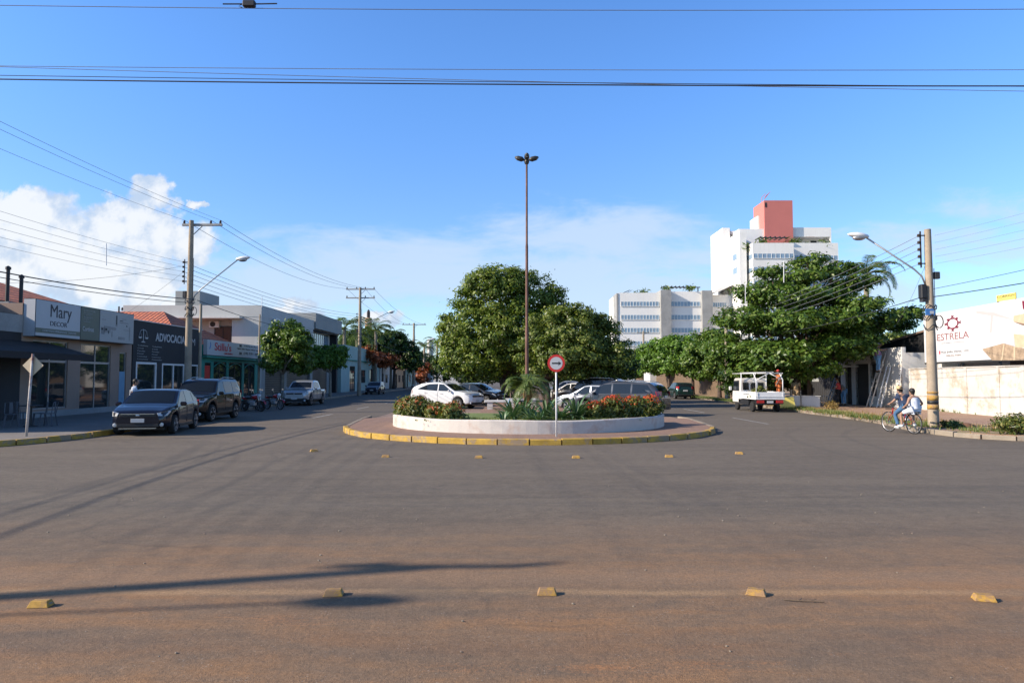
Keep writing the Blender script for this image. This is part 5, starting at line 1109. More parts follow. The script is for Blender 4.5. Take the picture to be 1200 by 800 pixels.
# street side, under the trees: dark shopfronts
m = MB(); m.box(FX - .26, 57.3, SW, FX - .01, 58.2, 4.1); m.box(FX - .26, 63, SW, FX - .01, 63.8, 4.1); m.box(FX - .26, 71.2, SW, FX - .01, 72, 4.1); m.box(FX - .26, 58.2, 3.2, FX - .01, 63, 4.1); m.box(FX - .26, 63.8, 3.2, FX - .01, 71.2, 4.1); m.build('street_wall', M['grey'], b)
sh = MB()
for (a, c) in ((58.2, 63), (63.8, 71.2)):
    for i in range(16): sh.box(FX - .20, a, SW + i * .19, FX - .17, c, SW + i * .19 + .17)
sh.build('roller_shutters', M['dsteel'], b)
a_ = acunit(b, 0, 0, 0, 1.1); a_.rotation_euler = (0, 0, R(90)); a_.location = (FX + .01, 60.2, 6.55 + .1)
b2 = thing('grey_annex', 'upper block with an overhanging grey roof and a wide gridded window', 'building', (0, 0, 0))
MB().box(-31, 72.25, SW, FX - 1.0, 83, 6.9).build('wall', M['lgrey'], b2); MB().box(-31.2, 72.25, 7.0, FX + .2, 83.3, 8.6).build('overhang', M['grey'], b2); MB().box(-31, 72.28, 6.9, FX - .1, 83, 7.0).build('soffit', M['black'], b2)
m = MB(); m.box(FX - 1.2, 72.3, 4.4, FX - .2, 72.5, 6.9).box(FX - 1.2, 82.4, SW, FX - .2, 83, 6.9).box(FX - 1.0, 72.5, 4.2, FX - .2, 82.4, 4.4); m.build('side_fins', M['dgrey'], b2)
w1 = thing('w', 'x', 'x'); bpy.data.objects.remove(w1)
fr = MB(); gl = MB(); fr.box(FX - .99, 74.2, 4.7, FX - .93, 81.4, 4.8).box(FX - .99, 74.2, 6.7, FX - .93, 81.4, 6.8)
for i in range(10): y = 74.2 + i * .8; fr.box(FX - .99, y - .03, 4.8, FX - .93, y + .03, 6.7)
fo = fr.build('window', M['dsteel'], b2); gl.box(FX - .985, 74.2, 4.8, FX - .965, 81.4, 6.7).build('pane', M['bglass'], fo)
MB().box(FX - .3, 78.6, SW, FX + .0, 79.0, 4.2).build('white_pier', M['white'], b2)
MB().box(FX - .95, 72.5, SW, FX - .85, 82.4, 3.4).build('dark_shopfront', M['black'], b2)
s = thing('shop_sign', 'cream wall sign with red script above the tree, beside the white wall', 'sign', (FX + .12, 57.6, 0), R(90)); MB().box(0, -.05, 4.25, 5.6, .05, 5.45).build('board', M['cream'], s); MB().box(0, -.07, 5.2, 5.6, -.052, 5.3).build('rule', M['signtxt'], s)
m = MB(); m.tube([(.25, -.07, 4.55), (.5, -.07, 4.8), (.7, -.07, 4.6), (1.0, -.07, 4.95), (1.3, -.07, 4.65), (1.7, -.07, 4.85), (2.0, -.07, 4.62), (2.4, -.07, 4.78)], .06, 5); m.build('red_script', M['redtxt'], s)
# --- pale teal building and the houses beyond
loc, rz = left_frame(84)
b = thing('pale_teal_building', 'pale teal single storey building with a dark doorway beyond the clipped tree', 'building', loc, rz); m = MB(); wall_open(m, 0, 24, SW, 4.1, .25, [(4.5, 7.5, SW, 3.4), (11, 14, 1.2, 3.0), (17, 20, SW, 3.2)]); m.box(0, .25, SW, .25, 12, 4.1); m.box(.25, 11.75, SW, 24, 12, 4.1); m.box(23.75, .25, SW, 24, 11.75, 4.1); m.build('wall', M['pteal'], b)
MB().box(-.1, -.2, 4.1, 24.1, 12, 5.9).build('fascia', M['pteal'], b)
MB().box(-.12, -.22, 4.08, 24.12, .0, 4.2).build('band', M['teal'], b)
for o_ in ((4.5, 7.5, SW, 3.4), (11, 14, 1.2, 3.0), (17, 20, SW, 3.2)): frame('window' if o_[2] > .5 else 'door', M['dsteel'], b, *o_[:2], *o_[2:], cols=3, rows=2)
for i, (y0, ln, h, wm, rf, lab) in enumerate([(109, 12, 4.2, 'white', 'tiley', 'white house with a terracotta roof beyond the pale teal building'), (122, 12, 3.6, 'terrawall', 'tiley', 'ochre house with a clay tile roof farther down the left street'), (135, 14, 4.4, 'pteal', 'tiley', 'bluish house with a tiled roof, last but one on the left street'), (150, 16, 4.0, 'white', 'tiley', 'white walled house farthest down the left street')]):
    loc, rz = left_frame(y0); b = thing('street_house', lab, 'house', loc, rz, 'houses along the left street'); m = MB(); ops = [(1.5, 3, SW, 2.6), (4.5, 6.5, 1.1, 2.4), (8.5, 10.5, 1.1, 2.4)]; wall_open(m, 0, ln, SW, h, .25, ops); m.box(0, .25, SW, .25, 9, h); m.box(.25, 8.75, SW, ln, 9, h); m.box(ln - .25, .25, SW, ln, 8.75, h); m.build('wall', M[wm], b)
    hip(0, ln, 0, 9, h, h + 1.9, 'x', 4.5).build('roof', M['tiley'], b)
    for o_ in ops: frame('window' if o_[2] > .5 else 'door', M['timber'], b, *o_[:2], *o_[2:], cols=2, glass='glass')
b = thing('boundary_wall', 'long white boundary wall closing the end of the left street', 'wall', (-24, 172, 0), 0); MB().box(0, 0, SW, 12, .25, 3.0).build('panel', M['white'], b); MB().box(-.1, -.05, 3.0, 12.1, .3, 3.1).build('coping', M['white'], b)
# towers far off
t = thing('water_tower', 'round beige water tower rising above the far trees on the left', 'water tower', (V3(431, 443, 150).x, 150, 0)); MB().lathe([(.55, 0), (.55, 11.5), (.75, 12), (.75, 14.6), (.68, 14.8)], 20).build('tank', M['terrawall'], t, smooth='auto'); MB().lathe([(.35, 14.8), (.35, 16.0), (.2, 16.5), (.02, 16.6)], 12).build('vent', M['dgrey'], t); 
m = MB(); m.tube([(.78 * math.cos(a), .78 * math.sin(a), 12.2) for a in np.linspace(0, 6.283, 21)], .05, 5, cap=False); m.tube([(.78 * math.cos(a), .78 * math.sin(a), 14.3) for a in np.linspace(0, 6.283, 21)], .08, 5, cap=False); m.build('rings', M['conc2'], t)
t = thing('water_tower', 'plain white cylindrical water tank beside the big central tree', 'water tower', (V3(504, 443, 150).x, 150, 0)); MB().lathe([(.68, 0), (.68, 10.0), (.62, 10.15), (.02, 10.3)], 24).build('tank', M['white'], t, smooth='auto'); MB().box(-.15, -.78, 0, .15, -.69, 10.0).build('ladder_strip', M['steel'], t)

# --- right side: stained wall
A_ = Vector((22.35, 39.4, 0)); rzr = math.atan2(-9.9, -.90)
def plane(o, rz):
    o = Vector(o); ux = Vector((math.cos(rz), math.sin(rz), 0)); nrm = Vector((-math.sin(rz), math.cos(rz), 0)); c0 = Vector((0, 0, H))
    def f(px, py):
        d = ray(px, py); t = (o - c0).dot(nrm) / d.dot(nrm); p = c0 + d * t; return ((p - o).dot(ux), p.z)
    return f
pf = plane(A_, rzr)
w_ = thing('boundary_wall', 'low stained off-white masonry wall along the right verge', 'wall', A_, rzr)
m = MB(); m.box(0, 0, .1, 10.2, .18, 2.35); m.box(10.02, .18, .1, 10.2, 6, 2.30); m.build('panel', M['oldwhite'], w_)
m = MB()
for x in (0.0, 2.9, 5.6, 8.2, 9.95): m.box(x, -.035, .1, x + .22, -.003, 2.36)
m.build('pilasters', M['oldwhite'], w_); MB().box(0, -.05, 2.355, 10.2, .22, 2.40).build('coping', M['oldwhite'], w_)
# billboard
bo = A_ + Vector((.75, 0, 0)); pb = plane(bo, rzr)
x0, _ = pb(1083, 400); x1 = x0 + 10.6; zt, zb_ = 5.35, 2.72
bb = thing('billboard', 'big white billboard reading ESTRELA with a maroon star emblem above the stained wall', 'billboard', bo, rzr)
MB().box(x0, 0, zb_, x1, .12, zt).build('panel', paint('billboard_white', (0.64, 0.64, 0.65), .6, .02, 1), bb); MB().box(x0 - .05, .02, zb_ - .10, x1 + .05, .16, zb_ - .003).build('bottom_rail', M['dsteel'], bb)
for x in (x0 + .3, x0 + 3.4, x0 + 6.6, x0 + 9.8): MB().bar((x, .22, 0), (x, .22, zt), .10).build('post', M['dsteel'], bb)
def rect(m, px0, py0, px1, py1, y0, y1):
    a, c = pb(px0, py0), pb(px1, py1); m.box(min(a[0], c[0]), y0, min(a[1], c[1]), max(a[0], c[0]), y1, max(a[1], c[1]))
def poly(name, pts, mat, y=-.004, f=pb, par=bb):
    P = [f(*p) for p in pts]; return MB().prismy(P, y, y + .003).build(name, mat, par)
cx, cz = pb(1116.5, 378.8); m = MB(); ex = (pb(1126, 379)[0] - pb(1107, 379)[0]) / 2; ez = (pb(1116.5, 369.5)[1] - pb(1116.5, 388.2)[1]) / 2
def ep(r_, a_): return (cx + ex * r_ * math.cos(a_), -.01, cz + ez * r_ * math.sin(a_))
for k in range(8):
    a = k * math.pi / 4 + math.pi / 8; a2 = a + math.pi / 4; an = a + math.pi / 8
    m.bar(ep(.66, a), ep(.66, a2), .03, .05)
    for s_ in (-1, 1): m.bar(ep(.64, an - s_ * .30), ep(1.0 if k % 2 else .88, an + s_ * .13), .028, .045)
m.build('star_emblem', M['maroon'], bb)
a, c = pb(1098.5, 399.5), pb(1135.5, 391); text('lettering', 'ESTRELA', M['pinktxt'], bb, a[0], a[1], (pb(1117, 391.5)[1] - pb(1117, 399.5)[1]), c[0] - a[0], y=-.006, ext=.003)
a = pb(1103, 403.5); text('lettering', 'semi joias e acessórios', paint('faint_lettering', (.40,.38,.38), .6, .03), bb, a[0], a[1], .09, pb(1130, 403)[0] - a[0], y=-.006, ext=.003)
a = pb(1103.5, 414.5); text('lettering', 'Rua João Alves, 123', M['signtxt'], bb, a[0], a[1], .14, pb(1135, 414)[0] - a[0], y=-.006, ext=.003); a = pb(1109, 418); text('lettering', '99634-7499', M['brownwall'], bb, a[0], a[1], .10, pb(1126, 418)[0] - a[0], y=-.006, ext=.003)
MB().box(pb(1100.5, 412)[0], -.006, pb(1101, 415)[1], pb(1102, 412)[0], -.001, pb(1101, 411)[1]).build('pin_mark', M['redtxt'], bb)
pale = paint('picture_pale', (.52, .53, .56), .6, .02); pw = paint('picture_wood', (.38, .28, .19), .6, .35, 5); pd = paint('picture_tan', (.58, .46, .31), .6, .1, 4)
poly('picture_table', [(1144, 364), (1165, 366), (1188, 374), (1188, 375), (1164, 370), (1162, 390), (1160, 390), (1161, 370), (1144, 367)], paint('picture_line', (.50, .47, .46), .6, .02))
poly('picture_chair', [(1172, 376), (1184, 377), (1190, 406), (1176, 402)], pale, -.008)
poly('picture_floor', [(1151, 409), (1176, 402), (1200, 408), (1206, 422), (1162.5, 422)], pw)
poly('picture_leg', [(1176, 403), (1177.5, 403), (1175, 422), (1173.5, 422)], pd, -.012); poly('picture_leg', [(1188, 406), (1190, 406), (1190, 422), (1188, 422)], pd, -.012)
poly('picture_shelf', [(1188, 370), (1206, 366), (1206, 380), (1188, 377)], pd, -.012); poly('picture_shelf_shade', [(1188, 377), (1206, 380), (1206, 383), (1198, 381)], M['brownwall'], -.012)
poly('picture_seat', [(1188, 391), (1206, 393), (1206, 407), (1190, 407)], pd, -.008); poly('picture_mark', [(1198, 352.5), (1206, 352), (1206, 364), (1199, 362)], M['maroon'], -.012)
# yellow sign peeping over
ys_ = thing('yellow_sign', 'small yellow sign with dark lettering just above the billboard edge', 'sign', (bo.x + 1.2, 32.2, 0), R(-90)); py_ = plane((bo.x + 1.2, 32.2, 0), R(-90)); a, c = py_(1168, 353.5), py_(1190, 342.5)
MB().box(a[0], 0, a[1] - 3.0, a[0] + .08, .08, a[1]).box(c[0] - .08, 0, a[1] - 3.0, c[0], .08, a[1]).build('posts', M['dsteel'], ys_); MB().box(a[0], -.01, a[1], c[0], .05, c[1]).build('panel', M['yelsign'], ys_); text('lettering', 'CORRIGN', M['signtxt'], ys_, a[0] + .06, (a[1] + c[1]) / 2, (c[1] - a[1]) * .36, c[0] - a[0] - .12, y=-.015)
# white house behind the wall
b = thing('low_house', 'low white house with a strip of red tiles glimpsed between billboard and wall', 'house', (0, 0, 0)); MB().box(24.6, 30, 0, 30, 44, 2.9).build('wall', M['white'], b); hip(24.6, 30, 30, 44, 2.9, 3.9, 'y', 2.7).build('roof', M['tiley'], b); MB().box(24.55, 33, 1.2, 24.59, 34.5, 2.7).build('window', M['brownwall'], b)
# gatehouse
GX = 22.15; go = Vector((GX, 47.6, 0)); pg = plane(go, R(-90))
b = thing('gatehouse', 'white entrance front with iron gate, house number plates and dark wall lettering', 'gatehouse', go, R(-90))
def gx(px): return pg(px, 450)[0]
ops = [(gx(990.7), gx(998), SW, 2.75), (gx(1002.5), gx(1018), SW, 2.75), (gx(1019.5), gx(1027), .75, 2.75)]
m = MB(); wall_open(m, gx(985.5), gx(1058), SW, 3.62, .22, ops); m.build('wall', M['white'], b); MB().box(gx(985.5), .22, SW, gx(985.5) + .2, 5, 3.4).box(gx(1058) - .2, .22, SW, gx(1058), 5, 3.3).box(gx(985.5) + .2, .22, 3.2, gx(1058) - .2, 5, 3.3).build('side_walls', M['white'], b)
MB().box(gx(1030), -.03, SW, gx(1058), -.003, 2.6).build('lower_wall', M['oldwhite'], b)
for k, o_ in enumerate(ops):
    m = MB(); n_ = int((o_[1] - o_[0]) / .11)
    for i in range(n_ + 1): x = o_[0] + (o_[1] - o_[0]) * i / n_; m.box(x - .008, .04, o_[2] + .02, x + .008, .056, o_[3] - .01)
    for i in range(6): z = o_[2] + .05 + (o_[3] - o_[2] - .1) * i / 5; m.box(o_[0], .05, z - .015, o_[1], .075, z + .015)
    g_ = m.build('iron_gate' if k < 2 else 'window_grille', M['dsteel'], b); MB().box(o_[0], .17, o_[2], o_[1], .20, o_[3]).build('dark_panel', M['black'], g_)
a = pg(990.5, 419.8); text('lettering', 'RES. CON. MARKON', M['signtxt'], b, a[0], a[1], .17, pg(1016, 419)[0] - a[0], y=-.012, bold=.02); a = pg(991, 424.5); text('lettering', 'ETAPA I', M['signtxt'], b, a[0], a[1], .15, pg(1000, 424)[0] - a[0], y=-.012, bold=.02)
m = MB()
for (q0, q1) in ((415.3, 421), (421.8, 427.5)):
    a, c = pg(1021, q1), pg(1027, q0); m.box(a[0], -.02, a[1], c[0], -.004, a[1] + .04).box(a[0], -.02, c[1] - .04, c[0], -.004, c[1]).box(a[0], -.02, a[1] + .04, a[0] + .04, -.004, c[1] - .04).box(c[0] - .04, -.02, a[1] + .04, c[0], -.004, c[1] - .04).box(a[0] + .10, -.02, a[1] + .10, c[0] - .12, -.004, c[1] - .10)
m.build('number_plates', M['signtxt'], b)
# entrance left of it
b = thing('dark_gate', 'dark solid metal gate in deep tree shade left of the gatehouse', 'gate', (GX + .1, 56, 0), R(-90)); m = MB()
for i in range(26): m.box(i * .32, 0, SW + .05, i * .32 + .30, .05, 2.6)
m.build('slats', M['dgrey'], b); MB().box(-.1, -.04, SW, .0, .1, 2.8).box(8.35, -.04, SW, 8.42, .1, 2.8).box(0, -.03, 2.62, 8.35, .08, 2.74).build('gate_frame', M['black'], b)
MB().box(4.2, -.06, 1.6, 5.3, -.03, 2.3).build('notice', M['grey'], b)
MB().box(0, .2, 2.85, 8.4, .5, 3.5).build('white_lintel', M['white'], b)
b = thing('dark_roofed_house', 'house with a dark sloping roof rising behind the gatehouse', 'house', (0, 0, 0)); MB().box(24.2, 38, 0, 34, 50, 3.4).build('wall', M['white'], b)
vs = [(23.6, 37.5, 4.9), (23.6, 50.5, 3.45), (34, 50.5, 3.45), (34, 37.5, 4.9), (23.6, 37.5, 4.8), (23.6, 50.5, 3.3), (34, 50.5, 3.3), (34, 37.5, 4.8)]
MB().add(vs, [(0, 1, 2, 3), (4, 5, 6, 7), (0, 1, 5, 4), (1, 2, 6, 5), (2, 3, 7, 6), (3, 0, 4, 7)]).prism([(23.9, 38.0), (24.19, 38.0), (24.19, 50), (23.9, 50)], 3.2, 3.42).build('roof', M['brownwall'], b)
MB().add([(23.75, 37.6, 3.2), (23.75, 50.3, 3.2), (23.75, 50.3, 3.46), (23.75, 37.6, 4.82), (23.8, 37.6, 3.2), (23.8, 50.3, 3.2), (23.8, 50.3, 3.46), (23.8, 37.6, 4.82)], [(0, 1, 2, 3), (4, 5, 6, 7), (0, 1, 5, 4), (1, 2, 6, 5), (2, 3, 7, 6), (3, 0, 4, 7)]).build('gable', M['black'], b)
b = thing('boundary_wall', 'added wall coloured dark for shade, far down the right pavement under the clipped trees', 'wall', (20.6, 56.5, SW), R(90)); MB().box(0, -.2, 0, 60, 0, 2.6).build('panel', M['timber'], b); MB().box(0, -.25, 2.6, 60, .05, 2.68).build('coping', M['conc2'], b)  # added wall, its dark colour stands in for the shade under the canopy
# leaning iron gate and ladder
lg = thing('leaning_gate', 'white painted iron gate panel of dense horizontal bars leaning on the white wall', 'gate panel', (0, 0, 0)); a = G(1037, 478.3, SW); c = G(1051, 479.3, SW); m = MB(); d = Vector((c.x - a.x, c.y - a.y, 0)); hgt = 2.35; ln_ = Vector((.35, 0, hgt)); a = Vector((GX - .42, a.y, SW)); c = Vector((GX - .42, 39.75, SW)); d = c - a
m.bar(a, a + ln_, .05).bar(c, c + ln_, .05); m.build('stiles', M['wpaint'], lg); m = MB()
for i in range(17): p = a + ln_ * ((i + .5) / 17); m.bar(p, p + d, .06 + .02 * (i % 2))
m.build('bars', M['black'], lg)
lg = thing('ladder', 'white ladder leaning on the wall left of the barred gate panel', 'ladder', (0, 0, 0)); m = MB(); a = Vector((GX - .75, 41.2, SW)); d = Vector((0, -.42, 0)); ln_ = Vector((.66, 0, 2.4)); m.bar(a, a + ln_, .05).bar(a + d, a + d + ln_, .05); m.build('stiles', M['wpaint'], lg); m = MB()
for i in range(9): p = a + ln_ * ((i + .5) / 9); m.bar(p, p + d, .03)
m.build('rungs', M['wpaint'], lg)
# white block, post, stool, yellow sheet
b = thing('painted_block', 'low white painted masonry block striped by shadows beside the truck', 'low wall', (0, 0, 0)); a = G(926, 477, SW); c = G(956, 476.5, SW); MB().box(a.x, a.y, SW, c.x, a.y + .45, SW + .62).build('body', M['white'], b, bevel=.02); MB().box(a.x - .03, a.y - .03, SW + .622, c.x + .03, a.y + .48, SW + .67).build('cap', M['white'], b)
b = thing('yellow_sheet', 'yellow tarpaulin sheet propped between the truck and the white block', 'tarpaulin', (0, 0, 0)); a = G(914, 478, SW); MB().add([(a.x, a.y, SW + .02), (a.x + .95, a.y + .1, SW + .02), (a.x + .9, a.y + .3, SW + .62), (a.x + .35, a.y + .25, SW + .60), (a.x, a.y + .03, SW), (a.x + .95, a.y + .13, SW), (a.x + .9, a.y + .33, SW + .60), (a.x + .35, a.y + .28, SW + .58)], [(0, 1, 2, 3), (4, 5, 6, 7), (0, 1, 5, 4), (1, 2, 6, 5), (2, 3, 7, 6), (3, 0, 4, 7)]).build('sheet', M['yelsign'], b)
b = thing('timber_post', 'pale squared timber post standing in the tree shade', 'post', (*V3(948, 443, 45).xy, SW)); MB().box(-.09, -.09, 0, .09, .09, 2.4).build('shaft', M['timber'], b); MB().box(-1.6, -.06, 2.40, 3.2, .06, 2.52).build('beam', M['white'], b)
b = thing('stool', 'small grey metal stool on the shaded pavement', 'stool', (*V3(966, 443, 44).xy, SW)); MB().box(-.22, -.2, .55, .22, .2, .60).build('seat', M['steel'], b)
for x in (-.19, .19):
    for y in (-.17, .17): MB().box(x - .02, y - .02, 0, x + .02, y + .02, .548).build('leg', M['steel'], b)
MB().box(-.20, -.185, .25, .20, -.17, .28).build('rung', M['steel'], b)
b = thing('box_van', 'white and pale blue box body vehicle parked far down the right street', 'van', (V3(773, 443, 100).x, 100, 0)); MB().box(-1.4, 0, .5, 1.0, 4.5, 2.7).build('box_body', M['white'], b, bevel=.05); MB().box(-.2, -.02, .6, .15, -.002, 2.6).build('door_strip', M['bluepan'], b); MB().box(1.01, .5, .5, 1.9, 4, 2.3).build('cab', M['bluepan'], b, bevel=.1)
for x in (-1.1, .8):
    for y in (.8, 3.7): MB().lathe([(.42, -.12), (.42, .12), (.2, .13)], 16, Matrix(((0, 0, 1), (1, 0, 0), (0, 1, 0))), (x, y, .42)).build('wheel', M['rubber'], b)

# --- office complex, far right
def X2(px, yd): return (px - 600) * yd / F
def Z2(py, yd, px=850): return V3(px, py, yd).z
def bands(parent, x0, x1, y, zs, hh, n, name='window_band', mat='bglass'):
    for z in zs:
        g_ = MB().box(x0, y - .04, z, x1, y - .004, z + hh).build(name, M[mat], parent); m = MB()
        for i in range(n + 1): x = x0 + (x1 - x0) * i / n; m.box(x - .04, y - .09, z, x + .04, y - .045, z + hh)
        m.box(x0, y - .14, z - .10, x1, y - .003, z - .005).build('mullions', M['farwhite'], g_)
def pots(parent, pts, seed):
    rng = np.random.default_rng(seed)
    for (x, y, z, r_) in pts:
        P = rng.normal(size=(60, 3)) * np.array([r_ * .32, r_ * .3, r_ * .2]) + np.array([x, y, z + r_ * .35]); N = rng.normal(size=(60, 3)) + np.array([0, 0, 1]); leaf_mesh('roof_garden', P, N, r_ * .20, M['lf_palm'], parent, 3.0, rng)
wg = thing('office_wing', 'long white five storey office wing with blue window bands and grey piers', 'office building', (0, 0, 0)); yd = 150; zt = Z2(343, yd)
zsb = [Z2(q, yd) for q in (358.6, 374.2, 389.4)]; zsb += [zsb[-1] - 2.85 * k for k in (1, 2, 3, 4, 5)]; zsb = [z for z in zsb if z > 1]
m = MB(); a, c = X2(725, yd), X2(774, yd); m.box(a, yd, 0, c, yd + 14, zt); a2, c2 = X2(786, yd), X2(822.7, yd); m.box(a2, yd + .2, 0, c2, yd + 14, zt + .3); a3, c3 = X2(835, yd), X2(872, yd); m.box(a3, yd + 2, 0, c3, yd + 14, zt - .2); m.build('wall', M['farwhite'], wg)
m = MB(); m.box(c, yd - 1.1, 0, a2, yd + 14, zt + .5); m.box(c2, yd - .8, 0, a3, yd + 14, zt + .4); m.build('pier', M['conc2'], wg)
MB().box(a - .35, yd - .1, 0, a - .01, yd + 5, zt - .1).build('edge_pier', M['conc2'], wg)
bands(wg, a + .6, c - .2, yd, zsb, .95, 12); bands(wg, a2 + .2, c2 - .2, yd + .2, zsb, .95, 9); bands(wg, a3 + .3, c3 - 3, yd + 2, zsb[:3], .95, 7)
m = MB()
for k in range(3): m.add([(a + 1 + k * .9, yd + 2, zt + .1), (a + 3.1 + k * .5, yd + 2, zt + 1.0), (a + 3.1 + k * .5, yd + 5, zt + 1.0), (a + 1 + k * .9, yd + 5, zt + .1)], [(0, 1, 2, 3)])
m.build('solar_panels', M['dgrey'], wg)
m = MB()
for i in range(9): x = a2 - 1 + i * .85; m.box(x, yd + 1.5, zt + 1.5, x + .2, yd + 5, zt + 1.7)
m.box(a2 - 1.2, yd + 1.6, zt + 1.3, a2 + 7, yd + 1.8, zt + 1.5).box(a2 - 1, yd + 1.6, zt + .3, a2 - .8, yd + 1.8, zt + 1.3).box(a2 + 6.4, yd + 1.6, zt + .3, a2 + 6.6, yd + 1.8, zt + 1.3).build('pergola', M['dsteel'], wg)
pots(wg, [(X2(757, yd), yd + 2, zt, 1.6), (X2(783, yd), yd + 1, zt + .5, 1.6), (X2(811, yd), yd + 1, zt + .3, 2.0), (X2(747, yd), yd + 2, zt, .8)], 3)
tw = thing('apartment_tower', 'white stepped apartment tower with blue window bands and a salmon red roof core', 'apartment building', (0, 0, 0))
xa = 46.8; m = MB(); zA = Z2(267, 154); m.box(xa, 154, 0, xa + 1.6, 163.3, zA)
m.box(48.4, 156, 0, 62, 163, zA - .3); zB = Z2(272, 146); m.box(47.8, 145.8, 0, 49.25, 153.9, zB)
zC = Z2(284.6, 144, 900); m.box(49.9, 144, 0, X2(933, 144), 155, zC); m.box(X2(933, 144), 147, 0, X2(985.5, 147), 156, Z2(284.6, 147, 960)); m.box(49.26, 149, 0, 49.89, 156, zC - 1.2)
zP = Z2(268, 150, 890); m.box(X2(869, 150), 150.2, zC + .01, X2(917, 150), 155.9, zP); m.box(X2(931, 150), 150.5, zC + 2.6, X2(979, 150), 156, Z2(266, 150, 950)); m.box(X2(977.5, 150), 150.5, zC + .01, X2(979, 150), 156, zC + 2.6); m.box(X2(931, 150), 153, zC + .01, X2(977, 150), 156, zC + 2.6)
m.box(X2(891, 153), 153, zP - 1, X2(897, 153), 158, Z2(253, 153, 895)); m.build('wall', M['farwhite'], tw)
m = MB(); za = Z2(344, 154); m.add([(X2(838, 150), 150, za), (47.7, 150, za + 2.4), (47.7, 158, za + 2.4), (X2(838, 150), 158, za), (X2(838, 150), 150, za - .5), (47.7, 150, za + 1.4), (47.7, 158, za + 1.4), (X2(838, 150), 158, za - .5)], [(0, 1, 2, 3), (4, 5, 6, 7), (0, 1, 5, 4), (1, 2, 6, 5), (2, 3, 7, 6), (3, 0, 4, 7)]); m.build('sloping_canopy', M['farwhite'], tw)
core = MB().box(X2(896.6, 151), 151 - 1.2, zC + .02, X2(930, 151), 156.5, Z2(236.5, 151, 913)).build('roof_core', M['pink'], tw)
zk = Z2(236.5, 151, 913); MB().tube([(X2(898, 151), 152, zk), (X2(898, 151), 152, zk + 1.2), (X2(903, 151), 152, zk + 2.0)], .06, 5).prismy([(X2(900, 151), zk + .6), (X2(904, 151), zk + 1.4), (X2(909, 151), zk + 2.6), (X2(903, 151), zk + 1.6)], 151.9, 152).build('antenna', M['pink'], core); MB().box(X2(897.5, 151), 149.75, zk - 1.5, X2(899.5, 151), 149.79, zk - .5).build('vent', M['black'], core)
m = MB(); nA = int(zA / 2.9)
for i in range(nA): m.box(xa + 1.61, 155.9, 2 + i * 2.9, xa + 2.3, 155.98, 3.4 + i * 2.9)
m.build('slit_windows', M['black'], tw)
for (py, zq) in ((374.5 - 0, 0),): pass
for q in (305, 321): z = Z2(q, 149); MB().box(47.74, 147.6, z, 47.79, 150.2, z + 1.3).build('flank_window', M['bglass'], tw)
zc_ = [Z2(302.5, 144, 910), Z2(318.3, 144, 910)]; zc_ += [zc_[-1] - 2.85 * k for k in range(1, 9)]; zc_ = [z for z in zc_ if z > 1]
bands(tw, 50.1, X2(932.8, 144), 144, zc_, .95, 9); bands(tw, X2(933.5, 147), X2(985, 147), 147, [z + .1 for z in zc_], .95, 10)
m = MB()
for z in zc_: m.box(49.82, 144.3, z, 49.88, 148.6, z + .95)
m.build('flank_band', M['bglass'], tw)
m = MB()
for i in range(6): x = X2(890, 148) + i * 1.0; m.box(x, 146, zC + 1.6, x + .25, 149.5, zC + 1.8)
m.box(X2(889, 148), 146.1, zC + 1.4, X2(921, 148), 146.3, zC + 1.6).build('pergola', M['dsteel'], tw)
frame('terrace_door', M['farwhite'], tw, X2(938, 150), X2(947, 150), zC + .1, zC + 2.2, y0=152.85, dp=.12, cols=3, glass='bglass'); MB().box(X2(960, 150), 152.9, zC + .8, X2(967, 150), 152.98, zC + 2.2).build('dark_window', M['black'], tw)
MB().add([(X2(948, 150), 149, zC + 2.2), (X2(958, 150), 149, zC + 2.2), (X2(958, 150), 150.4, zC + 2.6), (X2(948, 150), 150.4, zC + 2.6)], [(0, 1, 2, 3)]).build('awning', M['brownwall'], tw)
pots(tw, [(X2(879, 146), 146, zC - 1.2, 2.0), (X2(897, 146), 146, zC, 2.0), (X2(934, 148), 148.5, zC + .2, 2.3), (X2(946, 148), 148, zC, 1.3), (X2(970, 148), 148, zC, 1.8)], 9)
# ---------------------------------------------------------------- poles, lamps, wires
def cyl_insul(m, x, y, z): m.lathe([(.05, 0), (.07, .04), (.045, .06), (.065, .11), (.03, .17), (.01, .19)], 8, None, (x, y, z))
def lamp_arm(t, z0, dx, dz, hook=.9, rz=0, r=.03, col='steel', name='lamp_arm'):
    a = MB().tube([(.12, 0, z0), (.16 + hook * .12, 0, z0 + .35), (.16 + hook * .45, 0, z0 + hook * .75), (dx, 0, z0 + dz)], r, 7).build(name, M[col], t, smooth=True); a.rotation_euler = (0, 0, rz)
    l = MB().lathe([(.02, -.36), (.10, -.30), (.17, -.10), (.18, .08), (.12, .26), (.06, .36), (.02, .40)], 12, Matrix(((0, 0, 1), (0, .9, 0), (-.62, 0, .12))), (dx + .22, 0, z0 + dz + .05)).build('lamp_head', M['wpaint'], a, smooth=True)
    MB().ell((dx + .22, 0, z0 + dz - .03), .24, .13, .10, 12, 6).build('lamp_bowl', M['alloy'], a, smooth=True); return a
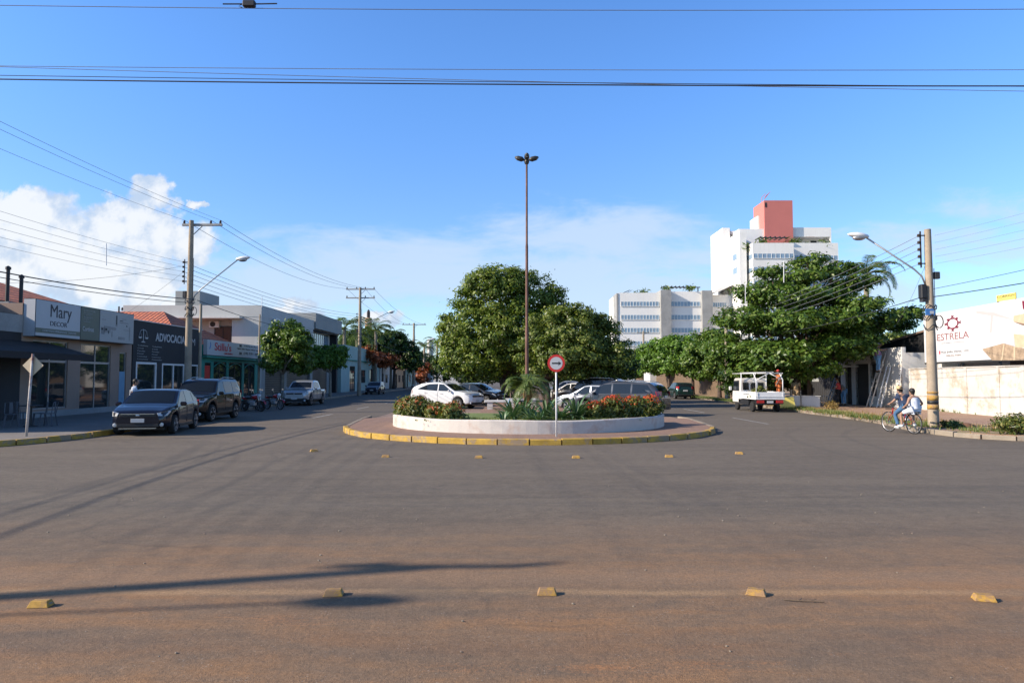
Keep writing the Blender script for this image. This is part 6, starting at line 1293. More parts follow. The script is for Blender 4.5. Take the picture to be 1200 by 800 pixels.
def pole(label, x, y, h, r=.16, arms=(), rack=None, lamp=None, group='concrete utility poles', z=SW, sq=False, clutter=True, seed=0, box=False):
    t = thing('utility_pole', label, 'utility pole', (x, y, z), 0, group); h = h - z
    MB().tube([(0, 0, -.1), (0, 0, h * .5), (0, 0, h)], [r * 1.25, r, r * .75], 12 if not sq else 4).build('shaft', M['concrete'], t, smooth='auto')
    for (zz, w_, ins) in arms:
        a = MB().box(-w_[0], .10, zz - h * 0 - .06, w_[1], .22, zz + .06); c = a.build('crossarm', M['conc2'] if not sq else M['conc2'], t, bevel=.01)
        for q in ins:
            m = MB(); cyl_insul(m, q, .16, zz + .06); m.build('insulator', M['insul'], c)
        MB().bar((0, .16, zz - .55), (.5, .16, zz - .08), .03).build('brace', M['dsteel'], c)
    if rack:
        sx, zs = rack; m = MB(); m.box(min(sx, sx + .03), -.03, zs[-1] - .15, max(sx, sx + .03), .03, zs[0] + .15)
        for q in zs: m.lathe([(.045, -.05), (.06, 0), (.045, .05)], 8, None, (sx * 1.15, 0, q))
        for q in (zs[0], zs[-1]): m.box(min(0, sx), -.02, q - .02, max(0, sx), .02, q + .02)
        m.build('insulator_rack', M['insul'], t)
    if clutter:
        m = MB(); rnd = random.Random(seed + 5)
        for k in range(3): z0 = h * .5 + k * .35; m.tube([((r + .06) * math.cos(a), (r + .06) * math.sin(a), z0 + .1 * math.sin(3 * a + k)) for a in np.linspace(0, 6.283, 15)], .02, 5, cap=False)
        m.tube([(r + .12 + .14 * math.cos(a), -.08, h * .5 + .2 + .22 * math.sin(a)) for a in np.linspace(0, 6.283, 15)], .018, 5, cap=False); m.box(-r - .16, -.12, h * .5 + .9, -r - .01, .1, h * .5 + 1.25); m.tube([(r + .02, -.03, h * .5 + .2), (r + .02, -.03, h * .8)], .012, 5)
        m.build('cable_clamps', M['cable'], t)
    if lamp: lamp_arm(t, *lamp)
    return t
zt1 = 10.1
p1 = pole('tall concrete utility pole with crossarm and lamp arm in front of the law office', -16.8, 36.3, zt1, .155, arms=[(9.75, (.55, 1.55), (-.45, .95, 1.45))], rack=(-.32, (7.75, 7.5, 7.25, 7.0, 6.75)), lamp=(5.3 + .35, 2.5, 2.25), seed=1)
pole('utility pole with two crossarms beside the small dark blue hatchback', -15.7, 72, 11.2, .17, arms=[(10.9, (1.5, 1.5), (-1.4, -.4, .5, 1.4)), (10.0, (1.5, 1.5), (-1.4, .5, 1.4))], rack=(-.3, (8.3, 8.05, 7.8, 7.55)), lamp=(6.6, 3.0, 1.9), seed=2)
pole('most distant utility pole at the end of the left street', -16.3, 116, 11, .2, arms=[(10.6, (2.0, 2.0), (-1.8, -.8, 1.8))], lamp=(6.3, 3.0, 1.9), seed=3)
pole('slim grey service pole behind the tall pole, beside the red roof', -19.9, 44.6, 6.6, .10, clutter=False, seed=4)
pole('pale service post in front of the round street tree', -18.8, 52.0, 6.6, .075, clutter=False, seed=5)
pr = pole('concrete pole with yellow bands and a blue plate beside the bicycle riders', 14.75, 24.6, 7.12, .145, rack=(-.28, (6.75, 6.5, 6.25, 6.0, 5.75)), lamp=None, seed=6)
la = lamp_arm(pr, 4.95, 2.22, 1.75, .8, math.pi); 
m = MB()
for i, (z0, z1) in enumerate(((.62, .78), (.93, 1.10), (1.16, 1.24))): m.lathe([(.187 - i * .003, z0), (.185 - i * .003, z1)], 20)
m.build('yellow_bands', M['yel2'], pr, smooth=True); MB().lathe([(.182, .80), (.181, .915)], 20).build('black_band', M['black'], pr, smooth=True)
MB().box(-.26, -.19, 4.05 - SW, .06, -.16, 4.28 - SW).build('blue_plate', M['bluep'], pr); MB().box(-.12, -.193, 4.10 - SW, .02, -.191, 4.2 - SW).build('plate_mark', M['signw'], pr)
MB().box(-.36, -.15, 4.5, -.17, .08, 5.0).build('junction_box', M['black'], pr, bevel=.02); MB().box(.17, -.08, 5.2, .36, .08, 5.45).build('meter_box', M['dsteel'], pr, bevel=.02)
pole('concrete pole with its top lost in the spreading tree canopy', 17.2, 56, 7.3, .17, clutter=False, seed=7)
pole('far concrete pole standing before the clipped lime green trees', 22.2, 118, 9.8, .2, arms=[(9.4, (1.0, 1.0), (-.9, 0, .9))], seed=8)

def wire(label, a, b, sag, r=.008, mat='cable2', group=None, n=22):
    a, b = Vector(a), Vector(b); pts = [a.lerp(b, i / n) - Vector((0, 0, sag * 4 * (i / n) * (1 - i / n))) for i in range(n + 1)]
    base = pts[0]; o = MB().tube([p - base for p in pts], r, 5).build('power_cable', M[mat], None, smooth=True); o.location = base
    return tag(o, label, 'cable', group)
# cables crossing the near sky
Yc = 8.3
def crossw(label, ya, yb_, yd, r, mat, sag=.10):
    a, b = V3(0, ya, yd), V3(1200, yb_, yd); d = b - a; up_z = Vector((0, 0, sag * .77)); wire(label, a - d * .55 + up_z, b + d * .55 + up_z, sag, r, mat, 'cables crossing the top of the sky', 36)
crossw('topmost thin cable across the sky, carrying a small black splice box', 6.5, 11, 8.8, .0048, 'cable2', .16)
crossw('thin cable across the sky, upper of the lower group', 77.5, 82, 8.6, .0040, 'cable2', .10)
crossw('thin cable across the sky that crosses the thick one on the right', 78.5, 107, 8.9, .0040, 'cable2', .12)
crossw('thick dark cable across the sky, lowest of the group on the left', 93, 101, 8.3, .0085, 'cable', .10)
crossw('dark cable across the sky just above the thick one', 88.5, 101.5, 8.4, .0045, 'cable', .06)
p = V3(292, 5.0, 8.8); t = thing('splice_box', 'small black splice box clipped on the topmost cable', 'splice box', p); MB().obox((0, 0, 0), .16, .07, .085).build('case', M['black'], t, bevel=.012); MB().tube([(-.34, 0, 0), (-.09, 0, 0), (-.14, 0, -.03), (-.09, 0, -.05)], .009, 5).tube([(.08, 0, 0), (.36, 0, .005)], .009, 5).build('clamp', M['dsteel'], t)
# three bare wires on the crossarms, running down the street
g = 'bare wires on the crossarms of the left poles'
for i, (dx, l_) in enumerate(((-.45, 'left'), (.95, 'middle'), (1.45, 'right'))):
    a = (-16.8 + dx, 36.46, 10.15); wire(f'high bare wire from the tall pole toward the viewer, {l_} insulator', a, (-16.6 + dx * 1.0, 2.0, 9.9), .55, .007, 'cable2', g)
    wire(f'high bare wire from the tall pole to the second pole, {l_} insulator', a, (-15.7 + (-1.4, .5, 1.4)[i], 72.16, 11.1), .8, .012, 'cable2', g)
    wire(f'high bare wire from the second to the most distant pole, {l_} insulator', (-15.7 + (-1.4, .5, 1.4)[i], 72.16, 11.1), (-16.3 + (-1.8, -.8, 1.8)[i], 116.2, 10.8), .8, .014, 'cable2', g)
g = 'rack wires on the left poles'
for i in range(5):
    z = 7.9 - i * .25; n_ = ('topmost', 'second', 'third', 'fourth', 'lowest')[i]
    wire(f'{n_} rack wire running from the tall left pole toward the viewer', (-17.15, 36.3, z), (-16.9, 3, z - .05), .50 + .04 * i, .006, 'cable2', g)
    wire(f'{n_} rack wire running from the tall left pole down the street', (-17.15, 36.3, z), (-16.0, 72, 8.45 - i * .24), .5, .012, 'cable2', g)
g = 'telephone cables on the left poles'
wire('thick black telephone cable sagging from the tall left pole toward the viewer', (-16.5, 36.3, 5.95), (-17.15, 3, 6.2), .75, .022, 'cable', g)
wire('second black telephone cable just under the thick one near the left edge', (-16.5, 36.3, 5.75), (-17.6, 3, 6.0), .70, .014, 'cable', g)
wire('black telephone cable running down the left street from the tall pole', (-16.4, 36.3, 5.9), (-15.7, 72, 6.6), .8, .018, 'cable', g)
wire('black telephone cable far down the left street', (-15.7, 72, 6.6), (-16.3, 116, 6.3), .8, .02, 'cable', g)
wire('service drop from the rack of the tall pole to the left shops', (-17.15, 36.3, 7.7), (-27, 33, 6.4), .35, .007, 'cable', g)
wire('service drop slanting from the rack down behind the curtain shop sign', (-17.15, 36.3, 7.4), (-23, 40, 5.0), .1, .006, 'cable', g)
def spacer(label, px, y0, y1, yd, g='white spacer rods on the rack wires'):
    a, b = V3(px, y0, yd), V3(px, y1, yd); o = MB().tube([(0, 0, 0), tuple(b - a)], .018, 6).build('wire_spacer', M['wpaint'], None); o.location = a; tag(o, label, 'spacer', g)
spacer('spacer rod on the near rack wires left of the tall pole', 124.5, 285, 311, 28.5); spacer('spacer rod among the rack wires over the pickup', 307, 347, 360, 46); 
g = 'rack wires of the right poles'; ra = Vector((14.45, 24.6, 0)); rb = Vector((16.9, 56, 0))
for i in range(5):
    z = 6.9 - i * .25; n_ = ('topmost', 'second', 'third', 'fourth', 'lowest')[i]
    wire(f'{n_} rack wire between the yellow banded pole and the canopy pole', (14.45, 24.6, z), (16.9, 56, 6.9 - i * .25), .42, .010, 'cable2', g)
    wire(f'{n_} rack wire from the yellow banded pole out of the right edge', (15.0, 24.6, z), (15.6, 2, z + .1), .35, .004, 'cable2', g)
wire('black telephone cable from the yellow banded pole into the spreading tree', (14.6, 24.6, 4.75), (17.1, 56, 5.4), .55, .016, 'cable', g)
wire('black telephone cable from the yellow banded pole out of the right edge', (14.9, 24.6, 4.72), (15.8, 0, 5.4), .35, .016, 'cable', g)
wire('thinner pair cable from the yellow banded pole out of the right edge', (14.9, 24.6, 5.0), (15.8, 0, 6.3), .35, .009, 'cable', g)
wire('service wire dropping from the yellow banded pole to the billboard side', (14.7, 24.6, 6.0), (24.5, 45, 5.0), .3, .006, 'cable2', g)
spacer('white spacer rod before the top right of the spreading tree', 918.5, 306, 331, 33.5); spacer('white spacer rod in the middle of the spreading tree', 873.5, 331, 356, 40.5)

# tall mast in the island
mx = V3(617.5, 443, 34); t = thing('lamp_mast', 'very tall slim rusty mast with four lamps on top in the middle of the island', 'lamp mast', (mx.x, 34, SW)); hm = ZA(190, 34) - SW
MB().tube([(0, 0, 0), (0, 0, hm * .33), (0, 0, hm * .34), (0, 0, hm * .66), (0, 0, hm * .67), (0, 0, hm)], [.085, .085, .068, .068, .055, .05], 12).build('shaft', M['rustpole'], t, smooth='auto')
MB().lathe([(.09, hm - .1), (.13, hm), (.10, hm + .12), (.03, hm + .14)], 10).build('collar', M['dsteel'], t)
for k in range(4):
    a = k * math.pi / 2 + .0; c, s_ = math.cos(a), math.sin(a)
    if abs(c) > .5 or True:
        ar = MB().tube([(0, 0, hm + .05), (.16 * c, .16 * s_, hm + .12)], .03, 6).build('arm', M['dsteel'], t)
        MB().tube([(.12 * c, .12 * s_, hm + .10), (.24 * c, .24 * s_, hm + .14), (.45 * c, .45 * s_, hm + .20), (.58 * c, .58 * s_, hm + .25)], [.05, .13, .12, .04], 8).build('lamp_head', M['dsteel'], ar, smooth=True)
        MB().tube([(.22 * c, .22 * s_, hm + .10), (.50 * c, .50 * s_, hm + .17)], [.085, .07], 8).build('lens', M['alloy'], ar, smooth=True)
# arrow sign
sp = G(652, 511.5, SW); t = thing('arrow_sign', 'round red rimmed sign with a black right arrow on a slim white post', 'road sign', (sp.x, sp.y, SW)); zc = ZA(425.5, sp.y) - SW
MB().tube([(0, 0, 0), (0, 0, zc)], .026, 10).build('post', M['wpaint'], t, smooth=True); My = Matrix(((1, 0, 0), (0, 0, -1), (0, 1, 0)))
oct_ = lambda r, y0, y1, nm, mt, n=28: MB().lathe([(r, y0), (r, y1)], n, My, (0, -.03, zc)).build(nm, mt, t)
oct_(.255, -.002, .004, 'plate', M['red']); oct_(.185, .0045, .006, 'white_disc', M['signw']); MB().box(-.125, -.040, zc - .02, .08, -.0365, zc + .02).prismy([(.06, zc - .06), (.145, zc), (.06, zc + .06), (.075, zc)], -.040, -.0365).build('arrow', M['black'], t)
# diamond sign seen from behind
sp = G(31.5, 511, SW); t = thing('diamond_sign', 'diamond road sign seen from behind on a leaning flaked post at the left corner', 'road sign', (sp.x, sp.y, SW)); zc = ZA(428, sp.y) - SW
m_ = paint('flaked_post', (.55, .50, .46), .8, .2, 3, 0, (.16, .06, .045), 1.0); MB().tube([(-.02, 0, 0), (.09, 0, zc + .34)], .035, 8).build('post', m_, t, smooth=True)
q = .31; MB().prismy([(.08 - q, zc), (.08, zc - q), (.08 + q, zc), (.08, zc + q)], .036, .042).build('plate', M['cream'], t)
# off-frame lamp pole on the left whose shadow falls over the foreground
tp = thing('utility_pole', 'concrete street pole standing outside the left edge whose shadow crosses the road', 'utility pole', (-19.3, 2.04, 0)); MB().tube([(0, 0, 0), (0, 0, 10.0)], [.19, .11], 10).build('shaft', M['concrete'], tp)
MB().box(-.5, .1, 9.66, 1.35, .20, 9.78).tube([(1.25, .15, 9.78), (1.25, .15, 9.98)], .06, 6).tube([(-.4, .15, 9.78), (-.4, .15, 9.98)], .06, 6).build('crossarm', M['conc2'], tp); lamp_arm(tp, 5.7, 2.8, 2.3, .9, R(-2))
# road studs
def stud(px, py, lab, rz, sc=1.0, group='yellow road studs'):
    p = G(px, py, 0.02); t = thing('road_stud', lab, 'road stud', (p.x, p.y, 0.001), R(rz), group); l, w_, h = .084 * sc, .055 * sc, .05 * sc
    MB().add([(-l, -w_, 0), (l, -w_, 0), (l, w_, 0), (-l, w_, 0), (-l * .78, -w_ * .62, h), (l * .78, -w_ * .62, h), (l * .78, w_ * .62, h), (-l * .78, w_ * .62, h)], [(0, 3, 2, 1), (4, 5, 6, 7), (0, 1, 5, 4), (1, 2, 6, 5), (2, 3, 7, 6), (3, 0, 4, 7)]).build('body', M['yel2'], t, bevel=.004)
    MB().obox((l * .86, 0, h * .5), .006, w_ * .9, h * .35, Matrix.Rotation(R(-28), 3, 'Y')).build('reflector', M['kerb'], t)
for px, py, lab, rz in ((48, 707, 'near road stud at the far left, on the pole shadow', 4), (391, 694, 'near road stud with the dark lamp shadow beside it', 5), (641, 693, 'near road stud straight ahead in the middle of the view', -2), (886, 693.5, 'near road stud turned a little and chipped, right of the centre', -24), (1153, 700, 'near road stud at the far right, turned slightly', -16)):
    stud(px, py, lab, rz, 1.0, 'yellow road studs in the near row')
for px, py, lab, rz in ((368, 528, 'far road stud at the left end of the island row', 25), (452, 534.5, 'second far road stud from the left along the island', 5), (561, 535.5, 'third far road stud from the left along the island', 0), (675, 535.5, 'far road stud just right of the arrow sign post', 0), (784, 534.5, 'second far road stud from the right along the island', -4), (866, 531, 'far road stud at the right end of the island row', -12)):
    stud(px, py, lab, rz, 1.15, 'yellow road studs round the island')
# pebbles and a twig on the road
rng = np.random.default_rng(3); m = MB()
for _ in range(120):
    x, y = rng.uniform(-9, 9), rng.uniform(4, 13); r_ = rng.uniform(.005, .016); m.ell((x, y, r_ * .4), r_, r_ * .8, r_ * .6, 5, 3)
o = m.build('gravel', M['kerb']); o['kind'] = 'stuff'
p = G(940, 705); o = MB().tube([(-.14, .03, .01), (-.03, 0, .012), (.06, -.015, .014), (.17, -.03, .01)], .005, 5).tube([(-.03, 0, .012), (.02, .05, .015)], .004, 4).tube([(.06, -.015, .014), (.12, .01, .02)], .003, 4).build('fallen_twig', M['timber']); o.location = p; tag(o, 'thin dry twig lying on the road between the two right studs', 'twig')
# cafe table and chairs
M['chairm'] = paint('blue_grey_chair_metal', (.09, .10, .12), .5, .15, 4)
def chair(label, x, y, rz):
    t = thing('cafe_chair', label, 'chair', (x, y, SW), rz, 'metal cafe chairs'); MB().box(-.19, -.19, .44, .19, .19, .46).build('seat', M['chairm'], t, bevel=.005)
    m = MB(); m.tube([(-.18, .18, .46), (-.17, .24, .84), (0, .26, .88), (.17, .24, .84), (.18, .18, .46)], .015, 6); m.box(-.05, .215, .47, .05, .23, .86).build('backrest', M['chairm'], t)
    for a in (-1, 1):
        for c in (-1, 1): MB().bar((a * .16, c * .16, .44), (a * .22, c * .22, 0), .03).build('leg', M['chairm'], t)
for i, (px, py, yd, rz, lab) in enumerate(((15, 0, 24.4, 40, 'dark grey metal chair leftmost at the cafe, beside the diamond sign post'), (27, 0, 25.6, 160, 'dark grey metal chair behind the cafe table'), (48, 0, 25.2, -60, 'dark grey metal chair right of the cafe table'), (58, 0, 25.0, -80, 'dark grey metal chair farthest right, by the shop window'))):
    p = V3(px, 443, yd); chair(lab, p.x, p.y, R(rz))
p = V3(38, 443, 24.8); t = thing('cafe_table', 'small dark cafe table among dark grey metal chairs', 'table', (p.x, p.y, SW)); MB().lathe([(.36, .72), (.36, .75), (.01, .75)], 20).build('table_top', M['dgrey'], t); MB().tube([(0, 0, .02), (0, 0, .72)], .03, 8).build('column', M['dsteel'], t); MB().lathe([(.24, 0), (.22, .03), (.02, .05)], 16).build('base', M['dsteel'], t)
t = thing('concrete_bench', 'low pale concrete bench block on the plaza in front of the cars', 'bench', (V3(586, 443, 38.5).x, 38.5, SW)); MB().box(-.85, -.25, .38, .75, .25, .50).build('seat', M['white'], t, bevel=.02); MB().box(-.7, -.2, 0, -.4, .2, .378).build('leg', M['planter'], t); MB().box(.35, -.2, 0, .65, .2, .378).build('leg', M['planter'], t)
t = thing('concrete_bench', 'second pale low bench behind the agaves under the palm', 'bench', (V3(612, 443, 42).x, 42, SW)); MB().box(-1.0, -.25, .38, 1.0, .25, .50).build('seat', M['white'], t, bevel=.02); MB().box(-.8, -.2, 0, -.5, .2, .378).build('leg', M['planter'], t); MB().box(.5, -.2, 0, .8, .2, .378).build('leg', M['planter'], t)
o = MB().tube([(0, 0, 0), (.12, 0, .25), (.25, 0, .62)], .035, 7).build('blue_pipe_post', M['bluepan']); p = V3(592, 443, 37); o.location = (p.x, 37, SW); tag(o, 'short pale blue leaning post by the bench blocks', 'post')

# ---------------------------------------------------------------- planting
zb0 = SW + .33; g = 'orange flowering bushes on the planter'
for i, (px, yd, r_, h, lab) in enumerate(((474, 25.3, .36, .66, 'flowering bush at the left tip of the planter'), (489, 24.3, .58, .78, 'largest orange flowering bush of the left cluster'), (512, 23.3, .38, .58, 'round flowering bush third from the left on the planter'), (532, 22.8, .40, .62, 'flowering bush at the right end of the left cluster'),
      (697, 23.2, .40, .62, 'flowering bush of the right cluster nearest the agaves'), (719, 23.6, .52, .80, 'tall green flowering bush in the middle of the right cluster'), (742, 24.4, .48, .76, 'flowering bush third in the right cluster, red on top'), (762, 25.4, .44, .76, 'flowering bush at the right tip of the planter'))):
    p = V3(px, 443, yd); bush('flowering_bush', lab, (p.x, p.y, zb0 - .05), r_, h, 20 + i, g, 70 if i < 4 else 100, fcol='flowdull' if i < 4 else 'flower', top=i > 3)
rngp = np.random.default_rng(8); g = 'agaves in the middle of the planter'
for i, (px, yd, nb, ln, lab) in enumerate(((600, 23.4, 46, .95, 'spiky agave at the left of the clump'), (622, 22.9, 30, .62, 'small agave left of the clump centre'), (640, 23.8, 46, 1.0, 'tall agave behind the arrow sign post'), (655, 22.8, 34, .75, 'low agave just right of the arrow sign post'), (674, 23.1, 48, 1.02, 'broad agave at the right of the clump'), (612, 24.6, 40, .95, 'agave at the back left of the clump'), (585 + 5, 22.6, 16, .45, 'little agave in front at the left'), (632, 22.3, 26, .5, 'tiny agave nearest the planter wall'))):
    p = V3(px, 443, yd); blade_plant('agave', lab, (p.x, p.y, zb0 - .02), int(nb * 1.1), ln, .055, M['lf_agave'], 40 + i, g)
grass_patch('planter_grass', [(-2.3, 22.7, 3.6, 22.7, .5), (-1.8, 23.6, 3.3, 23.8, .6), (-3.2, 24.4, -.4, 23.4, .5)], 160, .09, 3, z=SW + .33)
p = V3(618, 443, 31); frond_palm('small_palm', 'small stout palm with yellowing lower fronds behind the agaves', (p.x, p.y, SW), 1.35, .17, 34, 1.40, M['lf_palm'], M['bark'], 4, 1.25, 7, leafw=.020, nleaf=28, leaflen=.24)
def ptree(name, label, px, yd, L, nleaf, ls, mat, bark='bark', tr=.2, seed=1, z=SW, dep=.9, group=None, **k):
    base = V3(px, 443, yd); return tree(name, label, (base.x, yd, z), [((c[0], c[1], c[2] - z), r_) for c, r_ in px_blobs((base.x, yd, 0.0), yd, L, dep, seed)], nleaf, ls, M[mat], M[bark], tr, seed=seed, group=group, **k)
ptree('mango_tree', 'biggest dense dark green tree in the middle of the plaza', 598, 51, [(585, 348, 42, 32), (552, 378, 34, 34), (620, 365, 40, 36), (562, 415, 44, 26), (612, 410, 44, 30), (545, 412, 28, 26), (590, 388, 45, 35), (603, 330, 24, 16), (645, 350, 18, 16), (528, 388, 14, 18), (575, 330, 26, 16)], 52000, .17, 'lf_mango', tr=.34, seed=11, csize=.42, dep=.8, z=SW, trunks=2)
ptree('street_tree', 'lower mottled spreading tree overlapping the right of the big plaza tree', 646, 45, [(672, 385, 34, 24), (700, 405, 32, 26), (640, 395, 30, 26), (668, 415, 38, 26), (722, 418, 18, 14), (630, 425, 22, 16), (705, 428, 26, 14), (660, 372, 22, 12), (692, 380, 20, 12)], 36000, .15, 'lf_sec', tr=.22, seed=12, csize=.36, dep=.8, trunks=2)
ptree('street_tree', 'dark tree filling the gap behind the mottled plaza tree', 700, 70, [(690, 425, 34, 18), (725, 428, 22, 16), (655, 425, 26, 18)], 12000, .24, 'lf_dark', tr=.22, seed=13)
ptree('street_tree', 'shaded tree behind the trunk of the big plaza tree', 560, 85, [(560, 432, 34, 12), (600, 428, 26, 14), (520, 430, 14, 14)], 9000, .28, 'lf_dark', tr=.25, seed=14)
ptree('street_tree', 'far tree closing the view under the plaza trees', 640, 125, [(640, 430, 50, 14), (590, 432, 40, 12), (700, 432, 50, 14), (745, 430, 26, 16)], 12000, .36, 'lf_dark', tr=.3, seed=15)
ptree('almond_tree', 'widest spreading layered tree with glossy leaves over the white truck', 934, 43.5, [(945, 306, 16, 5), (975, 318, 24, 6), (902, 318, 14, 5), (932, 326, 26, 7), (1000, 332, 22, 5), (884, 342, 22, 8), (925, 350, 34, 9), (968, 346, 26, 8), (1005, 358, 26, 7), (866, 372, 24, 10), (912, 378, 40, 12), (965, 374, 36, 10), (1018, 376, 30, 8), (1052, 370, 20, 5), (1068, 364, 10, 4), (985, 390, 30, 8, 1.0), (858, 408, 26, 14), (905, 415, 40, 15), (960, 408, 46, 15), (994, 396, 26, 9, 2.5), (1050, 381, 16, 5, 2.0), (880, 430, 26, 10), (935, 432, 36, 9)], 60000, .19, 'lf_term', 'bark', tr=.26, seed=16, csize=.34, dep=1.9, inner=.08, up=.9, elong=1.35)
g = 'clipped lime green trees along the right street'
ptree('clipped_tree', 'nearest clipped leafy tree beside the concrete canopy pole', 843, 62, [(838, 408, 28, 20), (848, 428, 24, 16), (828, 425, 24, 18), (858, 418, 18, 18)], 15000, .22, 'lf_term', tr=.18, seed=17, group=g)
ptree('clipped_tree', 'second clipped lime green tree behind the dark parked hatchback', 812, 74, [(812, 405, 30, 14), (800, 422, 26, 16), (822, 425, 26, 16), (808, 415, 34, 18)], 15000, .24, 'lf_lime', tr=.18, seed=18, group=g)
ptree('clipped_tree', 'third clipped lime green tree, above the white box vehicle', 784, 90, [(785, 410, 30, 14), (770, 422, 24, 14), (795, 425, 26, 14)], 12000, .28, 'lf_lime', tr=.2, seed=19, group=g)
ptree('clipped_tree', 'farthest clipped lime green tree at the left of the row', 757, 108, [(758, 420, 20, 14), (752, 430, 18, 12), (770, 425, 20, 14)], 8000, .32, 'lf_lime', tr=.2, seed=20, group=g)
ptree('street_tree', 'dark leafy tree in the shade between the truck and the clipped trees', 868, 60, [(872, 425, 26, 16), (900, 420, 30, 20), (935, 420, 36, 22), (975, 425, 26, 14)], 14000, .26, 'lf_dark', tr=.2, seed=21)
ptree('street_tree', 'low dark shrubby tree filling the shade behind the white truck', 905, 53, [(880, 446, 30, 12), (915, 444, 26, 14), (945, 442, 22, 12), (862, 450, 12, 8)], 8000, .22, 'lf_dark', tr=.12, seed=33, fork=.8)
ptree('street_tree', 'distant low tree mass behind the parked plaza cars', 600, 96, [(560, 440, 26, 9), (610, 440, 30, 9), (660, 440, 30, 9), (710, 440, 26, 9)], 9000, .3, 'lf_dark', tr=.2, seed=34, fork=.6)
ptree('street_tree', 'sunlit yellowish tree showing behind the gatehouse roof', 985, 58, [(965, 405, 18, 10), (990, 402, 22, 10), (1020, 408, 20, 8), (1045, 400, 16, 7), (1010, 396, 14, 8)], 7000, .22, 'lf_sec', tr=.16, seed=22)
ptree('street_tree', 'small bush topped tree behind the dark roof near the billboard', 1058, 60, [(1055, 396, 14, 7), (1070, 400, 10, 5)], 3000, .2, 'lf_dark', tr=.12, seed=23)
p = V3(1018, 443, 56); frond_palm('coconut_palm', 'tall palm with drooping fronds behind the top right of the spreading tree', (p.x, p.y, SW), ZA(322, 56) - SW, .2, 20, 3.3, M['lf_palm'], M['barkl'], 6, 1.35, 0, leafw=.014, nleaf=38, leaflen=.2)
p = V3(992, 443, 62); frond_palm('coconut_palm', 'second palm half hidden to the left of the taller palm', (p.x, p.y, SW), ZA(345, 62) - SW, .2, 16, 3.0, M['lf_palm'], M['barkl'], 7, 1.3, 2, leafw=.014, nleaf=32, leaflen=.2)
# left street
ptree('street_tree', 'round crowned street tree over the silver pickup', 331, 52, [(337, 388, 17, 13), (322, 402, 15, 15), (350, 402, 15, 16), (336, 415, 24, 18), (318, 424, 11, 12), (352, 425, 14, 11)], 15000, .17, 'lf_term', 'barkl', tr=.16, seed=24, csize=.30, fork=2.0)
ptree('clipped_tree', 'flat topped clipped tree behind the round one', 387, 65, [(365, 418, 13, 12), (380, 417, 14, 12), (395, 417, 13, 12), (372, 422, 16, 9), (388, 422, 16, 10)], 14000, .16, 'lf_lime', 'barkl', tr=.13, seed=25, csize=.22, fork=2.2)
g = 'palms rising behind the left street houses'
for i, (px, py, yd, fl, lab) in enumerate(((403, 385, 92, 4.2, 'palm farthest left behind the pale teal building'), (418, 392, 96, 3.6, 'palm just left of the beige water tower'), (440, 388, 100, 3.6, 'palm under the beige water tower'), (458, 400, 112, 3.8, 'palm in the middle of the left tree mass'), (474, 408, 118, 3.4, 'palm beside the far utility pole'), (512, 404, 140, 3.4, 'palm beside the plain white water tank'), (497, 408, 135, 3.2, 'palm just left of the plain white water tank'))):
    p = V3(px, 443, yd); frond_palm('street_palm', lab, (p.x, p.y, 0), ZA(py, yd), .22, 17, fl, M['lf_palm'], M['barkl'], 50 + i, 1.3, 0, g, leafw=.016, nleaf=24, leaflen=.22)
ptree('street_tree', 'tree with a broad crown behind the pale teal building', 425, 105, [(415, 402, 20, 13), (440, 402, 20, 14), (428, 395, 16, 9)], 9000, .34, 'lf_dark', tr=.25, seed=26)
ptree('street_tree', 'large shady tree over the far left pavement', 462, 112, [(455, 405, 20, 14), (470, 412, 20, 16), (448, 418, 18, 12), (482, 420, 16, 12), (462, 398, 14, 9)], 12000, .34, 'lf_dark', tr=.28, seed=27)
ptree('street_tree', 'tree at the far end of the left street near the white wall', 492, 140, [(490, 424, 16, 12), (505, 428, 12, 10), (476, 428, 14, 9)], 8000, .36, 'lf_dark', tr=.25, seed=28)
g = 'rusty red flowering trees along the left pavement'
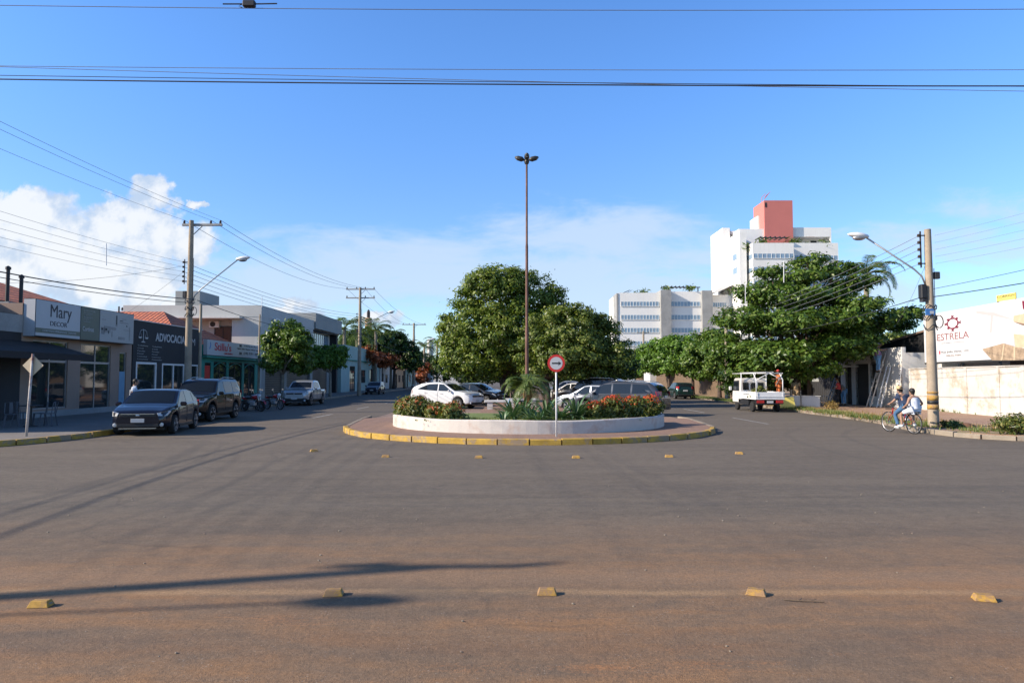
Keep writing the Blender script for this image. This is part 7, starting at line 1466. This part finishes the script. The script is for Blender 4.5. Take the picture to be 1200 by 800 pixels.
ptree('flowering_tree', 'rusty red flowering tree nearer the pale teal building', 436, 98, [(433, 412, 8, 6), (440, 418, 9, 6)], 1800, .28, 'flowr', tr=.1, seed=29, group=g)
ptree('flowering_tree', 'rusty red flowering tree farther down the pavement', 448, 104, [(446, 424, 11, 6), (455, 420, 9, 6)], 2200, .28, 'flowr', tr=.1, seed=30, group=g)
ptree('flowering_tree', 'dark red leaved tree beside the far motorcycles', 496, 120, [(495, 440, 7, 8), (500, 432, 6, 6)], 1800, .28, 'flowr', tr=.1, seed=31, group=g)
# verge growth on the right
grass_patch('verge_grass', [(14.3, 23.6, 15.3, 30, .28), (15.3, 30, 15.7, 39, .30), (15.4, 22.2, 14.5, 24, .4), (16.4, 20.8, 15.6, 22.5, .5), (17.5, 20.6, 16, 21.4, .5), (15.9, 45, 17, 70, .3), (22.0, 30, 22.3, 38, .15)], 120, .16, 5)
grass_patch('dry_grass', [(15.6, 27, 16.8, 45, .7), (16, 21.5, 17.2, 25, .7)], 60, .14, 6, 'lf_dry')
bush('weedy_shrub', 'sprawling grey green weed shrub at the right edge of the verge', (*V3(1188, 443, 21.3).xy, SW), .62, .62, 71, None, 0, 'lf_bush', 1500, .07)
bush('weedy_shrub', 'low weed clump beside the base of the banded pole', (*V3(1112, 443, 24).xy, SW), .35, .26, 72, None, 0, 'lf_dark', 700, .06)
bush('weedy_shrub', 'dry weed clump near the feet of the person in red', (*V3(972, 443, 38).xy, SW), .4, .45, 73, None, 0, 'lf_dry', 500, .07)
p = G(1117, 507, 0); o = MB().ell((0, 0, .10), .42, .28, .13, 9, 6).ell((.5, .05, .09), .30, .25, .12, 8, 5).build('earth_clods', M['soil'], None, smooth=True); o.location = (p.x + .3, p.y + .5, SW - .05); tag(o, 'dark clods of earth heaped on the kerb beside the banded pole', 'earth heap')
t = thing('pavement_post', 'slim dark post standing in front of the white painted block', 'post', (*V3(938, 443, 40.6).xy, SW)); MB().tube([(0, 0, 0), (0, 0, 1.0)], .035, 6).build('shaft', M['dsteel'], t)
